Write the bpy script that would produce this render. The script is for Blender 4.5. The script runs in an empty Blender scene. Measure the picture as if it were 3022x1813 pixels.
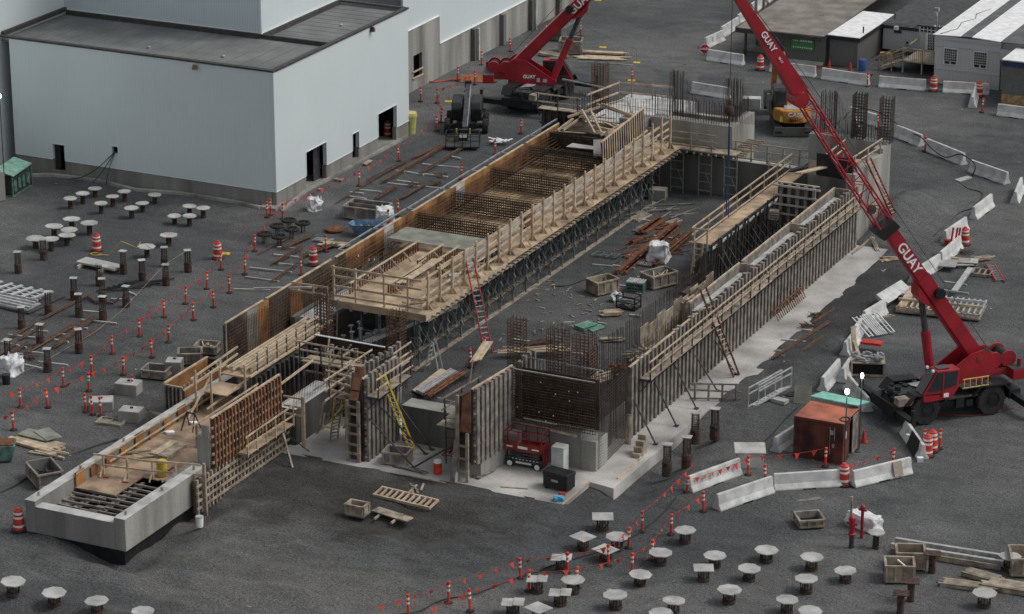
import bpy, bmesh, math, random
from mathutils import Vector, Matrix, noise
S = bpy.context.scene
C = S.collection
R = math.radians
rnd = random.Random(7)

# ---------------------------------------------------------------- camera, sky, sun, exposure
PITCH, YAW, HGT, FPX = R(19.6), R(25.6), 60.0, 8880.0
cd = bpy.data.cameras.new('camera'); cam = bpy.data.objects.new('camera', cd); C.objects.link(cam)
cam.location = (0, 0, HGT); cam.rotation_euler = (R(90) - PITCH, 0, YAW)
cd.sensor_width = 36; cd.lens = 36 * FPX / 3022; cd.clip_start = 1; cd.clip_end = 2000
S.camera = cam
SUN_EL, SUN_AZ = 52, 24          # azimuth measured from +X towards +Y
w = bpy.data.worlds.new('World'); S.world = w; w.use_nodes = True
nt = w.node_tree; bg = nt.nodes['Background']
sky = nt.nodes.new('ShaderNodeTexSky'); sky.sky_type = 'NISHITA'; sky.sun_disc = False
sky.sun_elevation = R(SUN_EL); sky.sun_rotation = R(90 - SUN_AZ); sky.dust_density = 4.0; sky.air_density = 1.0
hsv = nt.nodes.new('ShaderNodeHueSaturation'); hsv.inputs['Saturation'].default_value = 0.22
nt.links.new(sky.outputs[0], hsv.inputs['Color']); nt.links.new(hsv.outputs[0], bg.inputs[0])
bg.inputs[1].default_value = 0.125
sl = bpy.data.lights.new('sun', 'SUN'); so = bpy.data.objects.new('sun', sl); C.objects.link(so)
sl.energy = 0.95; sl.angle = R(18); sl.color = (1.0, 0.95, 0.88)
sd = Vector((math.cos(R(SUN_EL)) * math.cos(R(SUN_AZ)), math.cos(R(SUN_EL)) * math.sin(R(SUN_AZ)), math.sin(R(SUN_EL))))
so.rotation_euler = sd.to_track_quat('Z', 'Y').to_euler()
S.view_settings.view_transform = 'Standard'; S.view_settings.look = 'None'
S.view_settings.exposure = -0.1; S.view_settings.gamma = 1

# ---------------------------------------------------------------- measuring: a point of the photo to a point of the ground (or a height)
Fv = Vector((-math.sin(YAW) * math.cos(PITCH), math.cos(YAW) * math.cos(PITCH), -math.sin(PITCH)))
Rv = Vector((math.cos(YAW), math.sin(YAW), 0)); Uv = Rv.cross(Fv)
TILE = {'a': (0, 0), 'b': (1000, 0), 'c': (2022, 0), 'd': (0, 600), 'e': (1000, 600), 'f': (2022, 600), 'g': (0, 1213), 'h': (1000, 1213), 'i': (2022, 1213)}
def px(t, c, d):
    o = TILE[t]; return o[0] + c / 2.473, o[1] + d / 2.473
def ray(x, y): return Fv + Rv * ((x - 1511) / FPX) - Uv * ((y - 906.5) / FPX)
def at(t, c, d, z=0.0):
    v = ray(*px(t, c, d)); k = (z - HGT) / v.z
    return Vector((v.x * k, v.y * k, z))
def proj(p):
    v = Vector(p) - Vector((0, 0, HGT)); k = v.dot(Fv)
    return 1511 + FPX * v.dot(Rv) / k, 906.5 - FPX * v.dot(Uv) / k

# ---------------------------------------------------------------- mesh building
class MB:
    def __init__(s): s.v = []; s.f = []
    def add(s, vs, fs):
        n = len(s.v); s.v += [tuple(a) for a in vs]; s.f += [tuple(i + n for i in f) for f in fs]; return s
    def box(s, x0, x1, y0, y1, z0, z1):
        return s.add([(x0, y0, z0), (x1, y0, z0), (x1, y1, z0), (x0, y1, z0), (x0, y0, z1), (x1, y0, z1), (x1, y1, z1), (x0, y1, z1)],
                     [(3, 2, 1, 0), (4, 5, 6, 7), (0, 1, 5, 4), (1, 2, 6, 5), (2, 3, 7, 6), (3, 0, 4, 7)])
    def cbox(s, c, sz, rz=0.0):
        ca, sa = math.cos(rz), math.sin(rz); vs = []
        for dz in (-.5, .5):
            for dx, dy in ((-.5, -.5), (.5, -.5), (.5, .5), (-.5, .5)):
                X, Y = dx * sz[0], dy * sz[1]
                vs.append((c[0] + X * ca - Y * sa, c[1] + X * sa + Y * ca, c[2] + dz * sz[2]))
        return s.add(vs, [(3, 2, 1, 0), (4, 5, 6, 7), (0, 1, 5, 4), (1, 2, 6, 5), (2, 3, 7, 6), (3, 0, 4, 7)])
    def bar(s, p, q, w, h=None, up=(0, 0, 1)):
        p, q = Vector(p), Vector(q); h = w if h is None else h
        d = (q - p)
        if d.length < 1e-6: return s
        d.normalize(); u = Vector(up)
        if abs(d.dot(u)) > .98: u = Vector((0, 1, 0))
        a = d.cross(u).normalized(); b = a.cross(d).normalized()
        vs = [e + a * (i * w / 2) + b * (j * h / 2) for e in (p, q) for i, j in ((-1, -1), (1, -1), (1, 1), (-1, 1))]
        return s.add(vs, [(0, 1, 2, 3), (7, 6, 5, 4), (0, 4, 5, 1), (1, 5, 6, 2), (2, 6, 7, 3), (3, 7, 4, 0)])
    def tube(s, p, q, r, n=6, r2=None, cap=True):
        p, q = Vector(p), Vector(q); r2 = r if r2 is None else r2
        d = (q - p)
        if d.length < 1e-6: return s
        d.normalize(); u = Vector((0, 0, 1)) if abs(d.z) < .95 else Vector((0, 1, 0))
        a = d.cross(u).normalized(); b = a.cross(d)
        vs = [e + (a * math.cos(2 * math.pi * k / n) + b * math.sin(2 * math.pi * k / n)) * rr for e, rr in ((p, r), (q, r2)) for k in range(n)]
        fs = [(k, (k + 1) % n, n + (k + 1) % n, n + k) for k in range(n)]
        if cap: fs += [tuple(range(n))[::-1], tuple(range(n, 2 * n))]
        return s.add(vs, fs)
    def path(s, pts, r, n=5):
        pts = [Vector(p) for p in pts]; rings = []
        for i, p in enumerate(pts):
            d = (pts[min(i + 1, len(pts) - 1)] - pts[max(i - 1, 0)]).normalized()
            u = Vector((0, 0, 1)) if abs(d.z) < .95 else Vector((0, 1, 0))
            a = d.cross(u).normalized(); b = a.cross(d)
            rings += [p + (a * math.cos(2 * math.pi * k / n) + b * math.sin(2 * math.pi * k / n)) * r for k in range(n)]
        fs = [(i * n + k, i * n + (k + 1) % n, (i + 1) * n + (k + 1) % n, (i + 1) * n + k) for i in range(len(pts) - 1) for k in range(n)]
        fs += [tuple(range(n))[::-1], tuple(range((len(pts) - 1) * n, len(pts) * n))]
        return s.add(rings, fs)
    def prism(s, poly, z0, z1):
        n = len(poly)
        return s.add([(x, y, z0) for x, y in poly] + [(x, y, z1) for x, y in poly],
                     [tuple(range(n))[::-1], tuple(range(n, 2 * n))] + [(i, (i + 1) % n, n + (i + 1) % n, n + i) for i in range(n)])
    def extr(s, poly, vec):
        n = len(poly); vec = Vector(vec); P = [Vector(p) for p in poly]
        return s.add(P + [p + vec for p in P],
                     [tuple(range(n))[::-1], tuple(range(n, 2 * n))] + [(i, (i + 1) % n, n + (i + 1) % n, n + i) for i in range(n)])
    def lathe(s, prof, c=(0, 0, 0), n=14):
        vs = [(c[0] + r * math.cos(2 * math.pi * k / n), c[1] + r * math.sin(2 * math.pi * k / n), c[2] + z) for r, z in prof for k in range(n)]
        m = len(prof)
        fs = [(i * n + k, i * n + (k + 1) % n, (i + 1) * n + (k + 1) % n, (i + 1) * n + k) for i in range(m - 1) for k in range(n)]
        fs += [tuple(range(n))[::-1], tuple(range((m - 1) * n, m * n))]
        return s.add(vs, fs)
    def mesh(s, name, m, off=(0, 0, 0), smooth=False):
        me = bpy.data.meshes.new(name)
        me.from_pydata([(x - off[0], y - off[1], z - off[2]) for x, y, z in s.v], [], s.f)
        bm = bmesh.new(); bm.from_mesh(me); bmesh.ops.recalc_face_normals(bm, faces=bm.faces); bm.to_mesh(me); bm.free()
        if smooth:
            for p in me.polygons: p.use_smooth = True
            try: me.set_sharp_from_angle(angle=R(40))
            except Exception: pass
        me.materials.append(m); return me
    def build(s, name, m, parent=None, w=True, smooth=False, bevel=0):
        # w: the shape is in world coordinates, its parent stands unrotated at parent.location
        off = (0, 0, 0)
        if parent is not None and w:
            off = Vector(parent.location)
            if parent.parent: off = off + Vector(parent.parent.location)
        o = bpy.data.objects.new(name, s.mesh(name, m, off, smooth)); C.objects.link(o)
        if parent is not None: o.parent = parent
        if bevel:
            b = o.modifiers.new('bevel', 'BEVEL'); b.width = bevel; b.segments = 2; b.limit_method = 'ANGLE'
        return o
def tag(o, label=None, cat=None, group=None, kind=None):
    if label: o['label'] = label
    if cat: o['category'] = cat
    if group: o['group'] = group
    if kind: o['kind'] = kind
    return o
def thing(name, label, cat, loc=(0, 0, 0), rz=0.0, group=None):
    o = bpy.data.objects.new(name, None); C.objects.link(o); o.empty_display_size = .2
    o.location = loc; o.rotation_euler = (0, 0, rz)
    return tag(o, label, cat, group)
KIDS = {}
def kids(o):
    return [c for c in bpy.data.objects if c.parent == o]
def dup(root, loc, rz=0.0, label=None, group=None, scale=None):
    if root.name not in KIDS: KIDS[root.name] = [(c, kids(c)) for c in kids(root)]
    r = root.copy(); C.objects.link(r); r.location = loc; r.rotation_euler = (0, 0, rz)
    if label: r['label'] = label
    if group: r['group'] = group
    if scale: r.scale = scale
    for c, gs in KIDS[root.name]:
        k = c.copy(); C.objects.link(k); k.parent = r
        for g in gs:
            q = g.copy(); C.objects.link(q); q.parent = k
    return r
ORD = ['first', 'second', 'third', 'fourth', 'fifth', 'sixth', 'seventh', 'eighth', 'ninth', 'tenth', 'eleventh', 'twelfth', 'thirteenth', 'fourteenth', 'fifteenth', 'sixteenth', 'seventeenth', 'eighteenth']
def ordl(i, n, side='left'):
    other = {'left': 'right', 'front': 'back', 'near end': 'far end'}[side]
    if n == 1: return 'only one'
    if i == 0: return side + 'most' if side == 'left' else 'nearest'
    if i == n - 1: return other + 'most' if side == 'left' else 'farthest'
    return ORD[i] + ' from the ' + side

# ---------------------------------------------------------------- materials
def mat(name, col, rough=.8, var=.25, scale=3.0, bump=0.0, metal=0.0, island=0.0, fine=0.0, emit=None, col2=None, streak=False, spec=.4):
    m = bpy.data.materials.new(name); m.use_nodes = True; n = m.node_tree.nodes; l = m.node_tree.links
    b = n['Principled BSDF']; b.inputs['Roughness'].default_value = rough; b.inputs['Metallic'].default_value = metal
    b.inputs['Specular IOR Level'].default_value = spec
    if emit:
        b.inputs['Emission Color'].default_value = (*emit[:3], 1); b.inputs['Emission Strength'].default_value = emit[3]
    g = n.new('ShaderNodeNewGeometry'); pos = g.outputs['Position']
    if streak:
        mp = n.new('ShaderNodeMapping'); mp.inputs['Scale'].default_value = (1, 1, .12); l.new(pos, mp.inputs[0]); pos = mp.outputs[0]
    t = n.new('ShaderNodeTexNoise'); t.inputs['Scale'].default_value = scale; t.inputs['Detail'].default_value = 6; l.new(pos, t.inputs['Vector'])
    c2 = col2 or tuple(max(0, c * (1 - 1.6 * var)) for c in col); c1 = tuple(min(1, c * (1 + .9 * var)) for c in col) if not col2 else col
    mr = n.new('ShaderNodeMapRange'); mr.inputs[1].default_value = .33; mr.inputs[2].default_value = .67; l.new(t.outputs[0], mr.inputs[0])
    mx = n.new('ShaderNodeMix'); mx.data_type = 'RGBA'; l.new(mr.outputs[0], mx.inputs[0])
    mx.inputs[6].default_value = (*c2, 1); mx.inputs[7].default_value = (*c1, 1); out = mx.outputs[2]
    if fine:
        t2 = n.new('ShaderNodeTexNoise'); t2.inputs['Scale'].default_value = 14; t2.inputs['Detail'].default_value = 3; l.new(g.outputs['Position'], t2.inputs['Vector'])
        h = n.new('ShaderNodeHueSaturation'); mm = n.new('ShaderNodeMapRange'); l.new(t2.outputs[0], mm.inputs[0])
        mm.inputs[1].default_value = .3; mm.inputs[2].default_value = .7; mm.inputs[3].default_value = 1 - fine; mm.inputs[4].default_value = 1 + fine
        l.new(out, h.inputs['Color']); l.new(mm.outputs[0], h.inputs['Value']); out = h.outputs[0]
    if island:
        h = n.new('ShaderNodeHueSaturation'); mm = n.new('ShaderNodeMapRange'); l.new(g.outputs['Random Per Island'], mm.inputs[0])
        mm.inputs[3].default_value = 1 - island; mm.inputs[4].default_value = 1 + island
        l.new(out, h.inputs['Color']); l.new(mm.outputs[0], h.inputs['Value']); out = h.outputs[0]
    l.new(out, b.inputs['Base Color'])
    if bump:
        bp = n.new('ShaderNodeBump'); bp.inputs['Strength'].default_value = bump; bp.inputs['Distance'].default_value = .05
        t3 = n.new('ShaderNodeTexNoise'); t3.inputs['Scale'].default_value = scale * 5; t3.inputs['Detail'].default_value = 4; l.new(g.outputs['Position'], t3.inputs['Vector'])
        l.new(t3.outputs[0], bp.inputs['Height']); l.new(bp.outputs[0], b.inputs['Normal'])
    return m
def panel_mat(name, col, axis, pitch, groove=.86, rough=.45, big=0):
    # ribbed metal cladding: fine vertical ribs across one horizontal axis and weak panel joints
    m = bpy.data.materials.new(name); m.use_nodes = True; n = m.node_tree.nodes; l = m.node_tree.links
    b = n['Principled BSDF']; b.inputs['Roughness'].default_value = rough
    g = n.new('ShaderNodeNewGeometry'); sp = n.new('ShaderNodeSeparateXYZ'); l.new(g.outputs['Position'], sp.inputs[0])
    def band(p, wd):
        d = n.new('ShaderNodeMath'); d.operation = 'DIVIDE'; l.new(sp.outputs[axis], d.inputs[0]); d.inputs[1].default_value = p
        f = n.new('ShaderNodeMath'); f.operation = 'FRACT'; l.new(d.outputs[0], f.inputs[0])
        k = n.new('ShaderNodeMath'); k.operation = 'LESS_THAN'; l.new(f.outputs[0], k.inputs[0]); k.inputs[1].default_value = wd
        return k.outputs[0]
    t = n.new('ShaderNodeTexNoise'); t.inputs['Scale'].default_value = .25; t.inputs['Detail'].default_value = 4; l.new(g.outputs['Position'], t.inputs['Vector'])
    mm = n.new('ShaderNodeMapRange'); l.new(t.outputs[0], mm.inputs[0]); mm.inputs[3].default_value = .93; mm.inputs[4].default_value = 1.05
    v = mm.outputs[0]
    for p, wd, k in ((pitch, .18, groove), (big or pitch * 5, .03 if not big else .02, .93)):
        s = n.new('ShaderNodeMapRange'); l.new(band(p, wd), s.inputs[0]); s.inputs[3].default_value = 1; s.inputs[4].default_value = k
        q = n.new('ShaderNodeMath'); q.operation = 'MULTIPLY'; l.new(v, q.inputs[0]); l.new(s.outputs[0], q.inputs[1]); v = q.outputs[0]
    h = n.new('ShaderNodeHueSaturation'); h.inputs['Color'].default_value = (*col, 1); l.new(v, h.inputs['Value']); l.new(h.outputs[0], b.inputs['Base Color'])
    return m
def ground_mat():
    m = bpy.data.materials.new('gravel'); m.use_nodes = True; n = m.node_tree.nodes; l = m.node_tree.links
    b = n['Principled BSDF']; b.inputs['Roughness'].default_value = .95; b.inputs['Specular IOR Level'].default_value = .15
    g = n.new('ShaderNodeNewGeometry')
    def nz(s, det, dist=0, stretch=None):
        t = n.new('ShaderNodeTexNoise'); t.inputs['Scale'].default_value = s; t.inputs['Detail'].default_value = det; t.inputs['Distortion'].default_value = dist
        src = g.outputs['Position']
        if stretch:
            mp = n.new('ShaderNodeMapping'); mp.inputs['Rotation'].default_value = (0, 0, stretch[0]); mp.inputs['Scale'].default_value = (stretch[1], 1, 1); l.new(src, mp.inputs[0]); src = mp.outputs[0]
        l.new(src, t.inputs['Vector']); return t.outputs[0]
    def rng(x, a, b_, c, d):
        r = n.new('ShaderNodeMapRange'); l.new(x, r.inputs[0]); r.inputs[1].default_value = a; r.inputs[2].default_value = b_; r.inputs[3].default_value = c; r.inputs[4].default_value = d; return r.outputs[0]
    def mul(a, c):
        q = n.new('ShaderNodeMath'); q.operation = 'MULTIPLY'; l.new(a, q.inputs[0]); l.new(c, q.inputs[1]); return q.outputs[0]
    worn = rng(nz(.055, 5, .6), .42, .62, 0, 1)
    mx = n.new('ShaderNodeMix'); mx.data_type = 'RGBA'; l.new(worn, mx.inputs[0])
    mx.inputs[6].default_value = (.083, .087, .090, 1); mx.inputs[7].default_value = (.142, .145, .144, 1)
    v = rng(nz(.5, 6, .5), .3, .7, .87, 1.12)
    v = mul(v, rng(nz(1.1, 5, 1.2, (R(30), .18)), .3, .7, .89, 1.12))
    v = mul(v, rng(nz(9, 3), .3, .7, .68, 1.36))
    v = mul(v, rng(nz(22, 2), .35, .7, .60, 1.5))
    for (cx_, cy_), sc, seed in (((-67, 133), 2.6, 0), ((-84, 214), 2.2, 40), ((-36, 172), 2.8, 80)):
        mp = n.new('ShaderNodeMapping'); mp.vector_type = 'POINT'; mp.inputs['Location'].default_value = (-cx_, -cy_, 0); l.new(g.outputs['Position'], mp.inputs[0])
        wv = n.new('ShaderNodeTexWave'); wv.wave_type = 'RINGS'; wv.rings_direction = 'Z'; wv.inputs['Scale'].default_value = sc * .1; wv.inputs['Distortion'].default_value = 5; wv.inputs['Detail'].default_value = 4; wv.inputs['Detail Scale'].default_value = .6; l.new(mp.outputs[0], wv.inputs['Vector'])
        mk = rng(nz(.07 + .01 * seed / 40, 3, .4), .45, .62, 0, 1)
        wr = rng(wv.outputs[0], 0, 1, -.05, .05); o_ = n.new('ShaderNodeMath'); o_.operation = 'MULTIPLY_ADD'; l.new(wr, o_.inputs[0]); l.new(mk, o_.inputs[1]); o_.inputs[2].default_value = 1; v = mul(v, o_.outputs[0])
    col = mx.outputs[2]
    for (cx_, cy_), (ra, rb), rot, tint, k in (((-67.5, 122.2), (8.5, 3.8), -3, (.050, .047, .043, 1), .8), ((-70, 126), (15.5, 15.5), 0, (.060, .058, .054, 1), .35), ((-62, 111), (13, 4.5), 8, (.155, .152, .143, 1), .6), ((-68, 202), (12, 5), -10, (.150, .152, .150, 1), .5), ((-50, 181), (6, 9), 0, (.145, .147, .145, 1), .5), ((-54.5, 160), (1.6, 13), 0, (.050, .050, .050, 1), .7), ((-86, 212), (5, 12), 0, (.150, .150, .146, 1), .5)):
        mp = n.new('ShaderNodeMapping'); mp.vector_type = 'TEXTURE'; mp.inputs['Location'].default_value = (cx_, cy_, 0); mp.inputs['Rotation'].default_value = (0, 0, R(rot)); mp.inputs['Scale'].default_value = (ra, rb, 1000); l.new(g.outputs['Position'], mp.inputs[0])
        ln = n.new('ShaderNodeVectorMath'); ln.operation = 'LENGTH'; l.new(mp.outputs[0], ln.inputs[0])
        ed = rng(nz(.45, 5, .8), .25, .75, -.45, .45); su = n.new('ShaderNodeMath'); su.operation = 'ADD'; l.new(ln.outputs['Value'], su.inputs[0]); l.new(ed, su.inputs[1])
        fm = rng(su.outputs[0], .65, 1.1, k, 0); q = n.new('ShaderNodeMix'); q.data_type = 'RGBA'; l.new(fm, q.inputs[0]); l.new(col, q.inputs[6]); q.inputs[7].default_value = tint; col = q.outputs[2]
    h = n.new('ShaderNodeHueSaturation'); l.new(col, h.inputs['Color']); l.new(v, h.inputs['Value']); l.new(h.outputs[0], b.inputs['Base Color'])
    bp = n.new('ShaderNodeBump'); bp.inputs['Strength'].default_value = .8; bp.inputs['Distance'].default_value = .06
    ad = n.new('ShaderNodeMath'); ad.operation = 'ADD'; l.new(nz(6, 5), ad.inputs[0]); l.new(nz(24, 3), ad.inputs[1])
    l.new(ad.outputs[0], bp.inputs['Height']); l.new(bp.outputs[0], b.inputs['Normal'])
    return m
M = {}
M['gravel'] = ground_mat()
M['conc'] = mat('cast_concrete', (.305, .305, .28), .85, .26, .7, .25, fine=.12, streak=True)
M['conc_dark'] = mat('weathered_concrete', (.16, .16, .148), .9, .22, .8, .3, fine=.12, streak=True)
M['conc_top'] = mat('trowelled_concrete', (.50, .51, .50), .8, .2, 1.2, .15, fine=.08)
M['plinth'] = mat('plinth_concrete', (.25, .25, .23), .9, .2, .8, .2, fine=.12, streak=True)
M['wet_conc'] = mat('damp_concrete', (.085, .085, .078), .8, .3, .8, .2, fine=.12, streak=True)
M['bluesling'] = mat('dull_blue_sling', (.04, .07, .13), .8, .2)
M['slab'] = mat('slab_concrete', (.47, .46, .44), .85, .28, .35, .15, fine=.14)
M['barrier'] = mat('barrier_concrete', (.60, .61, .60), .8, .16, 1.5, .15, fine=.08, island=.04)
M['clad_x'] = panel_mat('white_cladding_front', (.68, .76, .785), 0, .3, .97, big=1.0)
M['clad_y'] = panel_mat('white_cladding_side', (.66, .735, .75), 1, .3, .97, big=1.0)
M['clad_xf'] = panel_mat('fine_ribbed_cladding', (.60, .68, .71), 0, .2, .88, big=1.0)
M['trim'] = mat('white_trim', (.78, .80, .82), .5, .05)
M['roof'] = mat('roof_membrane', (.175, .185, .185), .9, .16, .5, fine=.08)
M['roof_edge'] = mat('dark_roof_edge', (.06, .058, .055), .7, .2)
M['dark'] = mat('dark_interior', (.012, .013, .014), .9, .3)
M['black'] = mat('black_paint', (.018, .019, .021), .55, .3, 2, fine=.2)
M['rubber'] = mat('tyre_rubber', (.028, .028, .029), .85, .3, 4, .3, fine=.2)
M['steel'] = mat('galvanised_steel', (.42, .44, .45), .45, .2, 3, metal=.6, island=.15)
M['alu'] = mat('bare_aluminium', (.62, .63, .64), .4, .15, 3, metal=.5, island=.12)
M['dsteel'] = mat('dark_steel', (.06, .062, .066), .6, .3, 3, island=.2)
M['green_steel'] = mat('green_steel', (.10, .19, .16), .6, .3, 3, island=.2)
M['shore'] = mat('shoring_steel', (.17, .205, .195), .6, .3, 3, island=.25)
M['rebar'] = mat('rusty_rebar', (.11, .062, .038), .85, .4, 5, island=.35)
M['rebar2'] = mat('dark_rebar', (.062, .046, .036), .85, .4, 5, island=.35)
M['rust'] = mat('orange_rust', (.175, .072, .036), .9, .4, 4, .2, island=.3)
M['rustdark'] = mat('brown_rusted_pipe', (.075, .045, .036), .9, .4, 4, .2, island=.2)
M['lumber'] = mat('fresh_lumber', (.50, .40, .285), .85, .2, 2, island=.22, fine=.08)
M['lumber2'] = mat('weathered_lumber', (.33, .28, .22), .9, .3, 2, island=.3, fine=.12)
M['greywood'] = mat('grey_weathered_timber', (.235, .215, .195), .9, .3, 2, island=.34, fine=.15)
M['plydirty'] = mat('dirty_deck_plywood', (.34, .25, .175), .9, .34, .8, island=.14, fine=.14)
M['ply'] = mat('tan_plywood', (.42, .315, .215), .85, .32, .8, island=.2, fine=.1)
M['plyfloor'] = mat('stained_floor_plywood', (.36, .26, .155), .85, .35, 1.0, island=.25, fine=.12)
M['plyform'] = mat('orange_form_plywood', (.285, .14, .052), .75, .4, .8, island=.3, fine=.1)
M['plydark'] = mat('stained_form_plywood', (.085, .065, .05), .85, .5, .9, island=.3, fine=.15)
M['plyred'] = mat('red_brown_form_studs', (.24, .12, .065), .85, .35, 1.5, island=.3, fine=.12)
M['white'] = mat('white_sheet', (.84, .85, .85), .7, .1, 2)
M['whiteply'] = mat('pale_form_board', (.43, .43, .415), .8, .2, 1.3, island=.14, fine=.06)
M['plygrey'] = mat('grey_green_sheet', (.24, .25, .21), .85, .2, 1.5, island=.1)
M['red'] = mat('crane_red_paint', (.34, .018, .028), .42, .14, 1.0, fine=.1, spec=.5)
M['red2'] = mat('dull_red_paint', (.26, .03, .025), .6, .3, 2, fine=.1)
M['orange'] = mat('safety_orange', (.64, .06, .03), .6, .15, 4)
M['redorange'] = mat('barrel_orange', (.56, .052, .032), .6, .25, 4)
M['reflect'] = mat('white_reflective_band', (.80, .78, .74), .5, .1)
M['glass'] = mat('dark_glass', (.03, .038, .042), .12, .2, 1, spec=.6)
M['case'] = mat('orange_machine_paint', (.50, .24, .05), .5, .25, 2, fine=.1)
M['yellow'] = mat('yellow_paint', (.62, .46, .06), .6, .2)
M['binyellow'] = mat('pale_yellow_plastic', (.55, .52, .18), .6, .15)
M['blue'] = mat('blue_plastic', (.045, .13, .36), .6, .2)
M['bluebin'] = mat('blue_grey_steel', (.14, .24, .37), .6, .3)
M['mint'] = mat('mint_green_board', (.22, .52, .43), .6, .12)
M['contred'] = mat('container_side_paint', (.13, .042, .032), .7, .4, 1, fine=.15)
M['controof'] = mat('container_roof_paint', (.38, .135, .085), .7, .25, 1, fine=.1)
M['bag'] = mat('white_woven_bag', (.72, .73, .74), .8, .12, 3, .4)
M['brownroof'] = mat('tan_gravel_roof', (.235, .215, .19), .95, .22, .7, .2, fine=.18)
M['greywall'] = panel_mat('grey_trailer_siding', (.13, .128, .122), 0, .22, .8)
M['greywall_y'] = panel_mat('grey_trailer_side_siding', (.13, .128, .122), 1, .22, .8)
M['lightwall'] = panel_mat('light_grey_siding', (.53, .55, .55), 0, .3, .93)
M['lightwall_y'] = panel_mat('light_grey_side_siding', (.53, .55, .55), 1, .3, .93)
M['shingle'] = mat('dark_shingle', (.075, .078, .08), .9, .2, 2, fine=.15)
M['navy'] = mat('navy_fascia', (.03, .05, .11), .6, .2)
M['osb'] = mat('osb_board', (.44, .29, .15), .85, .3, 6, fine=.15)
M['green_sign'] = mat('green_sign_panel', (.06, .27, .075), .6, .1)
M['lamp'] = mat('lit_lamp_lens', (1, .97, .9), .5, .0, emit=(1.0, .96, .88, 12))
M['signred'] = mat('stop_sign_red', (.45, .02, .03), .5, .1)
def text(name, body, size, m, parent, loc, rot, ext=.01, w=None):
    cu = bpy.data.curves.new(name, 'FONT'); cu.body = body; cu.size = size; cu.extrude = ext; cu.align_x = 'CENTER'; cu.align_y = 'CENTER'; cu.offset = size * .018
    o = bpy.data.objects.new(name, cu); C.objects.link(o)
    dg = bpy.context.evaluated_depsgraph_get(); me = bpy.data.meshes.new_from_object(o.evaluated_get(dg))
    bpy.data.objects.remove(o); me.materials.clear(); me.materials.append(m)
    o = bpy.data.objects.new(name, me); C.objects.link(o); o.parent = parent
    o.matrix_local = Matrix.Translation(loc) @ rot
    if w: o.scale.x = w
    return o
# ---------------------------------------------------------------- ground
def sstep(a, b, x):
    t = max(0., min(1., (x - a) / (b - a))); return t * t * (3 - 2 * t)
def gz(x, y):
    z = .05 * (noise.fractal(Vector((x * .35, y * .35, 0)), .8, 2, 4))
    amp = sstep(128, 122, y) * sstep(-84, -78, x) * sstep(-54, -60, x)
    z += amp * (.32 * noise.fractal(Vector((x * .28, y * .45, 7)), .9, 2, 5) - .05)
    amp2 = sstep(-58, -50, x) * sstep(150, 130, y) * sstep(100, 112, y)
    z += amp2 * .07 * noise.fractal(Vector((x * .5, y * .5, 17)), .9, 2, 4)
    # trench along the slab edge, kept clear of the slab
    dx = x + 55.6
    z -= .8 * math.exp(-(dx / 1.3) ** 2) * sstep(127.8, 129.6, y) * sstep(142, 137, y)
    # hollow under the corner of the concrete block
    d = max(0, max(-80.3 - x, x + 74.0)); e = max(0, max(111.5 - y, y - 118.5))
    k = math.exp(-((d * d + e * e) / 1.1)) * sstep(-79.0, -75.5, x)
    z -= .62 * k
    # heap of gravel against the far right wall
    z += 1.5 * math.exp(-((x + 57.6) / 1.8) ** 2 - ((y - 178.5) / 4.5) ** 2) * (1 if x > -58.5 else 0)
    # gravel spread over the footing edge on the right
    z += .22 * math.exp(-((x + 54.3 - .35 * math.sin(y * .9) - .25 * math.sin(y * 2.3)) / 1.0) ** 2) * sstep(140, 145, y) * sstep(176, 172, y)
    # gravel banked against the front edge of the slab
    z += .10 * math.exp(-((y - 125.0) / .9) ** 2) * sstep(-75, -73, x) * sstep(-57, -59, x)
    if -74.2 < x < -56.0 and 126.6 < y < 134.5: z = min(z, -.25)
    if -60.5 < x < -56.3 and 130 < y < 172: z = min(z, -.25)
    return z
def build_ground():
    xs = [-400, -300, -220, -180, -150, -135] + [-125 + .5 * i for i in range(int(95 / .5) + 1)] + [-20, 0, 40, 120]
    ys = [20, 70, 90] + [102 + .5 * i for i in range(int(128 / .5) + 1)] + [240, 260, 300, 400, 600]
    nx, ny = len(xs), len(ys)
    vs = [(x, y, gz(x, y) if (-126 < x < -28 and 101 < y < 231) else 0) for y in ys for x in xs]
    fs = [(j * nx + i, j * nx + i + 1, (j + 1) * nx + i + 1, (j + 1) * nx + i) for j in range(ny - 1) for i in range(nx - 1)]
    me = bpy.data.meshes.new('ground'); me.from_pydata(vs, [], fs); me.materials.append(M['gravel'])
    for p in me.polygons: p.use_smooth = True
    o = bpy.data.objects.new('ground', me); C.objects.link(o); tag(o, 'dark grey crushed stone yard of the building site', 'ground', kind='structure')
build_ground()
m = MB()
m.prism([(-74.0, 126.25), (-57.75, 126.35), (-57.7, 129.6), (-56.25, 129.35), (-56.1, 140), (-55.6, 146), (-55.2, 158), (-54.9, 165), (-55.4, 172.5), (-60.6, 172.5), (-60.6, 134), (-74.0, 134)], -1.2, .02)
tag(m.build('concrete_slab', M['slab']), 'pale concrete footing slab around the front and right of the pit', 'slab', kind='structure')

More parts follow.
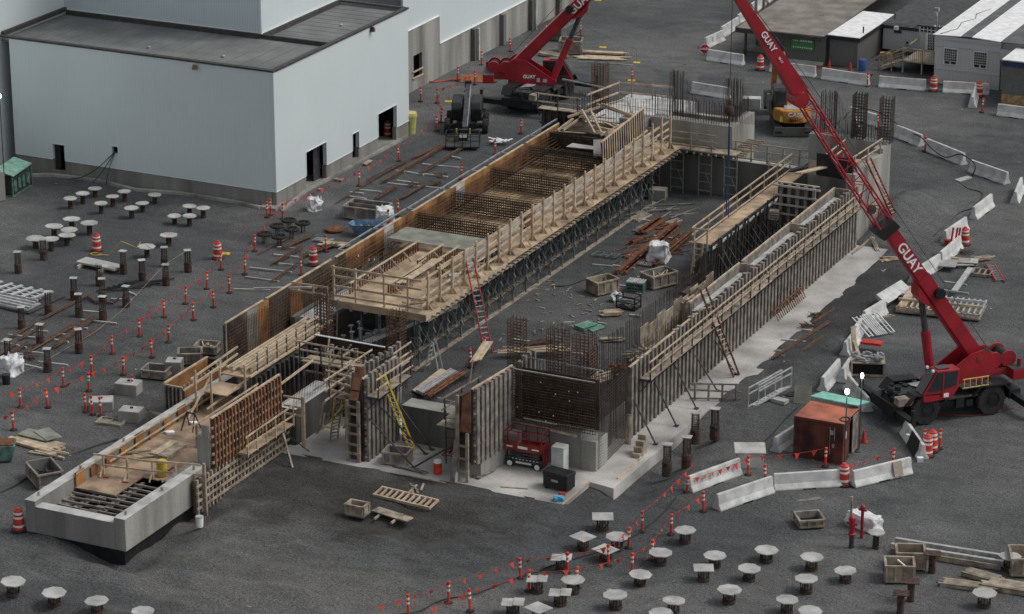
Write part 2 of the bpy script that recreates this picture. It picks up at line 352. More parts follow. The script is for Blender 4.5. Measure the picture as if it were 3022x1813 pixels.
# ---------------------------------------------------------------- factory
fx, fy, fz = -95.05, 162.75, 9.15
f = thing('factory_building', 'large pale blue white clad factory annex with a flat dark roof', 'building', (fx, fy, 0))
def wallface_y(y, x0, x1, z0, z1, holes, mt, name, th=.25):       # wall facing -Y with rectangular holes
    m = MB(); xs = sorted({x0, x1, *[h[0] for h in holes], *[h[1] for h in holes]}); zs = sorted({min(z1, max(z0, q)) for q in (z0, z1, *[h[2] for h in holes], *[h[3] for h in holes])})
    for a, b in zip(xs, xs[1:]):
        for c, d in zip(zs, zs[1:]):
            if any(h[0] <= a and b <= h[1] and h[2] <= c and d <= h[3] for h in holes): continue
            m.box(a, b, y, y + th, c, d)
    return m
def wallface_x(x, y0, y1, z0, z1, holes, th=.25):                 # wall facing +X
    m = MB(); ys = sorted({y0, y1, *[h[0] for h in holes], *[h[1] for h in holes]}); zs = sorted({min(z1, max(z0, q)) for q in (z0, z1, *[h[2] for h in holes], *[h[3] for h in holes])})
    for a, b in zip(ys, ys[1:]):
        for c, d in zip(zs, zs[1:]):
            if any(h[0] <= a and b <= h[1] and h[2] <= c and d <= h[3] for h in holes): continue
            m.box(x - th, x, a, b, c, d)
    return m
LH = [(-112.42, -111.5, .3, 2.16), (-107.68, -107.22, 2.1, 2.6)]
RH = [(166.76, 169.5, .12, 2.7), (173.2, 174.1, .38, 2.25), (176.93, 179.65, .15, 2.7)]
wallface_y(fy, -115.5, fx - .25, 1.08, fz, LH, 0, '').build('front_wall', M['clad_x'], f)
wallface_x(fx, fy, 181.55, 1.08, fz, RH).build('side_wall', M['clad_y'], f)
pl = wallface_y(fy + .03, -115.5, fx - .28, -.3, 1.05, LH, 0, '', .3); pl.v += []
pl.build('front_plinth', M['plinth'], f)
wallface_x(fx - .03, fy + .03, 181.5, -.3, 1.05, RH, .3).build('side_plinth', M['plinth'], f)
m = MB(); [m.box(a, b, fy - .02, fy + .01, 1.05, 1.08) for a, b in ((-115.5, -112.47), (-111.45, fx + .02))]; [m.box(fx - .01, fx + .02, a, b, 1.05, 1.08) for a, b in ((fy - .02, 166.69), (169.57, 173.13), (174.17, 176.86), (179.72, 181.55))]
for h in RH:
    m.box(fx - .02, fx + .03, h[0] - .07, h[0], max(h[2], 1.08), h[3] + .07); m.box(fx - .02, fx + .03, h[1], h[1] + .07, max(h[2], 1.08), h[3] + .07); m.box(fx - .02, fx + .03, h[0], h[1], h[3], h[3] + .06)
for h in LH: m.box(h[0] - .05, h[1] + .05, fy - .03, fy + .02, h[3], h[3] + .05)
m.build('white_trim', M['trim'], f)
m = MB(); m.box(-116.3, -100.5, fy + .3, 170.7, fz - .35, fz - .2); m.box(-100.5, fx - .3, fy + .3, 181.4, fz - .354, fz - .204)
m.build('roof', M['roof'], f)
m = MB()
for i in range(18): m.box(-115.6 + i * 1.15, -115.6 + i * 1.15 + .03, fy + .35, 170.6, fz - .2, fz - .188)
for i in range(10): m.box(-100.2, fx - .35, 171.2 + i, 171.23 + i, fz - .2, fz - .190)
m.build('membrane_seams', mat('seam', (.155, .163, .164), .9, .2), f)
m = MB(); m.box(-116.4, fx + .03, fy - .06, fy + .32, fz, fz + .12); m.box(fx - .3, fx + .06, fy + .33, 181.6, fz, fz + .12); m.box(-100.6, fx - .31, 181.35, 181.65, fz, fz + .12); m.box(-116.4, -116.1, fy + .33, 170.7, fz + .02, fz + .3)
m.box(-116.1, -100.62, 170.5, 170.68, fz - .2, fz + .14); m.box(-100.5, fx - .31, 170.62, 170.8, fz - .2, fz + .1); m.box(-100.5, -100.32, 170.82, 181.34, fz - .2, fz + .14)
m.build('parapet', M['roof_edge'], f)
m = MB(); m.box(-116.35, -100.55, 170.7, 171.0, fz + .15, 26); m.build('tower_front_wall', M['clad_xf'], f)
m = MB(); m.box(-100.85, -100.55, 171.0, 200, fz + .15, 26); m.build('tower_side_wall', M['clad_y'], f)
m = MB(); m.box(-100.58, -100.45, 170.62, 170.74, fz + .12, 26); m.box(-100.52, -100.47, 170.75, 190, fz + .12, fz + .2); m.box(-116.3, -100.6, 170.64, 170.69, fz + .14, fz + .2)
m.build('tower_trim', M['trim'], f)
m = MB(); m.box(-116.75, -116.35, 140, 200, 3.9, 26); m.box(-116.75, -116.35, 160.6, 170, 0, 3.9); m.box(-116.75, -116.35, 140, 157, 0, 3.9); m.build('left_tower_wall', M['clad_y'], f)
m = MB(); m.box(-116.34, -116.1, 157.2, 160.5, 3.85, 3.95); m.box(-116.34, -116.0, 160.3, 160.6, 0, 3.85); m.build('gate_frame', M['conc_dark'], f)
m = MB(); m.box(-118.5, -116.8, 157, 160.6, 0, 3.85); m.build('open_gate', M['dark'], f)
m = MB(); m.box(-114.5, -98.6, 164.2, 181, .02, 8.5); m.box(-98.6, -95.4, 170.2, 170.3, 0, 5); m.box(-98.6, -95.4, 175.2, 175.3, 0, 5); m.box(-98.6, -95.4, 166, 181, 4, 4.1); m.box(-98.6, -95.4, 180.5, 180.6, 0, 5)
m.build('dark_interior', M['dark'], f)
for h in RH:
    m = MB(); m.box(fx - 3.4, fx - .05, h[0] - .5, h[1] + .5, -.05, .1); o = m.build('door_sill', M['conc'], f)
m = MB(); m.box(-112.35, -111.95, fy + .2, fy + .25, .3, 2.1); m.build('door_leaf', M['black'], f)
m = MB(); m.box(fx - .55, fx - .5, 168.6, 169.5, .1, 2.7); m.build('door_leaf', M['dsteel'], f)
def floodlight(p, d):
    m = MB(); m.cbox((p[0], p[1], p[2]), (.28, .28, .2)); m.cbox((p[0] - .0, p[1], p[2] + .18), (.24, .14, .1)); return m
floodlight((-100.86, fy - .15, 8.82), 0).build('wall_floodlight', mat('floodlight_case', (.22, .19, .12), .6), f)
floodlight((fx + .15, 176.05, 8.92), 0).build('wall_floodlight', M['dsteel'], f)
for p in ((-106.0, 165.2), (-100.3, 165.3), (-97.3, 176)):
    m = MB(); m.lathe([(.14, 0), (.14, .12), (.05, .18)], (p[0], p[1], fz - .2)); m.build('roof_drain', M['steel'], f)
m = MB()
for e, s in (((-110.9, 162.2, .02), .5), ((-109.0, 162.3, .02), .25), ((-107.9, 162.2, .02), .1)):
    a = Vector((-107.45, 162.8, 2.25)); e = Vector(e); m.path([a.lerp(e, i / 10) - Vector((0, .25 * math.sin(math.pi * i / 10), s * math.sin(math.pi * i / 10))) for i in range(11)], .028)
tag(m.build('black_cables', M['black']), 'black power cables drooping from a square hole in the factory front wall', 'cable')
# kerb of the factory
m = MB()
kp = [at('a', 205, 1290), at('a', 370, 1285), at('a', 480, 1297), at('a', 740, 1332), at('a', 985, 1395), at('a', 1300, 1418), at('d', 1720, 0), at('d', 1900, 40)]
for a, b in zip(kp, kp[1:]): m.bar((a.x, a.y, .07), (b.x, b.y, .07), .3, .22)
kp = [at('d', 2060, 60), at('a', 2250, 1390), at('b', 0, 1270), at('b', 495, 1005)]
for a, b in zip(kp, kp[1:]): m.bar((a.x, a.y, .06), (b.x, b.y, .06), .28, .2)
tag(m.build('kerb', M['conc']), 'low concrete kerb along the foot of the factory walls', 'kerb', kind='structure')
m = MB(); m.prism([tuple(at('d', *p)[:2]) for p in ((1900, 40), (2010, 60), (2090, 5), (1930, 10))], -.1, .16)
tag(m.build('corner_footing', M['conc']), 'square concrete footing at the front corner of the factory', 'footing')
m = MB(); m.box(-94.6, -94.0, 169.6, 170.0, .04, .14); m.box(-94.5, -94.2, 167.2, 167.5, .04, .12); m.box(-94.5, -94.2, 173.5, 174.4, .1, .2)
tag(m.build('door_step_board', M['lumber2']), 'timber step boards on the kerb outside the factory doors', 'boards')
# long warehouse with concrete base and pilasters
wx = -100.15
g = thing('warehouse', 'long concrete based warehouse with white cladding behind the factory annex', 'building', (wx, 191, 0))
wallface_x(wx, 190.9, 196.35, -.2, 4.72, [(192.1, 193.48, .88, 2.66)]).build('entrance_wall', M['conc'], g)
m = MB(); m.box(wx - .28, wx - .03, 196.36, 250, -.2, 2.56); m.build('concrete_wall', M['conc'], g)
for i, y in enumerate((202.0, 207.1, 212.4, 217.6, 222.8)):
    m = MB(); m.box(wx - .03, wx + .32, y - .25, y + .25, -.2, 2.5); m.build('pilaster', M['conc_dark'], g)
    if i in (0, 2):
        m = MB(); m.box(wx + .33, wx + .5, y + .1, y + .3, 0, 2.5 if i == 0 else 4.5); m.build('downpipe', M['conc_top'], g)
m = MB(); m.box(wx - .25, wx - .08, 190.7, 250, 4.78, 22); m.box(wx - .25, wx - .08, 196.4, 250, 2.63, 4.78); m.build('cladding', M['clad_y'], g)
m = MB(); m.box(wx - .26, wx + .04, 190.9, 196.4, 4.72, 4.78); m.box(wx - .26, wx + .04, 196.36, 196.42, 2.6, 4.72); m.box(wx - .26, wx + .04, 196.42, 250, 2.56, 2.62); m.build('white_trim', M['trim'], g)
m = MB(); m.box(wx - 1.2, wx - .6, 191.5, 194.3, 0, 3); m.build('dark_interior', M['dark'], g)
m = MB(); m.bar((wx + .05, 191.9, 1.45), (wx + .05, 193.6, 1.45), .1); m.bar((wx + .05, 191.9, .95), (wx + .05, 193.6, .95), .1); m.build('guard_bar', M['lumber'], g)
m = MB(); m.box(-97.7, -96.2, 209.8, 214.0, .1, 1.0); m.box(-97.7, -96.6, 211, 213.4, 1.0, 1.25)
tag(m.build('steel_form_stack', mat('grey_form_steel', (.13, .14, .14), .6, .3, 3, fine=.3)), 'stack of grey steel form panels beside the warehouse wall', 'form panels')
# concrete gatepost wall and green machine at the left edge
m = MB(); p = at('a', 0, 1125, 2.0); q = at('a', 55, 1125, 2.0)
m.prism([(-115.6, 158.0), (-114.2, 157.4), (-112.05, 156.5), (-114.6, 153)], 0, 1.95)
tag(m.build('concrete_stub_wall', M['conc']), 'grey concrete stub wall at the left edge of the yard', 'wall')
u = thing('steel_compressor', 'green steel frame machine with sloping lid beside the stub wall', 'machine', at('a', 150, 1400))
L = lambda c, d, z=0: at('a', c, d, z)
m = MB()
a, b, c2 = L(95, 1440), L(232, 1355), L(200, 1290)
ex = (b - a); ey = Vector((-ex.y, ex.x, 0)).normalized() * .95
for p in (a, b, a + ey, b + ey): m.bar(p, p + Vector((0, 0, 1.35)), .1)
m.bar(a, b, .14); m.bar(a + ey, b + ey, .14); m.bar(a, a + ey, .14); m.bar(b, b + ey, .14)
m.build('frame', M['green_steel'], u)
m = MB(); k = ex * .25; m.extr([a + k * .2 + Vector((0, 0, .1)) + ey * .1, a + k * 3.7 + Vector((0, 0, .1)) + ey * .1, a + k * 3.7 + Vector((0, 0, 1.2)) + ey * .1, a + k * .2 + Vector((0, 0, 1.2)) + ey * .1], ey * .8)
m.build('body', M['dsteel'], u)
m = MB()
for i in range(4): m.extr([a + ex * (.1 + .22 * i) + Vector((0, 0, .3 + .1 * (i % 2))), a + ex * (.24 + .22 * i) + Vector((0, 0, .3)), a + ex * (.24 + .22 * i) + Vector((0, 0, 1.0)), a + ex * (.1 + .22 * i) + Vector((0, 0, 1.1))], ey * .08)
m.build('control_panel', M['green_steel'], u)
m = MB(); z = Vector((0, 0, 1.4)); m.extr([a - ey * .1 + z, b - ey * .1 + z + Vector((0, 0, .12)), b + ey * 1.3 + z + Vector((0, 0, .45)), a + ey * 1.3 + z + Vector((0, 0, .3))], (0, 0, .06))
m.build('lid', mat('verdigris_lid', (.19, .36, .30), .6, .2), u)
# ---------------------------------------------------------------- site trailers, upper right
s = thing('open_shelter', 'tan roofed open shelter with grey siding and green sign panel', 'shelter', (-78.3, 215, 0))
m = MB(); m.extr([(-82.0, 211.2, 2.42), (-74.97, 211.45, 2.42), (-74.97, 240, 2.75), (-82.0, 240, 2.75)], (0, 0, .05)); m.build('roof', M['brownroof'], s)
m = MB(); m.box(-82.05, -74.98, 211.1, 211.2, 2.1, 2.46); m.box(-82.1, -82.0, 211.2, 240, 2.1, 2.5); m.build('fascia', M['roof_edge'], s)
for x, y in ((-81.7, 212.5), (-81.8, 215.3), (-81.9, 219), (-81.9, 223), (-79.3, 219)):
    m = MB(); m.box(x - .08, x + .08, y - .08, y + .08, 0, 2.45); m.build('post', M['roof_edge'], s)
m = MB(); m.box(-78.4, -74.98, 212.1, 212.3, .05, 2.4); m.build('front_wall', M['greywall'], s)
m = MB(); m.box(-78.4, -78.2, 212.31, 224, .05, 2.4); m.build('side_wall', M['lightwall_y'], s)
m = MB(); m.box(-82.3, -78.5, 213.4, 219, 0, .12); m.build('shelter_floor', M['conc_dark'], s)
sg = MB(); sg.box(-77.75, -75.95, 211.98, 212.08, 1.05, 2.0); sg = sg.build('sign_panel', M['green_sign'], s)
m = MB()
for i in range(5): m.box(-77.0 + .2 * i, -76.88 + .2 * i, 211.95, 211.97, 1.72, 1.86)
for i in range(9): m.box(-77.6 + .18 * i, -77.5 + .18 * i, 211.95, 211.97, 1.2 + .03 * (i % 2), 1.3)
m.box(-77.65, -77.15, 211.95, 211.97, 1.75, 1.8)
o = m.build('sign_marks', M['white'], s); o.parent = sg
for k, (x0, z) in enumerate(((-80.2, 2.66), (-77.5, 2.60), (-79.0, 2.70), (-76.2, 2.66))):
    m = MB(); yy = 214 + 3.1 * k; zz = 2.47 + (yy - 211.2) * .33 / 28.8 + .003; m.prism([(x0, yy), (x0 + .5, yy + .1), (x0 + .4, yy + .3), (x0 + .1, yy + .25)], zz, zz + .01); m.build('roof_stain', M['conc_dark'], s)
t = thing('white_roofed_hut', 'dark grey hut with a bright white roof beside the tan shelter', 'hut', (-73.7, 216, 0))
m = MB(); m.box(-74.92, -72.6, 212.35, 220.3, .05, 2.33); m.build('wall', M['greywall'], t)
m = MB(); m.box(-72.59, -72.5, 212.35, 220.3, .05, 2.3); m.build('side_wall', M['greywall_y'], t)
m = MB(); m.box(-74.93, -72.4, 212.2, 212.3, 2.1, 2.40); m.box(-72.44, -72.34, 212.3, 220.4, 2.1, 2.40); m.box(-74.96, -74.8, 212.15, 212.3, 0, 2.1); m.build('fascia', M['black'], t)
m = MB(); m.box(-74.93, -72.34, 212.2, 220.4, 2.41, 2.46); m.build('roof', M['white'], t)
m = MB(); m.tube((-72.6, 213.8, 2.46), (-72.6, 213.8, 2.95), .06); m.build('vent_pipe', M['black'], t)
t = thing('grey_trailer', 'grey site trailer with an air conditioner on its wall', 'trailer', (-71, 220, 0))
m = MB(); m.box(-72.3, -69.3, 217.7, 232, .35, 2.3); m.build('wall', M['lightwall'], t)
m = MB(); m.box(-72.4, -69.2, 217.6, 217.68, 2.02, 2.32); m.build('fascia', M['roof_edge'], t)
m = MB(); m.box(-72.45, -69.15, 217.55, 232, 2.33, 2.45); m.build('roof', M['shingle'], t)
m = MB(); m.box(-72.45, -69.15, 217.48, 217.54, 2.3, 2.42); m.build('gutter', M['steel'], t)
m = MB(); m.box(-71.35, -71.0, 217.35, 217.69, 2.02, 2.3); m.build('air_conditioner', M['white'], t)
m = MB(); m.box(-71.4, -70.8, 217.62, 217.69, 1.72, 1.95); m.build('wall_plaque', M['dsteel'], t)
m = MB(); m.box(-70.35, -70.25, 217.55, 217.7, .95, 1.15); m.build('wall_lamp', M['black'], t)
m = MB(); m.tube((-71.9, 219.2, 2.45), (-71.9, 219.2, 2.85), .05); m.build('vent_pipe', M['black'], t)
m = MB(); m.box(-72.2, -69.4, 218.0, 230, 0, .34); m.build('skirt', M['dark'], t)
t = thing('entrance_vestibule', 'low white entrance vestibule with a glazed door between two trailers', 'vestibule', (-68.3, 217, 0))
m = MB(); m.box(-69.1, -67.0, 216.7, 232, .7, 2.75); m.build('wall', M['lightwall'], t)
m = MB(); m.box(-69.2, -66.9, 216.5, 232, 2.76, 2.86); m.build('roof', M['shingle'], t)
d = MB(); d.box(-68.5, -67.6, 216.6, 216.69, .75, 2.3); d = d.build('door', M['trim'], t)
m = MB(); m.box(-68.3, -67.8, 216.56, 216.59, .95, 2.2); o = m.build('door_glass', M['glass'], d); o.parent = d; o.location = -Vector(t.location) * 0
m = MB()
for i in range(4): m.box(-68.3 + .125 * (i + 1) - .012, -68.3 + .125 * (i + 1) + .012, 216.54, 216.555, .95, 2.2) if i < 3 else None
for i in range(5): m.box(-68.3, -67.8, 216.54, 216.555, 1.15 + .21 * i, 1.17 + .21 * i)
m.build('glazing_bars', M['trim'], d)
m = MB(); m.box(-69.0, -67.1, 216.6, 216.69, 2.33, 2.73); m.build('transom_window', M['glass'], t)
m = MB()
for i in range(7): m.box(-69.0 + .3 * i, -68.95 + .3 * i, 216.56, 216.6, 2.33, 2.73)
m.box(-69.0, -67.1, 216.55, 216.6, 2.5, 2.54); m.build('transom_bars', M['trim'], t)
t = thing('light_grey_trailer', 'large light grey site office with two barred windows and white roof strips', 'trailer', (-63.4, 211, 0))
m = MB(); m.box(-65.95, -60.9, 211.0, 245, 0, 3.7); m.build('wall', M['lightwall'], t)
m = MB(); m.box(-65.98, -60.87, 210.93, 210.99, 1.12, 1.18); m.box(-65.98, -60.87, 210.93, 210.99, 2.9, 2.95); m.box(-66.0, -60.85, 210.9, 210.99, 3.45, 3.7); m.build('wall_trim', M['lightwall'], t)
m = MB(); m.extr([(-66.1, 210.8, 3.71), (-63.95, 210.8, 3.8), (-63.95, 245, 3.8), (-66.1, 245, 3.71)], (0, 0, .06)); m.build('white_roof_strip', M['white'], t)
m = MB(); m.extr([(-63.95, 210.75, 3.81), (-63.1, 210.75, 3.84), (-63.1, 245, 3.84), (-63.95, 245, 3.81)], (0, 0, .05)); m.build('dark_roof_strip', mat('grey_roof_strip', (.13, .135, .14), .9, .2, 1, fine=.1), t)
m = MB(); m.extr([(-63.1, 210.8, 3.82), (-60.9, 210.8, 3.72), (-60.9, 245, 3.72), (-63.1, 245, 3.82)], (0, 0, .06)); m.build('white_roof_strip', M['white'], t)
m = MB(); m.extr([(-60.89, 210.75, 3.72), (-56, 210.75, 3.84), (-56, 245, 3.84), (-60.89, 245, 3.72)], (0, 0, .05)); m.build('far_roof', mat('grey_roof_far', (.13, .135, .14), .9, .2, 1, fine=.1), t)
m = MB(); m.box(-60.89, -55, 211.3, 245, 0, 3.7); m.build('far_wall', M['lightwall'], t)
for x in (-64.7, -62.4):
    wn = MB(); wn.box(x - .55, x + .55, 210.9, 210.99, 1.55, 2.85); wn = wn.build('window', M['trim'], t)
    m = MB(); m.box(x - .47, x + .47, 210.87, 210.89, 1.87, 2.77); m.box(x - .45, x - .05, 210.87, 210.89, 1.62, 1.82); m.box(x + .05, x + .45, 210.87, 210.89, 1.62, 1.82); m.build('pane', M['glass'], wn)
    m = MB()
    for i in range(1, 6): m.box(x - .47 + .157 * i - .018, x - .47 + .157 * i + .018, 210.83, 210.86, 1.87, 2.77)
    for i in range(1, 5): m.box(x - .47, x + .47, 210.825, 210.865, 1.87 + .18 * i - .015, 1.87 + .18 * i + .015)
    m.build('window_bars', M['conc_top'], wn)
m = MB(); m.box(-60.85, -60.0, 210.8, 211.0, 2.4, 3.2); m.build('wall_box', M['lightwall'], t)
m = MB(); m.path([(-65.6, 211.0, 3.82), (-64.9, 213, 3.82), (-65.2, 215, 3.83), (-64.6, 216.5, 3.83), (-65, 218, 3.83), (-64.4, 220.0, 3.83)], .03)
m.build('roof_cable', M['dsteel'], t)
m = MB(); m.tube((-67.0, 214.5, 2.8), (-67.0, 214.5, 4.9), .045); m.cbox((-67.05, 214.5, 4.75), (.35, .3, .25)); m.cbox((-67.1, 214.4, 4.4), (.25, .3, .25)); m.build('roof_beacon', M['steel'], t)
m = MB()
for i in range(4): m.lathe([(.05, 0), (.11, .08), (.05, .16)], (-67.7 + .35 * i, 216.2, 2.9)); 
m.build('roof_lamps', M['steel'], t)
t = thing('blue_white_hut', 'grey hut with white roof, navy fascia and plywood base at the right edge', 'hut', (-58, 209, 0))
m = MB(); m.box(-59.6, -50, 207.3, 216, .85, 2.95); m.build('wall', mat('hut_grey', (.15, .15, .148), .7, .1), t)
m = MB(); m.box(-59.6, -50, 207.28, 216, 0, .84); m.build('base_board', M['osb'], t)
m = MB(); m.box(-59.65, -50, 207.22, 216, 2.96, 3.36); m.build('fascia', M['navy'], t)
m = MB(); m.box(-59.68, -50, 207.2, 216, 3.37, 3.45); m.build('roof', M['white'], t)
# timber stairs and deck
t = thing('timber_stairs', 'brown timber stairs and landing leading to the glazed trailer door', 'stairs', (-68, 213, 0))
m = MB(); m.box(-69.0, -66.0, 212.8, 216.5, .85, .95); m.build('landing', M['lumber2'], t)
m = MB()
for i in range(7): m.box(-70.9 + .28 * i, -70.6 + .28 * i, 212.8, 214.2, .08 + .12 * i, .13 + .12 * i)
m.build('treads', M['lumber2'], t)
m = MB()
for y in (212.8, 214.2):
    m.bar((-70.9, y, .05), (-69.0, y, .85), .05, .25); m.bar((-70.9, y, 1.0), (-69.0, y, 1.85), .06, .1); m.bar((-70.9, y, .55), (-69.0, y, 1.4), .05, .08)
m.bar((-69, 212.8, 1.9), (-66, 212.8, 1.9), .06, .1); m.bar((-69, 214.2, 1.85), (-69, 216.5, 1.85), .06, .1)
for i in range(12): m.bar((-70.9 + .165 * i, 212.8, .1 + .07 * i), (-70.9 + .165 * i, 212.8, 1.0 + .07 * i), .04)
m.build('railing', M['lumber2'], t)
m = MB()
for x, y in ((-70.9, 212.8), (-69.9, 212.8), (-69, 212.8), (-67.5, 212.8), (-66.1, 212.8), (-69, 216.4), (-66.1, 216.4), (-70.9, 214.2)): m.bar((x, y, 0), (x, y, 1.95 if x > -69.5 else 1.1), .09)
for i in range(20): m.bar((-69 + .15 * i, 212.8, .95), (-69 + .15 * i, 212.8, 1.9), .03)
m.build('posts', M['lumber2'], t)
m = MB(); m.lathe([(.28, 0), (.30, .05), (.28, .3), (.30, .45), (.28, .6), (.29, .86), (.22, .88)], at('c', 1293, 515), 14)
tag(m.build('plastic_drum', M['blue'], smooth=True), 'blue plastic drum beside the dark grey hut', 'drum')
m = MB(); a, b = at('c', 750, 455), at('c', 1010, 475); m.bar(a + Vector((0, 0, .12)), b + Vector((0, 0, .12)), .5, .24)
tag(m.build('concrete_beam', M['conc_top']), 'pale concrete beam lying below the green sign panel', 'beam')
m = MB(); m.cbox(at('c', 1465, 440) + Vector((0, 0, .3)), (.9, .5, .6), .1)
tag(m.build('plywood_box', M['osb']), 'brown plywood box at the foot of the timber stairs', 'box')

# ---------------------------------------------------------------- concrete road barriers
def barrier_mesh(L):
    m = MB(); pr = [(-.32, 0), (-.32, .09), (-.16, .34), (-.085, .86), (.085, .86), (.16, .34), (.32, .09), (.32, 0)]
    m.extr([(-L / 2, y, z) for y, z in pr], (L, 0, 0)); return m
def barrier(a, b, label, z=0, group=None):
    a, b = Vector(a), Vector(b); d = b - a; L = max(1.2, d.length)
    m = barrier_mesh(L)
    o = bpy.data.objects.new('jersey_barrier', m.mesh('jersey_barrier', M['barrier'])); C.objects.link(o)
    c = (a + b) / 2; o.location = (c.x, c.y, z); o.rotation_euler = (0, 0, math.atan2(d.y, d.x))
    bv = o.modifiers.new('bevel', 'BEVEL'); bv.width = .03; bv.segments = 2; bv.limit_method = 'ANGLE'
    tag(o, label, 'barrier', 'white concrete road barriers')
    m = MB(); m.box(-.35, .35, -.325, .325, -.01, .06)
    k = bpy.data.objects.new('drain_slot', m.mesh('drain_slot', M['dark'])); C.objects.link(k); k.parent = o
    return o
n = Vector((0, .3, 0))
BAR = [
 ('i', 8, 605, 375, 470, 'white concrete barrier draped with red pennants left of the container'),
 ('i', 212, 740, 612, 603, 'white concrete barrier nearest the camera, left one of the row of three'),
 ('i', 628, 588, 1130, 553, 'white concrete barrier in the middle of the near row of three'),
 ('i', 1205, 565, 1625, 463, 'white concrete barrier with a small wooden panel leaning on it'),
 ('i', 1722, 372, 1590, 180, 'white concrete barrier with a black sheet leaning on it near the crane'),
 ('i', 640, 318, 800, 215, 'white concrete barrier running behind the left side of the container'),
 ('f', 985, 1390, 1105, 1250, 'white concrete barrier behind the mint green board, left of a parallel one'),
 ('f', 1130, 1325, 1215, 1200, 'white concrete barrier between the parallel one and the packed tool crate'),
 ('f', 1175, 1370, 1320, 1540, 'white concrete barrier beside the crane, behind the container'),
 ('f', 1150, 1130, 1240, 1020, 'white concrete barrier with a tan timber propped against it'),
 ('f', 1225, 1010, 1290, 920, 'short visible white concrete barrier beside the white steel frames'),
 ('f', 1290, 900, 1440, 810, 'white concrete barrier left of the slanting barrier slab'),
 ('f', 1640, 600, 1840, 475, 'white concrete barrier partly hidden by the big crane boom'),
 ('f', 1850, 460, 1990, 340, 'white concrete barrier behind the plywood offcuts pile'),
 ('f', 1880, 305, 2035, 200, 'white concrete barrier with red posts leaning on it'),
 ('f', 2090, 130, 2220, 30, 'white concrete barrier standing alone above the red posts'),
 ('c', 1535, 1005, 1715, 1078, 'white concrete barrier with a black hose on it, nearest the rebar cages'),
 ('c', 1755, 1105, 2025, 1215, 'white concrete barrier with a black hose, middle one on the right yard'),
 ('c', 2075, 1262, 2340, 1355, 'white concrete barrier with a black hose, last one on the right yard'),
 ('c', 2395, 1500, 2440, 1390, 'white concrete barrier seen end on at the right edge of the yard'),
 ('c', 1195, 870, 1410, 935, 'white concrete barrier behind the two square rebar cages'),
 ('c', 612, 528, 940, 570, 'white concrete barrier with red pennants below the excavator arm'),
 ('c', 990, 582, 1330, 632, 'white concrete barrier with red pennants in front of the dark hut'),
 ('c', 1405, 640, 1745, 668, 'white concrete barrier with red pennants in front of the timber stairs'),
 ('c', 1870, 680, 2210, 697, 'white concrete barrier with red pennants in front of the barred windows'),
 ('c', 2085, 800, 2110, 700, 'white concrete barrier seen end on beside the far right barrel'),
 ('c', 2270, 848, 2520, 880, 'white concrete barrier in front of the plywood based hut'),
 ('c', 155, 445, 415, 485, 'white concrete barrier just right of the stop sign'),
 ('c', 135, 360, 262, 302, 'white concrete barrier with a white notice, behind the stop sign'),
 ('c', 252, 280, 375, 205, 'white concrete barrier in the curve left of the tan shelter'),
 ('c', 375, 190, 470, 130, 'white concrete barrier with a red mark at the head of the curve'),
 ('c', 470, 110, 560, 40, 'white concrete barrier at the top of the frame left of the tan roof'),
 ('c', 575, 30, 660, -30, 'topmost white concrete barrier left of the tan roof'),
 ('c', 1500, 75, 1610, 5, 'white concrete barrier on the upper right behind the white roofed hut'),
 ('c', 40, 685, 310, 730, 'white concrete barrier behind the rebar crowned block'),
]
for t_, x0, y0, x1, y1, lab in BAR:
    if lab.startswith('white concrete barrier on the upper right behind'): continue
    o = barrier(at(t_, x0, y0) + n, at(t_, x1, y1) + n, lab)
# the overturned barrier slab
a, b = at('f', 1440, 800), at('f', 1620, 690); d = (b - a)
o = barrier(a + Vector((.0, .4, 0)), b + Vector((0, .4, 0)), 'tilted white concrete barrier leaning on its side near the big boom', z=.28); o.rotation_euler = (R(-48), 0, math.atan2(d.y, d.x))
m = MB(); m.cbox(at('c', 485, 790) + Vector((0, 0, .4)), (1.3, .8, .8), .3)
tag(m.build('concrete_block', M['conc_top']), 'pale concrete block behind the right end of the rebar crowned wall', 'block')
# lean-ons
def lean(name, lab, cat, c, wv, hv, th, mt):
    m = MB(); c = Vector(c); wv = Vector(wv); hv = Vector(hv); nn = wv.cross(hv).normalized()
    m.extr([c, c + wv, c + wv + hv, c + hv], nn * th); return tag(m.build(name, mt), lab, cat)
a, b = at('i', 1205, 565), at('i', 1625, 463); d = (b - a).normalized(); nn = Vector((d.y, -d.x, 0))
p = a.lerp(b, .66) + n + nn * .36
lean('wooden_pallet_board', 'small brown wooden panel leaning against a white barrier', 'panel', p + Vector((0, 0, .12)), d * .55, -nn * .26 + Vector((0, 0, .72)), .05, M['lumber2'])
a, b = at('i', 1722, 372), at('i', 1590, 180); d = (b - a).normalized(); nn = Vector((d.y, -d.x, 0))
if nn.y > 0: nn = -nn
p = a.lerp(b, .12) + n + nn * .40
lean('black_sheet', 'black plastic sheet leaning against the barrier by the crane', 'sheet', p + Vector((0, 0, .04)), d * 1.5, -nn * .30 + Vector((0, 0, .85)), .04, M['black'])
m = MB(); m.tube(p + d * 1.2 + Vector((0, 0, .75)) + Vector((0, 0, 0)), p + d * 1.2 + Vector((0, 0, .8)), .1); m.cbox(at('i', 1715, 370) + Vector((0, 0, .12)), (.3, .25, .24), .4)
tag(m.build('white_bucket', M['white']), 'small white bucket at the foot of the barrier with the black sheet', 'bucket')
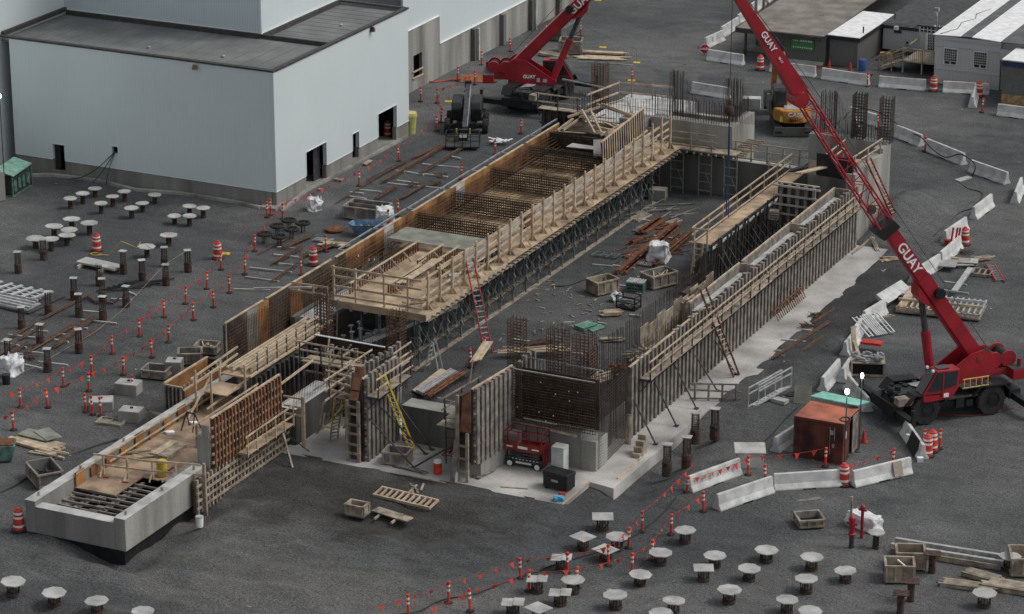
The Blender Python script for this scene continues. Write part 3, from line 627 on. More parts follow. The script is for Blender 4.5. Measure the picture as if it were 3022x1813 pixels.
# stop sign and notice
t = thing('stop_sign', 'red octagonal stop sign at the corner of the barrier curve', 'sign', at('c', 142, 405))
m = MB(); q = Vector(t.location); rz = YAW
def oct_(c, r, rz):
    return [Vector(c) + Vector((math.cos(rz), math.sin(rz), 0)) * r * math.cos(R(22.5 + 45 * k)) + Vector((0, 0, r * math.sin(R(22.5 + 45 * k)))) for k in range(8)]
fw = Vector((math.sin(YAW), -math.cos(YAW), 0))
m.extr(oct_(q + Vector((0, 0, .55)) + fw * .1, .36, rz), fw * .03); m.build('sign_plate', M['signred'], t)
m = MB(); m.extr(oct_(q + Vector((0, 0, .55)) + fw * .09, .40, rz), fw * .02); m.build('sign_rim', M['white'], t)
m = MB(); m.bar(q, q + Vector((0, 0, .5)), .06); m.build('post', M['dsteel'], t)
text('lettering', 'ARRÊT', .2, M['white'], t, Vector((0, 0, .55)) + fw * .14, Matrix.Rotation(YAW, 4, 'Z') @ Matrix.Rotation(R(90), 4, 'X'))
p = at('c', 200, 335) + Vector((-.05, .02, .25)) + n * 0
d = (at('c', 262, 302) - at('c', 135, 360)).normalized()
lean('white_notice', 'white notice sheet with black marks on the barrier behind the stop sign', 'notice', p + Vector((.10, -.06, 0)), d * .5, (0, 0, .55), .02, M['white'])
for i, (x, y) in enumerate(((515, 125), (572, 90), (655, 40))):
    p = at('c', x, y); m = MB(); m.bar(p, p + Vector((0, 0, 1.5)), .2); tag(m.build('timber_post', M['lumber2']), 'brown timber post behind the barriers beside the tan roof, %s' % ordl(i, 3, 'near end'), 'post', 'timber posts by the tan roof')
# ---------------------------------------------------------------- the structure in the pit
def kid(name, mb, m, root, **k): return mb.build(name, M[m] if isinstance(m, str) else m, root, **k)
def V3(p, z): return Vector((p[0], p[1], z))
def rail_run(root, p, q, z0, h, n, side=Vector((0, 0, 0)), pm='dsteel', rm='lumber', rails=(.5, 1.0), pw=.07, rw=.09, toe=False, over=.3):
    p, q = Vector((p[0], p[1], 0)), Vector((q[0], q[1], 0)); d = (q - p).normalized()
    for i in range(n):
        a = p.lerp(q, i / max(1, n - 1)); m = MB(); m.bar(V3(a, z0 - .1), V3(a, z0 + h), pw); kid('guard_post', m, pm, root)
    for r in rails:
        m = MB(); j = rnd.uniform(-.03, .03); m.bar(V3(p - d * over, z0 + h * r + j), V3(q + d * over, z0 + h * r - j), .045, rw); kid('guard_rail', m, rm, root)
    if toe:
        m = MB(); m.bar(V3(p, z0 + .12), V3(q, z0 + .12), .04, .18); kid('toe_board', m, rm, root)
def formwall(name, lab, p, q, z0, z1, nrm, nst, sw=.22, sd=.22, ply='plydark', stud='greywood', walers=(), wm='lumber2', walk=None, cap=True, cat='formwork', ragged=.0, stud_name='strongback', grp=None, pm='dsteel'):
    p, q = Vector((p[0], p[1], 0)), Vector((q[0], q[1], 0)); d = (q - p); L = d.length; d.normalize()
    n = Vector((nrm[0], nrm[1], 0)).normalized()
    t = thing(name, lab, cat, ((p.x + q.x) / 2, (p.y + q.y) / 2, 0)); 
    if grp: t['group'] = grp
    m = MB(); N = max(2, int(L / 1.2))
    for i in range(N):
        a, b = p + d * (L * i / N + .004), p + d * (L * (i + 1) / N - .004)
        m.extr([V3(a, z0), V3(b, z0), V3(b, z1), V3(a, z1)], -n * .05)
    kid('plywood_face', m, ply, t)
    proto = None
    for i in range(nst):
        a = p + d * (L * (i + .5) / nst); zt = z1 + (rnd.uniform(.0, ragged) if ragged else 0); zb = z0 + (rnd.uniform(-.03, .03) if ragged else 0)
        m = MB(); s = sw
        c0 = a + n * .01
        m.extr([V3(c0 - d * s / 2, zb), V3(c0 + d * s / 2, zb), V3(c0 + d * s / 2, zt), V3(c0 - d * s / 2, zt)], n * sd)
        kid(stud_name, m, stud, t)
    for k, zw in enumerate(walers):
        m = MB(); off = sd * .45; a, b = p + n * off, q + n * off
        j = rnd.uniform(-.2, .2); m.bar(V3(a - d * .1, zw + .02), V3(b + d * (.1 + j * .5), zw - .02), .07, .12)
        kid('waler', m, wm, t)
    if cap:
        m = MB(); m.bar(V3(p, z1 + .04), V3(q, z1 + .04), .12, .07, up=(0, 0, 1)); kid('top_board', m, 'lumber', t)
    if walk:
        zw, wd, s0, s1, npost = walk
        a, b = p + d * s0 + n * (sd + .02), p + d * s1 + n * (sd + .02)
        m = MB(); k = max(2, int((s1 - s0) / 2.4))
        for i in range(k):
            c0, c1 = a.lerp(b, i / k) + d * .01, a.lerp(b, (i + 1) / k) - d * .01; j = rnd.uniform(-.02, .02)
            m.extr([V3(c0, zw + j), V3(c1, zw + j), V3(c1 + n * wd, zw + j), V3(c0 + n * wd, zw + j)], (0, 0, .05))
        kid('walkway', m, 'ply' if pm == 'lumber' else 'lumber2', t)
        for i in range(npost):
            c = a.lerp(b, i / (npost - 1)) 
            m = MB(); m.bar(V3(c, zw - .04), V3(c + n * wd, zw - .04), .07); m.bar(V3(c + n * .02, zw - .7), V3(c + n * wd * .9, zw - .05), .05); kid('walkway_bracket', m, pm if pm == 'dsteel' else 'lumber2', t)
        rail_run(t, a + n * (wd - .03), b + n * (wd - .03), zw, 1.05, npost, over=.2, pm=pm)
    return t
def bars_h(m, p, q, z0, z1, dz, r):
    z = z0
    while z <= z1 + 1e-6: m.tube(V3(p, z), V3(q, z), r, 4, cap=False); z += dz
def bars_v(m, p, q, z0, z1, ds, r, jit=.0):
    p, q = Vector((p[0], p[1], 0)), Vector((q[0], q[1], 0)); L = (q - p).length; n = int(L / ds)
    for i in range(n + 1):
        a = p.lerp(q, i / n); j = rnd.uniform(-jit, jit); m.tube(V3(a, z0), V3(a + Vector((j * .15, j * .15, 0)), z1 + j), r, 4, cap=False)
def cage(lab, x, y, z0, z1, w, dp, nv=4, dz=.18, r=.02, mt='rebar', rings=None):
    t = thing('rebar_cage', lab, 'rebar cage', (x, y, z0)); m = MB()
    cs = [(x - w / 2, y - dp / 2), (x + w / 2, y - dp / 2), (x + w / 2, y + dp / 2), (x - w / 2, y + dp / 2)]
    for i in range(4):
        a, b = cs[i], cs[(i + 1) % 4]
        for k in range(nv):
            c = (a[0] + (b[0] - a[0]) * k / nv, a[1] + (b[1] - a[1]) * k / nv); m.tube((*c, z0), (*c, z1 + rnd.uniform(-.06, .06)), r * 1.15, 4, cap=False)
    kid('vertical_bars', m, mt, t); m = MB(); z = z0 + .1
    while z < (rings or z1 - .12):
        for i in range(4): m.tube((*cs[i], z), (*cs[(i + 1) % 4], z), r, 4, cap=False)
        z += dz
    kid('ties', m, mt, t); return t

# --- concrete abutment, lower left
t = thing('concrete_abutment', 'grey concrete box abutment with open joists at the lower left', 'abutment', (-77, 113, 0))
m = MB(); m.box(-80.0, -79.42, 111.85, 131.2, .1, 1.78); kid('left_wall', m, 'plinth', t, bevel=.02)
m = MB(); m.box(-74.88, -74.25, 111.85, 119.4, .1, 1.78); kid('right_wall', m, 'conc', t, bevel=.02)
m = MB(); m.box(-79.415, -74.885, 111.85, 112.5, .1, 1.5); kid('front_wall', m, 'plinth', t, bevel=.02)
m = MB(); m.box(-80.015, -79.40, 111.84, 131.2, 1.781, 1.79); m.box(-74.9, -74.24, 111.84, 119.4, 1.781, 1.79); m.box(-79.41, -74.89, 111.84, 112.5, 1.501, 1.51); kid('wall_tops', m, 'conc_top', t)
m = MB(); m.box(-79.6, -74.55, 112.15, 130, -1.4, .09); kid('footing', m, 'black', t)
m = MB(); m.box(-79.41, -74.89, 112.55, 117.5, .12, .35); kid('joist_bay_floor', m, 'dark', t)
m = MB()
for a, b, c, d in ((-79.38, -77.0, 115.25, 117.8), (-79.38, -76.1, 117.8, 120.4), (-76.09, -74.9, 117.9, 120.4), (-79.38, -77.2, 120.41, 122.8), (-77.19, -74.7, 120.41, 122.8), (-79.38, -77, 122.81, 126), (-76.99, -74.7, 122.81, 126), (-79.38, -74.7, 126.01, 129.5)):
    m.box(a, b - .01, c, d - .01, 1.2, 1.25 + rnd.uniform(0, .01))
kid('plywood_deck', m, 'plydirty', t)
for i in range(9):
    y = 112.8 + i * .52; x0 = -79.3 + rnd.uniform(0, .15); x1 = -77.2 + rnd.uniform(-.2, .5) if y < 117.8 else -76
    m = MB(); m.bar((x0 + .1 * (i % 2), y, 1.12), (x1, y + rnd.uniform(-.05, .05), 1.12), .08, .11); kid('joist', m, 'greywood', t)
    m = MB(); m.bar((x1 - .5, y + .14, 1.11), (-75.0 - rnd.uniform(0, .2), y + .14, 1.11), .08, .11); kid('joist', m, 'greywood', t)
for x in (-78.3, -76.9, -75.6):
    m = MB(); m.box(x - .1, x + .1, 112.6, 117.7, .85, 1.03); kid('bearer', m, 'greywood', t)
m = MB(); m.box(-79.41, -79.33, 112.6, 115.2, .5, .95); kid('ledger', m, 'lumber2', t)
for x, y in ((-79.7, 112.5), (-79.7, 116.2), (-79.7, 120.2), (-74.55, 112.3), (-74.55, 115.6), (-74.55, 118.6)):
    m = MB()
    for k in range(4): m.tube((x + .08 * (k % 2), y + .08 * (k // 2), 1.7), (x + .08 * (k % 2), y + .08 * (k // 2), 2.0), .014, 4)
    kid('anchor_bolts', m, 'rebar', t)
for i in range(10):
    m = MB(); m.box(-79.38, -79.30, 115.3 + i * 1.38, 116.1 + i * 1.38, 1.26, 2.0 if i in (0, 4, 7, 9) else 1.75); kid('edge_form_board', m, 'plyform', t)
m = MB(); m.bar((-79.36, 115.3, 1.95), (-79.36, 129, 1.95), .14, .05); m.bar((-79.2, 118.2, 1.55), (-79.2, 128, 1.6), .05, .09); kid('edge_plate', m, 'lumber', t)
m = MB(); m.box(-74.95, -74.9, 116.6, 119.3, 1.26, 1.9); m.bar((-74.99, 116.4, 1.9), (-74.99, 119.3, 1.9), .05, .1); kid('edge_form_boards', m, 'greywood', t)
# guard rail across the deck
g_ = thing('timber_guard_rail', 'yellowish timber guard rail across the abutment deck', 'guard rail', (-77, 118, 1.25))
for i, (x, y) in enumerate(((-79.0, 117.3), (-77.6, 117.35), (-76.4, 117.8), (-75.2, 118.0))):
    m = MB(); m.bar((x, y, 1.25), (x, y, 2.3), .09); kid('guard_post', m, 'lumber', g_)
    if i < 3: m = MB(); m.bar((x, y, 1.7), (x + .1, y - .5, 1.28), .06); kid('post_brace', m, 'lumber', g_)
for z in (1.75, 2.28):
    m = MB(); m.bar((-79.5, 117.2, z), (-76.7, 117.6, z), .05, .1); kid('guard_rail', m, 'lumber', g_)
    m = MB(); m.bar((-76.8, 117.55, z), (-73.9, 118.3, z), .05, .1); kid('guard_rail', m, 'lumber', g_)
m = MB(); m.lathe([(.24, 0), (.27, .1), (.27, .6), (.29, .8), (.24, .85)], (-76.2, 118.35, 1.26), 12)
tag(m.build('yellow_bin', M['yellow'], smooth=True), 'yellow plastic bin standing on the abutment deck', 'bin')
m = MB(); m.cbox((-77.6, 121.2, 1.34), (1.0, 1.9, .16)); tag(m.build('plywood_stack', M['lumber2']), 'low stack of brown form boards on the abutment deck', 'boards')
m = MB(); m.cbox((-77.85, 121.2, 1.46), (.42, 1.9, .05)); tag(m.build('pale_plank', M['lumber']), 'pale plank lying on the brown board stack', 'plank')
def strewn(name, lab, cat, c, n, L, spread, ang, mt, w=.1, h=.05, z=.03, sa=.25, layers=3):
    m = MB(); c = Vector(c)
    for i in range(n):
        a = ang + rnd.uniform(-sa, sa); l = L * rnd.uniform(.6, 1.05); o = Vector((rnd.uniform(-spread, spread), rnd.uniform(-spread, spread), 0)); zz = c.z + z + (i % layers) * (h + .006)
        dv = Vector((math.cos(a), math.sin(a), 0)) * l / 2; p = V3(c + o, zz); m.bar(p - dv, p + dv, w, h)
    return tag(m.build(name, M[mt]), lab, cat)
strewn('lumber_offcuts', 'scattered pale lumber offcuts on the abutment deck left of the board stack', 'lumber', (-78.6, 120.2, 1.26), 9, 1.5, .35, R(35), 'lumber', z=.04)
m = MB(); m.box(-76.3, -76.2, 119.0, 119.6, 1.26, 1.32); m.cbox((-78.6, 116.9, 1.29), (.3, .08, .05), .4); m.cbox((-77.4, 116.8, 1.29), (.35, .07, .05), .2)
tag(m.build('red_shovel', M['red2']), 'small red tools lying on the abutment deck near the yellow bin', 'tools')
for k, (x, y) in enumerate(((-78.9, 123.4), (-78.4, 125.1), (-77.4, 127.3))):
    m = MB(); m.prism([(x - .3, y - .1), (x, y - .25), (x + .35, y), (x + .1, y + .22)], 1.26, 1.38)
    tag(m.build('white_sheet', M['white']), 'crumpled white sheet on the abutment deck, %s from the front' % ORD[k], 'sheet')
t2 = thing('folding_trestle', 'black folding steel trestle standing on the abutment deck', 'trestle', (-78.2, 124.4, 1.25))
m = MB(); c = Vector((-78.2, 124.4, 1.25))
for dx in (-.35, .35):
    for dy in (-.4, .4): m.bar(c + Vector((dx, dy, 0)), c + Vector((dx * .7, 0, .9)), .05)
m.bar(c + Vector((-.25, 0, .9)), c + Vector((.25, 0, .9)), .06); kid('frame', m, 'black', t2)
t2 = thing('folding_trestle', 'red folding trestle on the deck behind the tall stud formwork', 'trestle', (-76.0, 124.3, 1.25))
m = MB(); c = Vector((-76.0, 124.3, 1.25))
for dx in (-.4, .4):
    for dy in (-.3, .3): m.bar(c + Vector((dx, dy, 0)), c + Vector((dx * .8, 0, .85)), .05)
kid('legs', m, 'red2', t2); m = MB(); m.bar(c + Vector((-.5, 0, .87)), c + Vector((.5, 0, .87)), .1, .06); kid('top_bar', m, 'lumber2', t2)

# --- tall stud formwork on the right of the abutment
f1 = formwall('stud_formwork', 'tall red brown stud formwork with walkway beside the abutment', (-74.0, 119.6), (-74.0, 126.5), 1.6, 4.25, (1, 0), 21, sw=.12, sd=.16, ply='plydark', stud='plyred', walers=(1.9, 2.35, 2.85, 3.3, 3.75), walk=(1.62, .62, 2.2, 6.9, 6), stud_name='stud', pm='lumber')
m = MB(); m.box(-74.1, -74.0, 117.8, 126.9, -.2, 1.59); kid('lower_plywood', m, 'plydark', f1)
for i in range(26):
    y = 117.9 + i * .35; m = MB(); m.box(-73.995, -73.86, y, y + .12, -.25, 1.59 if y < 121.7 else 1.5); kid('stud', m, 'lumber2', f1)
for z in (.1, .5, .9, 1.3): m = MB(); m.bar((-73.8, 117.7, z), (-73.8, 127, z + .02), .07, .12); kid('waler', m, 'lumber2', f1)
m = MB(); m.bar((-73.65, 118.3, -.4), (-73.7, 118.3, 2.4), .14); kid('corner_post', m, 'lumber2', f1)
m = MB(); m.bar((-73.1, 127.3, 0), (-73.1, 127.3, 2.9), .16); kid('corner_post', m, 'lumber', f1)
for z in (1.85, 2.3, 2.8): m = MB(); m.bar((-74.2, 127.2, z), (-73.05, 127.2, z), .05, .1); kid('guard_rail', m, 'lumber', f1)
m = MB(); m.bar((-73.3, 125.5, 1.5), (-72.3, 124.7, -.05), .09); kid('prop', m, 'lumber2', f1)
m = MB(); m.bar((-73.6, 125.8, 1.5), (-72.6, 127, 0), .05); kid('prop', m, 'dsteel', f1)
m = MB(); m.box(-74.8, -74.12, 119.5, 119.62, 1.3, 3.3); m.box(-74.5, -74.12, 119.47, 119.6, 3.3, 3.9); kid('end_bulkhead', m, 'conc', f1)
# --- left form box
f2 = formwall('form_box', 'brown timber form box beside the abutment left wall', (-81.25, 126.8), (-81.25, 131.2), .05, 2.45, (-1, 0), 9, sw=.12, sd=.14, ply='plyform', stud='greywood', stud_name='stud')
m = MB(); m.box(-81.2, -80.12, 126.75, 126.82, 0, 2.35); m.box(-81.2, -80.12, 131.15, 131.22, .4, 2.45); kid('end_panel', m, 'plydark', f2)
for i in range(5): m = MB(); m.box(-81.2 + i * .24, -81.12 + i * .24, 126.62, 126.74, 0, 2.35); kid('stud', m, 'greywood', f2)
m = MB(); m.bar((-81.3, 126.75, 2.42), (-80.1, 126.75, 2.42), .1, .08); kid('top_board', m, 'lumber', f2)
m = MB(); m.box(-80.16, -80.08, 126.9, 131.2, 0, 2.2); kid('inner_panel', m, 'plyform', f2)
m = MB(); m.bar((-80.1, 126.8, 2.24), (-80.1, 131.2, 2.24), .12, .08); kid('top_board', m, 'lumber', f2)
for i in range(10): m = MB(); m.box(-80.3, -80.2, 127.1 + .42 * i, 127.2 + .42 * i, 1.4, 2.4 + rnd.uniform(-.1, .15)); kid('stud', m, 'lumber2', f2)
m = MB(); m.bar((-82, 126.3, 0), (-82, 126.3, 1.1), .12); m.bar((-82.1, 126.25, .45), (-79.9, 126.3, .4), .06, .12); m.bar((-82.1, 126.25, .9), (-80.4, 126.3, .85), .06, .12); kid('stub_rail', m, 'lumber2', f2)
# --- beam form with long lumber
b_ = thing('beam_formwork', 'long beam formwork of pale lumber walers above dark panels', 'formwork', (-78, 132, 0))
for i in range(8):
    x = -78.75 + .20 * i; m = MB(); j = rnd.uniform(-.1, .1)
    m.bar((x, 129.0 + rnd.uniform(0, .6), 3.0 - .03 * (i % 3)), (x, 138.3 - rnd.uniform(0, 1.5), 3.0 - .03 * (i % 2)), .11, .1); kid('waler', m, 'lumber', b_)
m = MB(); m.box(-78.9, -77.3, 128.7, 137.5, 2.72, 2.8); kid('deck', m, 'ply', b_)
m = MB(); m.box(-77.25, -77.18, 128.9, 137.5, .2, 2.85); kid('side_panel', m, 'plydark', b_)
for i in range(17): m = MB(); m.box(-77.17, -76.98, 129.1 + .5 * i, 129.28 + .5 * i, .2, 2.5 + rnd.uniform(0, .3)); kid('strongback', m, 'dsteel', b_)
m = MB(); m.bar((-77.05, 128.6, 2.9), (-77.05, 136.2, 2.9), .12, .1); kid('edge_board', m, 'lumber', b_)
for i in range(7):
    m = MB(); m.bar((-77.1, 129.5 + i * 1.05, 2.7), (-77.1, 129.5 + i * 1.05, 3.95), .06); kid('guard_post', m, 'dsteel', b_)
for z in (3.4, 3.85): m = MB(); m.bar((-77.1, 129.2, z), (-77.1, 136.2, z), .05, .1); kid('guard_rail', m, 'lumber', b_)
m = MB(); m.box(-78.9, -77.5, 126.9, 128.6, 2.3, 2.36); kid('landing', m, 'ply', b_)
for a, b in (((-79.3, 126.3, 3.2), (-78.6, 130, 3.9)), ((-79.3, 126.3, 2.8), (-78.6, 130, 3.5)), ((-78.3, 126.2, 1.7), (-77.3, 129, 2.7)), ((-78.6, 124.6, 1.5), (-78.8, 127.6, 3.1))):
    m = MB(); m.bar(a, b, .06, .11); kid('guard_rail', m, 'lumber', b_)
for p in ((-79.2, 126.6), (-78.3, 126.7), (-77.3, 128.5), (-78.9, 128.6)): m = MB(); m.bar((*p, 1.3), (*p, 3.6), .1); kid('guard_post', m, 'lumber', b_)
# walkway along the inside of the abutment
g_ = thing('timber_guard_rail', 'timber guard rail along the plywood walkway behind the tall stud formwork', 'guard rail', (-76.2, 125, 1.25))
rail_run(g_, (-76.6, 122.4), (-76.6, 128.4), 1.3, 1.25, 4, pm='lumber2', pw=.11)
m = MB(); m.box(-76.5, -75.3, 123.2, 128.6, 1.27, 1.33); kid('walkway', m, 'ply', g_)
# --- dowelled concrete wall
t = thing('dowelled_wall', 'dark concrete wall topped by a row of vertical dowel bars left of the slab', 'wall', (-74.1, 129, 0))
m = MB(); m.box(-74.75, -73.62, 127.4, 131.6, -.1, 2.05); kid('wall', m, 'wet_conc', t)
m = MB(); m.box(-74.75, -73.6, 127.4, 131.6, 2.051, 2.06); kid('wall_top', m, 'conc_top', t)
m = MB()
for x in (-74.6, -73.8): bars_v(m, (x, 127.5), (x, 131.6), 2.0, 2.95, .17, .012, .04)
bars_h(m, (-73.8, 127.5), (-73.8, 131.6), 2.3, 2.4, .3, .01); kid('dowel_bars', m, 'rebar2', t)
m = MB(); m.bar((-75.0, 127.3, 2.9), (-75.0, 131.8, 3.1), .1, .1); kid('rail', m, 'lumber', t)
# --- dark cross wall of rebar and panels
t = thing('rebar_cross_wall', 'dark rebar wall across the pit below the plywood platform', 'rebar wall', (-74.8, 135.7, 0))
m = MB(); m.box(-77.0, -72.6, 135.75, 135.85, 0, 2.95); kid('back_panel', m, 'plydark', t)
m = MB(); bars_v(m, (-77, 135.6), (-72.6, 135.6), 0, 3.25, .16, .013, .08); kid('vertical_bars', m, 'rebar2', t)
m = MB(); bars_h(m, (-77, 135.58), (-72.6, 135.58), .2, 2.9, .17, .012); kid('horizontal_bars', m, 'rebar2', t)
m = MB(); m.bar((-77, 135.6, 3.0), (-72.6, 135.5, 3.0), .14, .04); kid('white_edge', m, 'white', t)
for i in range(9): m = MB(); m.box(-76.7 + i * .5, -76.5 + i * .5, 134.9, 135.05, 0, 2.45 + .2 * (i % 3)); kid('strongback', m, 'greywood', t)
g_ = thing('scaffold_walkway', 'timber walkway with guard rails in front of the dark rebar cross wall', 'walkway', (-74, 132.5, 2.6))
m = MB(); m.box(-76.2, -72.6, 132.6, 133.6, 2.55, 2.62); kid('deck', m, 'lumber2', g_)
rail_run(g_, (-76.2, 132.5), (-72.3, 132.5), 2.62, 1.1, 4, rails=(.2, .6, 1.0))
for x in (-76, -74.4, -72.6): m = MB(); m.bar((x, 132.6, 0), (x, 132.6, 2.6), .1); kid('prop', m, 'greywood', g_)
cage('brown rebar column cage at the left corner of the dark cross wall', -77.2, 137.0, 2.2, 5.0, .75, .75, 4)
cage('tall brown rebar column cage in front of the plywood platform corner', -72.3, 136.3, .3, 4.9, .8, .8, 4)

# --- front formwork, left of the slab opening
fa = formwall('column_formwork', 'grey strongback formwork with walkway and yellow ladder on the front slab', (-69.35, 126.95), (-69.35, 130.6), .0, 4.6, (1, 0), 8, sw=.24, sd=.24, ply='plydark', stud='greywood', walk=(3.7, .68, .0, 3.65, 4), ragged=.25)
for k in range(14): m = MB(); z = .3 + .3 * k; m.bar((-69.24, 126.95, z), (-69.24, 130.6, z), .1, .08); kid('waler', m, 'plydark' if k % 3 else 'lumber2', fa)
m = MB(); m.box(-70.15, -69.4, 127.05, 130.6, 0, 3.9); kid('concrete_core', m, 'plydark', fa)
for x in (-70.2, -69.55): m = MB(); m.bar((x, 126.8, 0), (x, 126.8, 3.4), .15); kid('corner_post', m, 'lumber2', fa)
for z in (.5, 1.0, 1.6, 2.1, 2.7, 3.1): m = MB(); m.bar((-70.3, 126.72, z), (-69.4, 126.72, z), .06, .12); kid('waler', m, 'lumber2', fa)
m = MB(); m.extr([(-70.1, 126.85, 3.4), (-69.6, 126.85, 3.4), (-69.6, 127.6, 5.0), (-70.1, 127.6, 5.0)], (0, .06, 0)); kid('hopper_board', m, 'plyred', fa)
for i in range(7): m = MB(); m.box(-70.4, -70.2, 127.2 + .5 * i, 127.38 + .5 * i, 0, 4.4 + rnd.uniform(0, .3)); kid('strongback', m, 'greywood', fa)
m = MB(); m.box(-71.0, -70.42, 127.0, 130.6, 3.3, 3.36); kid('walkway', m, 'lumber2', fa)
rail_run(fa, (-71.0, 126.4), (-71.0, 130.6), 3.4, 1.2, 3, rails=(.1, .55, 1.0), over=.5)
for z in (3.6, 4.1, 4.6): m = MB(); m.bar((-71.7, 127.3, z), (-70.1, 127.0, z), .05, .1); kid('guard_rail', m, 'lumber', fa)
def brace(lab, p, q, r=.045, mt='dsteel'):
    t = thing('pipe_brace', lab, 'brace', q); m = MB(); m.tube(p, q, r, 6); kid('pipe', m, mt, t)
    m = MB(); m.cbox(Vector(q) + Vector((0, 0, .03)), (.22, .22, .05)); kid('foot_plate', m, mt, t); return t
brace('dark pipe brace from the yellow ladder formwork to the slab, nearest one', (-69.1, 127.1, 2.45), (-66.42, 127.2, .02))
brace('dark pipe brace from the yellow ladder formwork to the slab, middle one', (-69.1, 128.5, 2.55), (-66.95, 129.3, .02))
brace('dark pipe brace from the yellow ladder formwork to the slab, farthest one', (-69.1, 129.9, 2.6), (-66.9, 129.95, .02))
brace('dark pipe brace leaning up from the slab to the narrow front formwork', (-63.6, 127.0, 2.3), (-66.7, 127.3, .02), .06)
# --- front formwork, right one, on a low concrete wall
fb = formwall('wall_formwork', 'grey strongback formwork standing on a low concrete wall in front of the rebar block', (-63.1, 127.0), (-62.75, 131.0), .95, 5.05, (1, 0), 9, sw=.25, sd=.24, ply='plydark', stud='greywood', ragged=.06)
for k in range(14): m = MB(); z = 1.15 + .29 * k; m.bar((-62.98, 127.0, z), (-62.63, 131.0, z), .1, .08); kid('waler', m, 'plydark' if k % 3 else 'lumber2', fb)
m = MB(); m.prism([(-63.6, 127.6), (-62.9, 127.6), (-62.45, 132), (-63.15, 132)], 0, .94); kid('low_wall', m, 'conc', fb)
m = MB(); m.box(-62.5, -62.0, 130.0, 130.6, 0, 1.75); kid('concrete_pier', m, 'conc', fb)
m = MB(); m.prism([(-63.9, 127.1), (-63.2, 127.1), (-62.9, 131), (-63.6, 131)], 1.0, 4.6); kid('form_core', m, 'plydark', fb)
m = MB(); m.extr([(-63.75, 126.95, 2.7), (-63.15, 126.95, 2.7), (-63.15, 126.95, 5.0), (-63.6, 126.95, 4.7)], (0, .05, 0)); kid('end_panel', m, 'plyred', fb)
for x in (-63.85, -63.3): m = MB(); m.bar((x, 126.85, 0), (x, 126.85, 4.7 if x < -63.5 else 2.7), .15); kid('corner_post', m, 'lumber2', fb)
for z in (.6, 1.3, 2.0): m = MB(); m.bar((-63.95, 126.78, z), (-63.2, 126.78, z), .06, .12); kid('waler', m, 'lumber2', fb)
m = MB(); m.bar((-63.95, 126.4, .0), (-63.85, 126.75, 2.3), .26, .05); kid('leaning_plank', m, 'greywood', fb)
m = MB(); m.box(-64.9, -63.95, 127.6, 130.8, 3.0, 3.06); kid('walkway', m, 'lumber2', fb)
rail_run(fb, (-64.9, 127.5), (-64.6, 130.8), 3.06, 1.1, 3, rm='lumber2')
m = MB(); m.bar((-65.5, 127.9, 3.9), (-63.5, 127.3, 4.0), .05, .09); kid('guard_rail', m, 'lumber2', fb)
for k, z in enumerate((.0,)):
    for (x, y) in ((-65.4, 128.6), (-64.6, 128.6), (-65.4, 129.8), (-64.6, 129.8)): m = MB(); m.bar((x, y, 0), (x, y, 3.0), .05); kid('scaffold_leg', m, 'dsteel', fb)
for z in (.5, 1.0, 1.5, 2.0): m = MB(); m.bar((-65.4, 128.6, z), (-64.6, 128.6, z), .04); kid('scaffold_rung', m, 'dsteel', fb)
m = MB(); m.box(-65.9, -64.5, 128.5, 129.9, 2.1, 2.15); kid('scaffold_plank', m, 'lumber2', fb)
# low wall at the back of the slab opening
t = thing('low_concrete_wall', 'low concrete wall with a pale top across the back of the front slab', 'wall', (-66.5, 130.8, 0))
m = MB(); m.box(-68.9, -63.9, 130.4, 131.5, 0, 2.05); kid('wall', m, 'conc_dark', t)
m = MB(); m.box(-68.9, -63.9, 130.38, 131.52, 2.051, 2.06); kid('wall_top', m, 'conc', t)
# --- rebar block over concrete base
t = thing('rebar_block', 'dense dark brown rebar block on a concrete base behind the red scissor lift', 'rebar wall', (-60.3, 131.2, 0))
m = MB(); m.box(-62.7, -58.83, 131.0, 132.4, 0, 2.1); kid('concrete_base', m, 'conc', t)
m = MB(); m.box(-58.82, -57.95, 130.95, 132.4, 0, 1.66); kid('corner_column', m, 'conc', t, bevel=.02)
m = MB(); m.box(-62.7, -57.98, 131.35, 131.4, 2.15, 4.93); kid('dark_backing', m, 'plydark', t)
m = MB(); bars_v(m, (-62.6, 131.1), (-57.95, 131.1), 2.12, 4.9, .13, .014, .03); bars_h(m, (-62.6, 131.12), (-57.95, 131.12), 2.2, 4.9, .13, .014); kid('inner_bars', m, 'rebar2', t)
m = MB(); bars_v(m, (-62.6, 130.72), (-57.9, 130.72), 2.12, 5.0, .15, .015, .03); bars_v(m, (-62.6, 131.5), (-57.9, 131.5), 2.1, 5.75, .17, .012, .15); bars_v(m, (-62.6, 130.95), (-57.9, 130.95), 4.8, 5.7, .2, .012, .2); kid('vertical_bars', m, 'rebar2', t)
m = MB(); bars_h(m, (-62.6, 130.66), (-57.9, 130.66), 2.2, 5.0, .155, .021); kid('horizontal_bars', m, 'rebar', t)
m = MB(); m.bar((-62.6, 130.8, 5.0), (-58, 130.85, 4.97), .06, .04); m.bar((-62.6, 132.1, 5.2), (-58.1, 132.1, 5.15), .05, .07); kid('white_top_edge', m, 'whiteply', t)
m = MB(); m.bar((-62.2, 130.9, 2.05), (-58.9, 130.6, 1.95), .07, .12); m.bar((-61.9, 130.6, 2.45), (-60, 130.6, 2.42), .05, .06); kid('ledger_board', m, 'lumber', t)
for k in range(9):
    m = MB(); m.cbox((rnd.uniform(-62.3, -58.2), 130.64, rnd.uniform(2.4, 4.6)), (.04, .03, .07), rnd.uniform(0, 1)); kid('white_tag', m, 'white', t)
t = thing('rebar_mat', 'open black rebar mat standing on the slab right of the corner column', 'rebar mat', (-58, 133.8, 0))
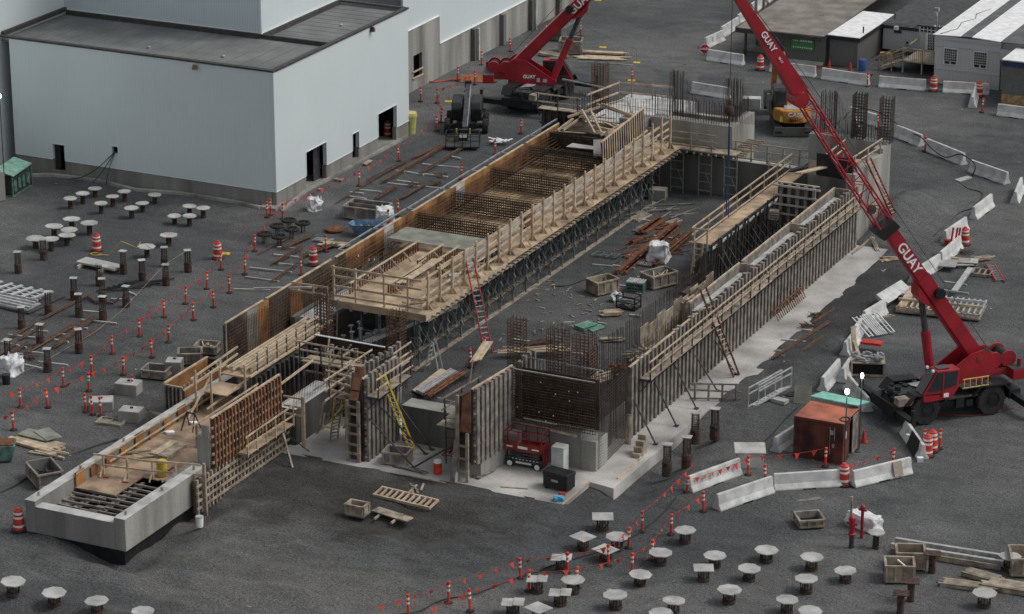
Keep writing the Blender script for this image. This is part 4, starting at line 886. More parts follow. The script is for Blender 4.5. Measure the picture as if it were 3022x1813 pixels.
m = MB(); bars_v(m, (-57.95, 131.2), (-58.2, 135.5), 0, 4.7, .16, .013, .15); bars_v(m, (-58.6, 132.5), (-58.8, 135.5), 0, 4.5, .2, .013, .15); kid('vertical_bars', m, 'rebar2', t)
m = MB(); bars_h(m, (-57.93, 131.2), (-58.18, 135.5), .1, 4.3, .17, .013); kid('horizontal_bars', m, 'rebar2', t)
for lab, x, y, z0, z1, w_ in (('brown rebar column cage rising above the left end of the rebar block', -63.1, 132.3, 4.0, 7.2, .75), ('brown rebar column cage rising above the middle of the rebar block', -60.7, 132.2, 4.0, 7.1, .9), ('brown rebar column cage rising above the right end of the rebar block', -59.4, 132.6, 4.0, 6.85, .95)):
    cage(lab, x, y, z0, z1, w_, w_, 4, .17, .018)
# concrete stub with tool chest
m = MB(); m.box(-59.85, -59.15, 129.55, 130.2, 0, 1.62); tag(m.build('concrete_stub_column', M['conc_top'], bevel=.02), 'short pale concrete column beside the black tool chest', 'column')

# --- long right wall
fr = formwall('long_wall_formwork', 'long grey wall formwork with strongbacks and a guarded walkway on the right of the pit', (-58.35, 135.7), (-58.35, 171.6), .02, 4.0, (1, 0), 66, sw=.24, sd=.24, ply='plydark', stud='greywood', walk=(3.05, .62, 1.2, 34.5, 24), cap=False, ragged=.22)
m = MB(); m.bar((-58.2, 135.7, 4.12), (-58.2, 146, 4.1), .12, .06); kid('top_board', m, 'lumber', fr)
for i in range(4): m = MB(); m.bar((-57.5 + .0, 138 + 8 * i, 3.75), (-57.5, 145.8 + 8 * i, 3.72), .06, .12); kid('guard_rail', m, 'lumber2', fr)
m = MB()
for a, b in ((147.2, 154.5), (155.2, 162.8), (163.3, 170.5)): m.box(-59.4, -58.75, a, b, .5, 3.38)
kid('fresh_concrete', m, 'conc_top', fr)
for a, b in ((147.0, 154.6), (155.0, 162.9), (163.1, 170.8)):
    m = MB(); m.box(-59.53, -59.41, a, b, .3, 3.85); kid('inner_panel', m, 'greywood', fr)
    m = MB(); m.bar((-59.47, a, 3.9), (-59.47, b, 3.92), .1, .07); kid('inner_board', m, 'lumber', fr)
    m = MB(); m.box(-59.4, -58.5, b, b + .1, 3.3, 3.9); kid('bulkhead', m, 'lumber2', fr)
m = MB(); bars_v(m, (-59.2, 136), (-59.2, 147), 0, 4.0, .22, .012, .2); bars_h(m, (-59.2, 136), (-59.2, 147), .3, 3.9, .3, .011); kid('inner_bars', m, 'rebar2', fr)
for i, y in enumerate((135.95, 138.8, 141.6, 144.6, 147.4)):
    brace('black pipe brace propping the long right formwork, %s' % ordl(i, 5, 'near end'), (-58.05, y, 2.25 if i < 3 else 1.8), (-56.62, y - .25, .04))
t = thing('inner_rebar_wall', 'inner rebar wall with pale plywood behind it along the pit floor', 'rebar wall', (-61, 147, 0))
m = MB(); bars_v(m, (-61.2, 134.5), (-61.2, 154.5), .2, 4.0, .18, .016, .12); kid('vertical_bars', m, 'rebar2', t)
m = MB(); bars_h(m, (-61.2, 134.5), (-61.2, 154.5), .5, 3.9, .45, .012); kid('horizontal_bars', m, 'rebar2', t)
m = MB()
for i in range(9): m.box(-60.75, -60.7, 143.0 + 1.2 * i, 144.15 + 1.2 * i, 1.2, 3.5 - .2 * (i % 2))
kid('plywood_back', m, 'lumber2', t)
m = MB(); m.box(-61.3, -60.6, 150, 151.2, 3.2, 3.3); kid('cover_board', m, 'plydark', t)
strewn('lumber_offcuts', 'loose boards and timbers lying between the inner rebar wall and the long formwork', 'lumber', (-60.2, 142.5, 2.2), 22, 2.4, .4, R(75), 'lumber2', sa=1.2, layers=5)
strewn('rusty_brackets', 'orange rusty form brackets lying inside the near end of the right wall', 'brackets', (-60.0, 139.0, 2.6), 14, 1.1, .4, R(20), 'rust', sa=1.0, layers=4)
strewn('timber_bearers', 'timber bearers lying between the rebar mat and the long right formwork', 'lumber', (-60.0, 135.2, 3.2), 9, 2.6, .35, R(80), 'lumber2', sa=.3, layers=3)
strewn('mixed_timbers', 'mixed short timbers lodged beside the upper red ladder', 'lumber', (-60.4, 149.5, 3.0), 12, 1.0, .5, R(10), 'lumber', sa=1.4, layers=4)
# far inner walkway and leaning dark panels
t = thing('inner_walkway', 'long narrow plywood walkway with white guard rails on the inner right side', 'walkway', (-64.5, 169, 2.4))
m = MB()
for i in range(6): m.box(-64.9, -63.95, 161.2 + 2.7 * i, 163.88 + 2.7 * i, 2.35 + .004 * (i % 2), 2.42)
kid('deck', m, 'ply', t)
rail_run(t, (-64.85, 160.8), (-64.85, 177.3), 2.42, 1.15, 8, pm='lumber2', rails=(.15, .6, 1.0))
for i in range(6): m = MB(); m.bar((-64.8, 161.5 + 3 * i, 0), (-64.8, 161.5 + 3 * i, 2.35), .1); kid('prop', m, 'lumber2', t)
for y in (160.9, 161.05): 
    m = MB(); m.bar((-64.85, 160.9, 1.0), (-64.85, 160.9, 3.5), .09); m.bar((-64.0, 160.9, 1.0), (-64.0, 160.9, 3.5), .09); m.bar((-64.85, 160.9, 3.4), (-64, 160.9, 3.4), .05, .1); kid('end_frame', m, 'lumber', t); break
t = thing('leaning_formwork', 'dark steel formwork panels with many props along the inner right walkway', 'formwork', (-63.2, 166, 0))
m = MB(); m.extr([(-63.9, 158.0, .2), (-63.9, 172.5, .2), (-63.5, 172.5, 2.5), (-63.5, 158.0, 2.5)], (.06, 0, 0)); kid('panel', m, 'plydark', t)
for i in range(26):
    y = 158.2 + .55 * i; m = MB(); m.bar((-63.3, y, .3), (-63.15, y + rnd.uniform(-.4, .4), 2.9 + rnd.uniform(-.2, .3)), .09, .12); kid('strongback', m, 'dsteel', t)
m = MB(); m.bar((-63.35, 160.0, 2.55), (-63.35, 171.8, 2.55), .14, .1); kid('top_board', m, 'whiteply', t)
for i in range(14):
    y = 160 + .8 * i; m = MB(); m.bar((-62.9, y, 2.3), (-61.4, y + rnd.uniform(-.5, .5), .4), .06); kid('prop', m, 'dsteel', t)
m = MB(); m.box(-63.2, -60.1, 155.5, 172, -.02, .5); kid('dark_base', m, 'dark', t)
strewn('steel_bundle', 'bundle of dark steel pipes leaning near the black panel', 'pipes', (-62.6, 175.0, 3.6), 18, 3.2, .35, R(80), 'dsteel', w=.08, h=.08, sa=.2, layers=5)
t = formwall('cross_formwork', 'timber cross formwork with three white rails between the two right walls', (-62.3, 168.3), (-59.6, 168.3), 2.0, 4.6, (0, -1), 5, sw=.2, sd=.2, ply='plydark', stud='greywood', cap=True)
for z in (4.5, 3.9, 3.3, 2.7): m = MB(); m.bar((-62.6, 168.0, z), (-59.4, 168.0, z), .07, .11); kid('waler', m, 'whiteply', t)
m = MB()
for i in range(4): m.cbox((-62.3, 167.8, 2.4 + .16 * i), (.6, .5, .1), .1 * i)
tag(m.build('timber_block_stack', M['lumber2']), 'small stack of timber blocks by the cross formwork', 'blocks')
m = MB()
for i in range(4): m.bar((-61.9 + .12 * i, 170.2, 4.7 + .02 * i), (-60.6 + .12 * i, 172.4, 4.8), .1, .1)
tag(m.build('lumber_bundle', M['lumber']), 'small bundle of squared lumber in front of the black panel', 'lumber')
m = MB(); m.extr([(-61.15, 172, 4.2), (-58.75, 172, 4.1), (-58.75, 172, 5.6), (-61.15, 172, 5.65)], (0, .08, 0))
o = tag(m.build('black_form_sheet', M['black']), 'large black form panel behind the lattice boom', 'panel')
lean('pale_sheet', 'pale yellow sheet standing left of the black panel', 'sheet', (-61.9, 172.6, 4.0), (.75, 0, 0), (0, .1, .9), .03, M['lumber'])
# --- far pit wall
t = thing('far_pit_wall', 'grey concrete wall closing the far end of the pit', 'wall', (-66.5, 178, 0))
m = MB(); m.box(-77, -63.9, 177.95, 178.6, 0, 2.5); kid('wall', m, 'conc_dark', t)
m = MB(); m.box(-69.3, -63.88, 177.94, 178.62, 2.501, 2.51); kid('wall_top', m, 'conc_top', t)
g_ = thing('timber_guard_rail', 'timber guard rail on top of the far pit wall', 'guard rail', (-66.5, 178.2, 2.5))
rail_run(g_, (-69.0, 178.15), (-63.4, 178.15), 2.5, 1.25, 6, pm='lumber2', rails=(.15, .6, 1.0), pw=.1)
m = MB(); m.bar((-65.6, 178.1, 0), (-65.6, 177.95, 2.6), .05); 
lad = None
# --- far left concrete block with dowels
t = thing('dowelled_block', 'large concrete block crowned with vertical rebar at the far end of the platform', 'block', (-72, 180, 0))
m = MB(); m.box(-75.0, -69.2, 178.0, 178.85, 2.6, 4.75); m.box(-74.98, -69.22, 178.62, 178.84, 0, 2.6); kid('front_wall', m, 'conc', t)
m = MB(); m.box(-69.8, -69.18, 178.86, 182.0, 0, 4.75); kid('side_wall', m, 'conc', t)
m = MB(); m.box(-75.0, -69.81, 181.5, 182.0, 0, 4.2); kid('back_wall', m, 'conc', t)
m = MB(); m.box(-80.2, -75.2, 178.8, 186.5, 2.9, 3.6); kid('pale_slab', m, 'conc_top', t)
m = MB(); m.box(-77.0, -75.2, 177.3, 178.8, 3.4, 4.6); kid('left_wall', m, 'conc', t)
m = MB(); bars_v(m, (-75.0, 178.15), (-69.3, 178.15), 4.7, 6.2, .18, .022, .12); bars_v(m, (-75.0, 178.7), (-69.3, 178.7), 4.7, 6.1, .2, .02, .12); bars_v(m, (-69.6, 178.9), (-69.6, 181.9), 4.7, 5.9, .14, .013, .2); bars_v(m, (-80.8, 178.3), (-75.3, 178.3), 3.6, 5.7, .19, .02, .15); bars_h(m, (-80.8, 178.3), (-69.4, 178.3), 5.2, 5.3, .3, .011); kid('dowel_bars', m, 'rebar2', t)
for xx in (-74.2, -70.2):
    m = MB()
    for k in range(34): a_, b_ = rnd.uniform(-.1, 1.0), rnd.uniform(0, .9); m.tube((xx + a_, 179.0 + b_, 4.6), (xx + a_ + rnd.uniform(-.04, .04), 179.0 + b_, 7.7 - abs(rnd.gauss(0, .12))), .014, 4)
    for k in range(12): m.tube((xx + 1.0 + .1 * k, 179.6, 4.6), (xx + 1.0 + .1 * k, 179.6, 7.2 - .16 * k), .013, 4)
    kid('column_bars', m, 'rebar2', t)
m = MB(); m.box(-75.2, -68.5, 176.75, 177.95, 3.15, 3.22); kid('work_deck', m, 'lumber2', t)
m = MB(); m.box(-75.2, -72.5, 176.9, 177.9, 3.225, 3.25); kid('work_deck_ply', m, 'ply', t)
for i in range(9): m = MB(); m.box(-69.15, -68.0, 177.2 + .45 * i, 177.28 + .45 * i, 3.1, 3.2); kid('deck_joist', m, 'lumber2', t)
for i in range(12): m = MB(); m.bar((-75 + .52 * i, 176.6, 3.05), (-75 + .52 * i, 177.9, 3.05), .09, .12); kid('deck_joist', m, 'lumber2', t)
g_ = thing('timber_guard_rail', 'timber guard rail on the work deck under the rebar crowned block', 'guard rail', (-72, 177, 3.2))
rail_run(g_, (-74.6, 176.85), (-70.2, 176.85), 3.22, 1.1, 4, pm='lumber2', rm='lumber2', rails=(.2, .6, 1.0))
g_ = thing('timber_guard_rail', 'pale timber guard rail with a bend behind the far dowel bars', 'guard rail', (-79, 184.5, 3.6))
m = MB()
for a, b in (((-81.3, 181.5), (-80.6, 185.4)), ((-80.6, 185.4), (-79.7, 185.6)), ((-79.7, 185.6), (-76.6, 185.9))):
    for z in (3.9, 4.6): m = MB(); m.bar((*a, z), (*b, z), .05, .12); kid('guard_rail', m, 'lumber', g_)
for p in ((-81.2, 182), (-80.6, 185.4), (-79.7, 185.6), (-78.2, 185.75), (-76.7, 185.9)): m = MB(); m.bar((*p, 3.4), (*p, 4.75), .07); kid('guard_post', m, 'lumber2', g_)
# --- far right block
t = thing('rebar_crowned_wall', 'tall pale concrete wall with square rebar cages standing on it at the far right', 'wall', (-61, 178.3, 0))
m = MB(); m.box(-63.85, -58.5, 177.95, 178.7, 0, 5.0); kid('front_wall', m, 'conc', t)
m = MB(); m.box(-59.1, -58.48, 171.8, 177.94, 0, 4.6); m.box(-59.1, -58.47, 177.0, 177.945, 4.6, 4.9); kid('side_wall', m, 'conc', t)
m = MB(); bars_v(m, (-63.7, 178.1), (-58.6, 178.1), 4.9, 6.0, .2, .02, .25); bars_v(m, (-63.7, 178.5), (-58.6, 178.5), 4.9, 5.8, .2, .013, .3); bars_h(m, (-63.7, 178.1), (-59, 178.1), 5.4, 5.5, .3, .011); kid('dowel_bars', m, 'rebar2', t)
m = MB()
for k in range(30): a_, b_ = rnd.uniform(0, 1.0), rnd.uniform(0, .8); m.tube((-63.6 + a_, 179.2 + b_, 4.6), (-63.6 + a_ + rnd.uniform(-.04, .04), 179.2 + b_, 7.6 - abs(rnd.gauss(0, .12))), .014, 4)
for k in range(12): m.tube((-62.5 + .1 * k, 179.6, 4.6), (-62.5 + .1 * k, 179.6, 7.4 - .18 * k), .013, 4)
kid('column_bars', m, 'rebar2', t)
m = MB(); m.extr([(-62.9, 179.3, 4.2), (-60.9, 179.3, 4.2), (-60.9, 179.3, 5.3), (-61.3, 179.3, 6.4), (-62.4, 179.3, 5.4)], (0, .2, 0)); kid('pale_panel', m, 'conc_top', t)
cage('square dark rebar cage on the far right wall, left one of two', -60.6, 178.4, 4.9, 8.0, .75, .75, 4, .2, .024, 'rebar2')
cage('square dark rebar cage on the far right wall, right one of two', -58.8, 178.5, 4.9, 7.9, .75, .75, 4, .2, .02, 'rebar2')
t = thing('timber_work_platform', 'pale timber work platform hung in front of the far right wall', 'platform', (-59.6, 174.5, 4.2))
m = MB(); m.box(-61.0, -58.9, 172.4, 176.8, 4.0, 4.08); kid('deck', m, 'ply', t)
rail_run(t, (-61.0, 172.4), (-58.8, 172.4), 4.1, 1.1, 3, pm='lumber2'); rail_run(t, (-58.85, 172.6), (-58.6, 176.8), 4.6, .95, 3, pm='lumber2', pw=.12); rail_run(t, (-61.0, 172.4), (-61.0, 176.6), 4.1, 1.1, 3, pm='lumber2')
strewn('loose_boards', 'loose boards and red brown panels lying on the far right work platform', 'boards', (-59.9, 174.3, 4.1), 12, 1.6, .6, R(60), 'lumber', sa=1.0, w=.16, layers=4)

# --- long left form wall
lw = thing('left_form_wall', 'long orange brown plywood form wall lined with rebar on the left of the platform', 'formwork', (-80.8, 154, 0))
def lpanel(y0, y1, z0, z1, mt): 
    m = MB(); m.box(-80.9, -80.82, y0 + .005, y1 - .005, z0, z1); kid('plywood_panel', m, mt, lw)
for y0, y1, mt in ((132.4, 133.6, 'plydark'), (133.6, 134.8, 'plydark'), (134.8, 136.0, 'plygrey'), (136, 137.2, 'plyform'), (137.2, 138.4, 'plydark'), (138.4, 139.6, 'plydark'), (139.6, 141, 'plyform'), (141, 145, 'plydark')): lpanel(y0, y1, .6, 3.98, mt)
y = 145.0; k = 0
while y < 176:
    lpanel(y, min(176, y + 1.2), 2.6, 4.05, 'conc_top' if k in (5, 13) else ('plydark' if k in (0,) else 'plyform')); y += 1.2; k += 1
m = MB(); m.box(-80.81, -80.72, 132.35, 132.45, .4, 4.1); kid('end_post', m, 'greywood', lw)
for y0, y1 in ((132.5, 136.6), (137, 144.5), (145, 153.2), (154.7, 159.2), (159.8, 164.9), (165.4, 170.4), (170.9, 176)):
    m = MB(); m.bar((-80.86, y0, 4.07), (-80.86, y1, 4.09), .13, .06); kid('top_board', m, 'lumber', lw)
for i in range(34): m = MB(); y = 132.6 + 1.3 * i; m.box(-81.08, -80.91, y, y + .12, 0, 3.9); kid('strongback', m, 'greywood', lw)
m = MB(); bars_v(m, (-80.68, 132.5), (-80.68, 176), 1.0, 3.8, .18, .014, .06); kid('vertical_bars', m, 'rebar', lw)
m = MB(); bars_h(m, (-80.66, 132.5), (-80.66, 176), 1.2, 3.6, .2, .014); kid('horizontal_bars', m, 'rebar', lw)
for i in range(7):
    y0 = 146.5 + 4.4 * i; o = (MB().bar((-81.5, y0, 3.98), (-81.5, y0 + 4.2, 4.02), .09, .09)); kid('outer_pipe', o, 'steel', lw)
    m = MB(); m.bar((-81.6, y0 + .2, 3.9), (-80.9, y0 + .2, 3.9), .08); kid('pipe_bracket', m, 'steel', lw)
for k in range(5):
    m = MB(); m.cbox((-80.62, rnd.uniform(133, 150), rnd.uniform(2.4, 3.7)), (.04, .07, .14)); kid('white_tag', m, 'white', lw)
m = MB(); m.bar((-82.6, 138.6, 3.9), (-79.4, 140.2, 3.95), .1, .1); kid('cross_timber', m, 'whiteply', lw)

# --- platform
pf = thing('plywood_platform', 'long raised plywood platform with timber guard rails in the middle of the pit', 'platform', (-75.5, 156, 3.3))
def deck(x0, x1, y0, y1, z, nm, mt):
    m = MB(); yy = y0; k = 0
    while yy < y1 - .01:
        ye = min(y1, yy + 2.4); xx = x0
        while xx < x1 - .01:
            xe = min(x1, xx + 1.2); m.box(xx + .004, xe - .004, yy + .004, ye - .004, z - .06, z + rnd.uniform(0, .006)); xx = xe
        yy = ye
    return kid(nm, m, mt, pf)
deck(-78.3, -72.35, 139.9, 150.3, 3.35, 'deck_plywood', 'ply')
deck(-80.6, -74.05, 150.35, 176, 2.62, 'form_floor', 'plyfloor')
deck(-73.95, -72.3, 150.31, 176.6, 3.35, 'walkway_plywood', 'ply')
m = MB(); m.box(-78.35, -72.3, 139.8, 139.9, 3.1, 3.5); kid('front_fascia', m, 'ply', pf)
m = MB(); m.box(-72.34, -72.3, 139.9, 150.3, 3.1, 3.42); kid('edge_fascia', m, 'lumber', pf)
m = MB(); m.extr([(-80.2, 150.2, 3.75), (-74.2, 150.2, 3.75), (-74.2, 152.6, 3.75), (-80.2, 152.6, 3.75)], (0, 0, .05)); kid('step_plywood', m, 'plygrey', pf)
m = MB(); m.bar((-80.2, 150.15, 3.77), (-74.2, 150.15, 3.77), .05, .16); kid('step_edge_board', m, 'whiteply', pf)
m = MB(); m.box(-79.9, -78.4, 139, 150, 2.3, 2.5); kid('beam_top', m, 'conc_top', pf)
m = MB()
for x in (-79.7, -78.8): bars_v(m, (x, 139.2), (x, 150), 2.4, 3.5, .22, .012, .05)
kid('beam_dowels', m, 'rebar2', pf)
def pony(x, y0, y1, z=3.36, h=.62):
    m = MB(); m.bar((x, y0, z + h), (x, y1, z + h), .12, .06); kid('pony_wall_plate', m, 'lumber', pf)
    m = MB(); n = int((y1 - y0) / .3)
    for i in range(n + 1): m.box(x - .05, x + .05, y0 + i * .3 - .02, y0 + i * .3 + .02, z, z + h - .04)
    kid('pony_wall_studs', m, 'plyred', pf)
    for i in range(int((y1 - y0) / 1.5)): m = MB(); yy = y0 + .5 + 1.5 * i; m.bar((x + .02, yy, z + h - .1), (x + .55, yy, z + .03), .04, .09); kid('pony_wall_brace', m, 'lumber', pf)
pony(-78.0, 141.5, 150.0); pony(-76.4, 146.8, 150.1); pony(-75.4, 147.2, 150.1); pony(-74.7, 146.0, 150.1); pony(-75.9, 142.2, 146.3)
for x, y0, y1 in ((-75.5, 142.6, 147.4), (-75.25, 142.8, 147.6)): m = MB(); m.bar((x, y0, 4.02), (x, y1, 4.02), .24, .05); kid('bench_plank', m, 'lumber', pf)
m = MB()
for sx in (-76.35, -75.95): m.bar((sx, 143.6, 3.5), (sx + .1, 147.6, 3.9), .05, .09)
for i in range(13): m.bar((-76.35 + .008 * i, 143.7 + .3 * i, 3.51 + .03 * i), (-75.95 + .008 * i, 143.7 + .3 * i, 3.51 + .03 * i), .05)
tag(m.build('wooden_ladder', M['lumber']), 'wooden ladder lying on the plywood platform deck', 'ladder')
# side form of the platform
for i in range(18):
    y = 146.6 + 1.6 * i
    m = MB(); m.box(-74.02, -73.96, y + .01, min(y + 1.59, 176.4), 2.5, 4.28); kid('side_form_panel', m, 'whiteply' if i % 3 else 'ply', pf)
m = MB(); m.bar((-74.0, 146.6, 4.32), (-74.0, 176.4, 4.34), .14, .07); kid('side_form_board', m, 'lumber', pf)
m = MB(); m.bar((-73.9, 149, 3.75), (-73.9, 176.4, 3.75), .06, .1); kid('side_form_waler', m, 'lumber', pf)
m = MB(); m.box(-73.93, -73.85, 156.0, 157.3, 3.5, 4.25); kid('red_panel', m, 'rust', pf)
for i in range(24):
    y = 141.0 + 1.52 * i; tall = .0 if i < 19 else .3 * (i - 18)
    m = MB(); m.bar((-72.75, y, 3.36), (-72.75, y, 5.6 + tall * .3), .09, .12); kid('guard_post', m, 'lumber', pf)
    m = MB(); m.extr([(-73.0, y, 3.37), (-72.45, y, 3.37), (-72.72, y, 3.75), (-72.78, y, 3.75)], (0, .04, 0)); kid('post_gusset', m, 'ply', pf)
    if i % 2 == 0: m = MB(); m.bar((-72.75, y + .06, 4.35), (-72.38, y + .5, 3.4), .04, .09); kid('post_brace', m, 'lumber', pf)
for z in (3.75, 4.25, 4.75, 5.25):
    for k in range(6):
        m = MB(); y0 = 140.4 + 6 * k; m.bar((-72.85, y0, z + rnd.uniform(-.03, .03)), (-72.85, min(y0 + 6.0, 176), z + rnd.uniform(-.03, .03)), .045, .13); kid('guard_rail', m, 'lumber', pf)
for i, x in enumerate((-78.2, -76.8, -75.0, -73.5)):
    m = MB(); m.bar((x, 140.0, 3.3), (x, 140.0, 5.5), .1); kid('guard_post', m, 'lumber', pf)
for z in (3.75, 4.3, 4.9, 5.4): m = MB(); m.bar((-78.3, 139.95, z), (-72.6, 139.95, z), .05, .12); kid('guard_rail', m, 'lumber', pf)
for x in (-79.2, -78.3):
    m = MB(); m.bar((x, 139.4, 3.4), (x, 139.4, 4.4), .09); kid('guard_post', m, 'lumber2', pf)
for z in (3.9, 4.35): m = MB(); m.bar((-80.6, 139.3, z), (-78.3, 139.4, z), .05, .1); kid('guard_rail', m, 'lumber', pf)
# outrigger joists under the walkway edge
for i in range(60):
    y = 140.5 + .6 * i; m = MB(); m.box(-72.6, -71.95 - .1 * rnd.random(), y, y + .07, 3.16, 3.27); kid('edge_joist', m, 'lumber2', pf)
# rebar cages across the form, floor mat and long bars
for i, y in enumerate((154.65, 159.5, 165.1, 170.6)):
    t = thing('rebar_beam_cage', 'brown rebar beam cage across the platform form, %s' % ordl(i, 4, 'near end'), 'rebar cage', (-78, y, 3.2)); m = MB()
    for yy in (y, y + .35):
        bars_v(m, (-80.6, yy), (-75.2, yy), 2.7, 3.9, .15, .018, .02); bars_h(m, (-80.6, yy), (-75.2, yy), 2.75, 3.95, .17, .022)
    bars_v(m, (-75.2, y), (-75.2, y + .35), 2.7, 3.9, .12, .014); kid('bars', m, 'rebar2', t)
    m = MB()
    for k in range(34): m.tube((-80.6 + .165 * k, y, 3.95), (-80.6 + .165 * k, y + .35, 3.95), .012, 4)
    kid('stirrup_tops', m, 'rebar2', t)
t = thing('floor_rebar_mat', 'brown rebar mat covering the plywood floor of the long form', 'rebar mat', (-77.5, 164, 3.1)); m = MB()
for k in range(16): m.tube((-80.3 + .39 * k, 153, 2.68), (-80.3 + .39 * k, 175.5, 2.68), .013, 4)
kid('long_bars', m, 'rebar', t); m = MB()
for k in range(58): m.tube((-80.5, 152.9 + .39 * k, 2.71), (-74.2, 152.9 + .39 * k, 2.71), .014, 4)
kid('cross_bars', m, 'rebar', t); m = MB()
for k in range(9):
    for (a, b) in ((141.0, 154.5), (154.8, 159.4), (159.9, 165), (165.5, 170.5), (170.9, 175.5)): m.tube((-80.5 + .17 * k, a, 3.9 - .13 * k), (-80.5 + .17 * k, b, 3.9 - .13 * k), .017, 4)
kid('side_bars', m, 'rebar', t)
for k in range(30):
    m = MB(); x, y = rnd.uniform(-79.5, -75), rnd.uniform(153, 174); m.tube((x, y, 2.6), (x, y, 3.1), .02, 4); m.tube((x + .2, y, 2.6), (x + .2, y, 3.1), .02, 4); m.tube((x, y, 3.1), (x + .2, y, 3.1), .02, 4); kid('bar_chair', m, 'rebar2', t)
# far sloping stud panel
t = thing('sloping_stud_panel', 'pale ribbed timber stud panel leaning at the far end of the platform', 'panel', (-74.3, 173, 4))
m = MB()
for i in range(19): m.bar((-74.6, 169.3 + .36 * i, 3.9 + .02 * i), (-75.1, 170.3 + .36 * i, 5.0 + .03 * i), .05, .1)
kid('studs', m, 'lumber', t); m = MB(); m.bar((-75.15, 170.1, 5.05), (-75.15, 177.2, 5.6), .1, .08); m.bar((-74.55, 169.2, 3.9), (-74.55, 176.3, 4.3), .1, .08); kid('plates', m, 'lumber', t)
m = MB(); m.extr([(-74.68, 169.4, 3.85), (-74.68, 176.2, 4.2), (-75.2, 177.2, 5.5), (-75.2, 170.2, 4.95)], (-.03, 0, 0)); kid('backing', m, 'plydark', t)
# jumble of lumber at the far end
m = MB()
for a, b in (((-79.6, 177.0, 4.9), (-77.4, 174.2, 4.3)), ((-79.2, 177.4, 4.9), (-77.0, 174.4, 4.3)), ((-79.4, 179, 4.8), (-75.6, 177.6, 4.6)), ((-78.9, 178.6, 5.0), (-75.4, 177.4, 4.7)), ((-77.0, 174.2, 4.2), (-76.2, 178.0, 4.5)), ((-76.6, 174.1, 4.2), (-75.8, 178, 4.5)), ((-76.4, 174.0, 4.4), (-75.7, 177.6, 4.6)), ((-80.2, 176, 4.6), (-78, 180.2, 5.0)), ((-77.7, 180.4, 4.8), (-76.2, 177.8, 4.6)), ((-79.9, 174.6, 4.1), (-79.6, 176.4, 4.4)), ((-80.2, 174.4, 4.1), (-80.0, 176.4, 4.4))): m.bar(a, b, .1, .14)

for k in range(16):
    p = Vector((rnd.uniform(-79.8, -75.6), rnd.uniform(174.6, 178.6), rnd.uniform(3.9, 4.5))); a = rnd.uniform(0, 3.14); dv = Vector((math.cos(a), math.sin(a), rnd.uniform(-.15, .15))) * rnd.uniform(.6, 1.4); m.bar(p - dv, p + dv, .12, .06)
tag(m.build('lumber_jumble', M['lumber']), 'jumble of crossed pale lumber at the far end of the platform', 'lumber')
m = MB(); m.box(-80.7, -75, 175.6, 178.2, 3.55, 3.8); tag(m.build('far_deck', M['plydark']), 'dark deck under the lumber jumble at the far end', 'deck')
lean('white_tarp', 'white sheet draped over the rebar at the far end of the platform', 'sheet', (-76.6, 172.2, 3.3), (.8, .4, 0), (-.3, .6, 1.0), .03, M['whiteply'])
m = MB(); m.extr([(-78.9, 172.9, 3.5), (-76.9, 173.1, 3.5), (-77.0, 173.6, 3.55), (-78.7, 173.5, 3.6)], (0, 0, .05)); tag(m.build('white_tarp', M['whiteply']), 'white tarpaulin lying across the far rebar cage', 'tarpaulin')
bf = formwall('back_formwork', 'dark waffle steel formwork with white rails behind the far left of the platform', (-83.3, 178.5), (-80.3, 178.5), .2, 4.3, (0, -1), 6, sw=.12, sd=.16, ply='plydark', stud='dsteel', walers=(.8, 1.6, 2.4, 3.2, 3.9), wm='dsteel', walk=(4.35, .5, 0.0, 3.0, 3))
cage('tall brown rebar column cage at the far left corner of the platform', -81.4, 184.0, 1.5, 6.3, .9, .9, 4, .17, .019)
for k, (a, b) in enumerate((((-83.4, 184.9, 5.9), (-79.6, 185.6, 5.9)), ((-83.9, 183.2, 5.0), (-80.6, 182.8, 4.9)))):
    m = MB(); m.bar(a, b, .09); tag(m.build('steel_tube', M['steel']), '%s grey steel tube tied across the far left rebar cage' % ('upper', 'lower')[k], 'tube')
# --- shoring under the platform
sh = thing('shoring_scaffold', 'dark green steel shoring frames carrying the platform', 'scaffold', (-74, 156, 0))
def frame_mb(x, y):
    m = MB()
    for yy in (y, y + .0):
        pass
    m.bar((x, y, .05), (x, y, 3.1), .07); m.bar((x - 1.2, y, .05), (x - 1.2, y, 3.1), .07)
    for z in (.6, 1.7, 2.8): m.bar((x - 1.2, y, z), (x, y, z), .04)
    m.bar((x, y, .6), (x - .6, y, 1.65), .04); m.bar((x - .12, y, .05), (x - .12, y, 3.0), .04)
    return m
ys = [140.6 + 1.75 * i for i in range(20)]
fr0 = frame_mb(0, 0).mesh('frame', M['shore'])
cb = MB(); cb.bar((0, 0, .6), (0, 1.75, 2.4), .025); cb.bar((0, 0, 2.4), (0, 1.75, .6), .025); cb = cb.mesh('cross_brace', M['shore'])
lk = MB(); lk.bar((.08, .02, .8), (.08, .02, 2.6), .015)
for z in (.9, 1.6, 2.3): lk.bar((.08, -.15, z + .26), (.08, .15, z - .12), .06, .07)
lk = lk.mesh('locking_arm', M['steel'])
for x in (-73.15, -75.6):
    for i, y in enumerate(ys):
        if x != -73.15 and i > 8: continue
        o = bpy.data.objects.new('frame', fr0); C.objects.link(o); o.parent = sh; o.location = Vector((x, y, 0)) - Vector(sh.location)
        if i < 19: o = bpy.data.objects.new('cross_brace', cb); C.objects.link(o); o.parent = sh; o.location = Vector((x, y, 0)) - Vector(sh.location)
        if x == -73.15: o = bpy.data.objects.new('locking_arm', lk); C.objects.link(o); o.parent = sh; o.location = Vector((x, y, 0)) - Vector(sh.location)
for x in (-73.15, -74.35):
    m = MB(); m.bar((x, 139.8, .04), (x, 174.5, .04), .28, .06); kid('sill_plank', m, 'lumber2', sh)
m = MB()
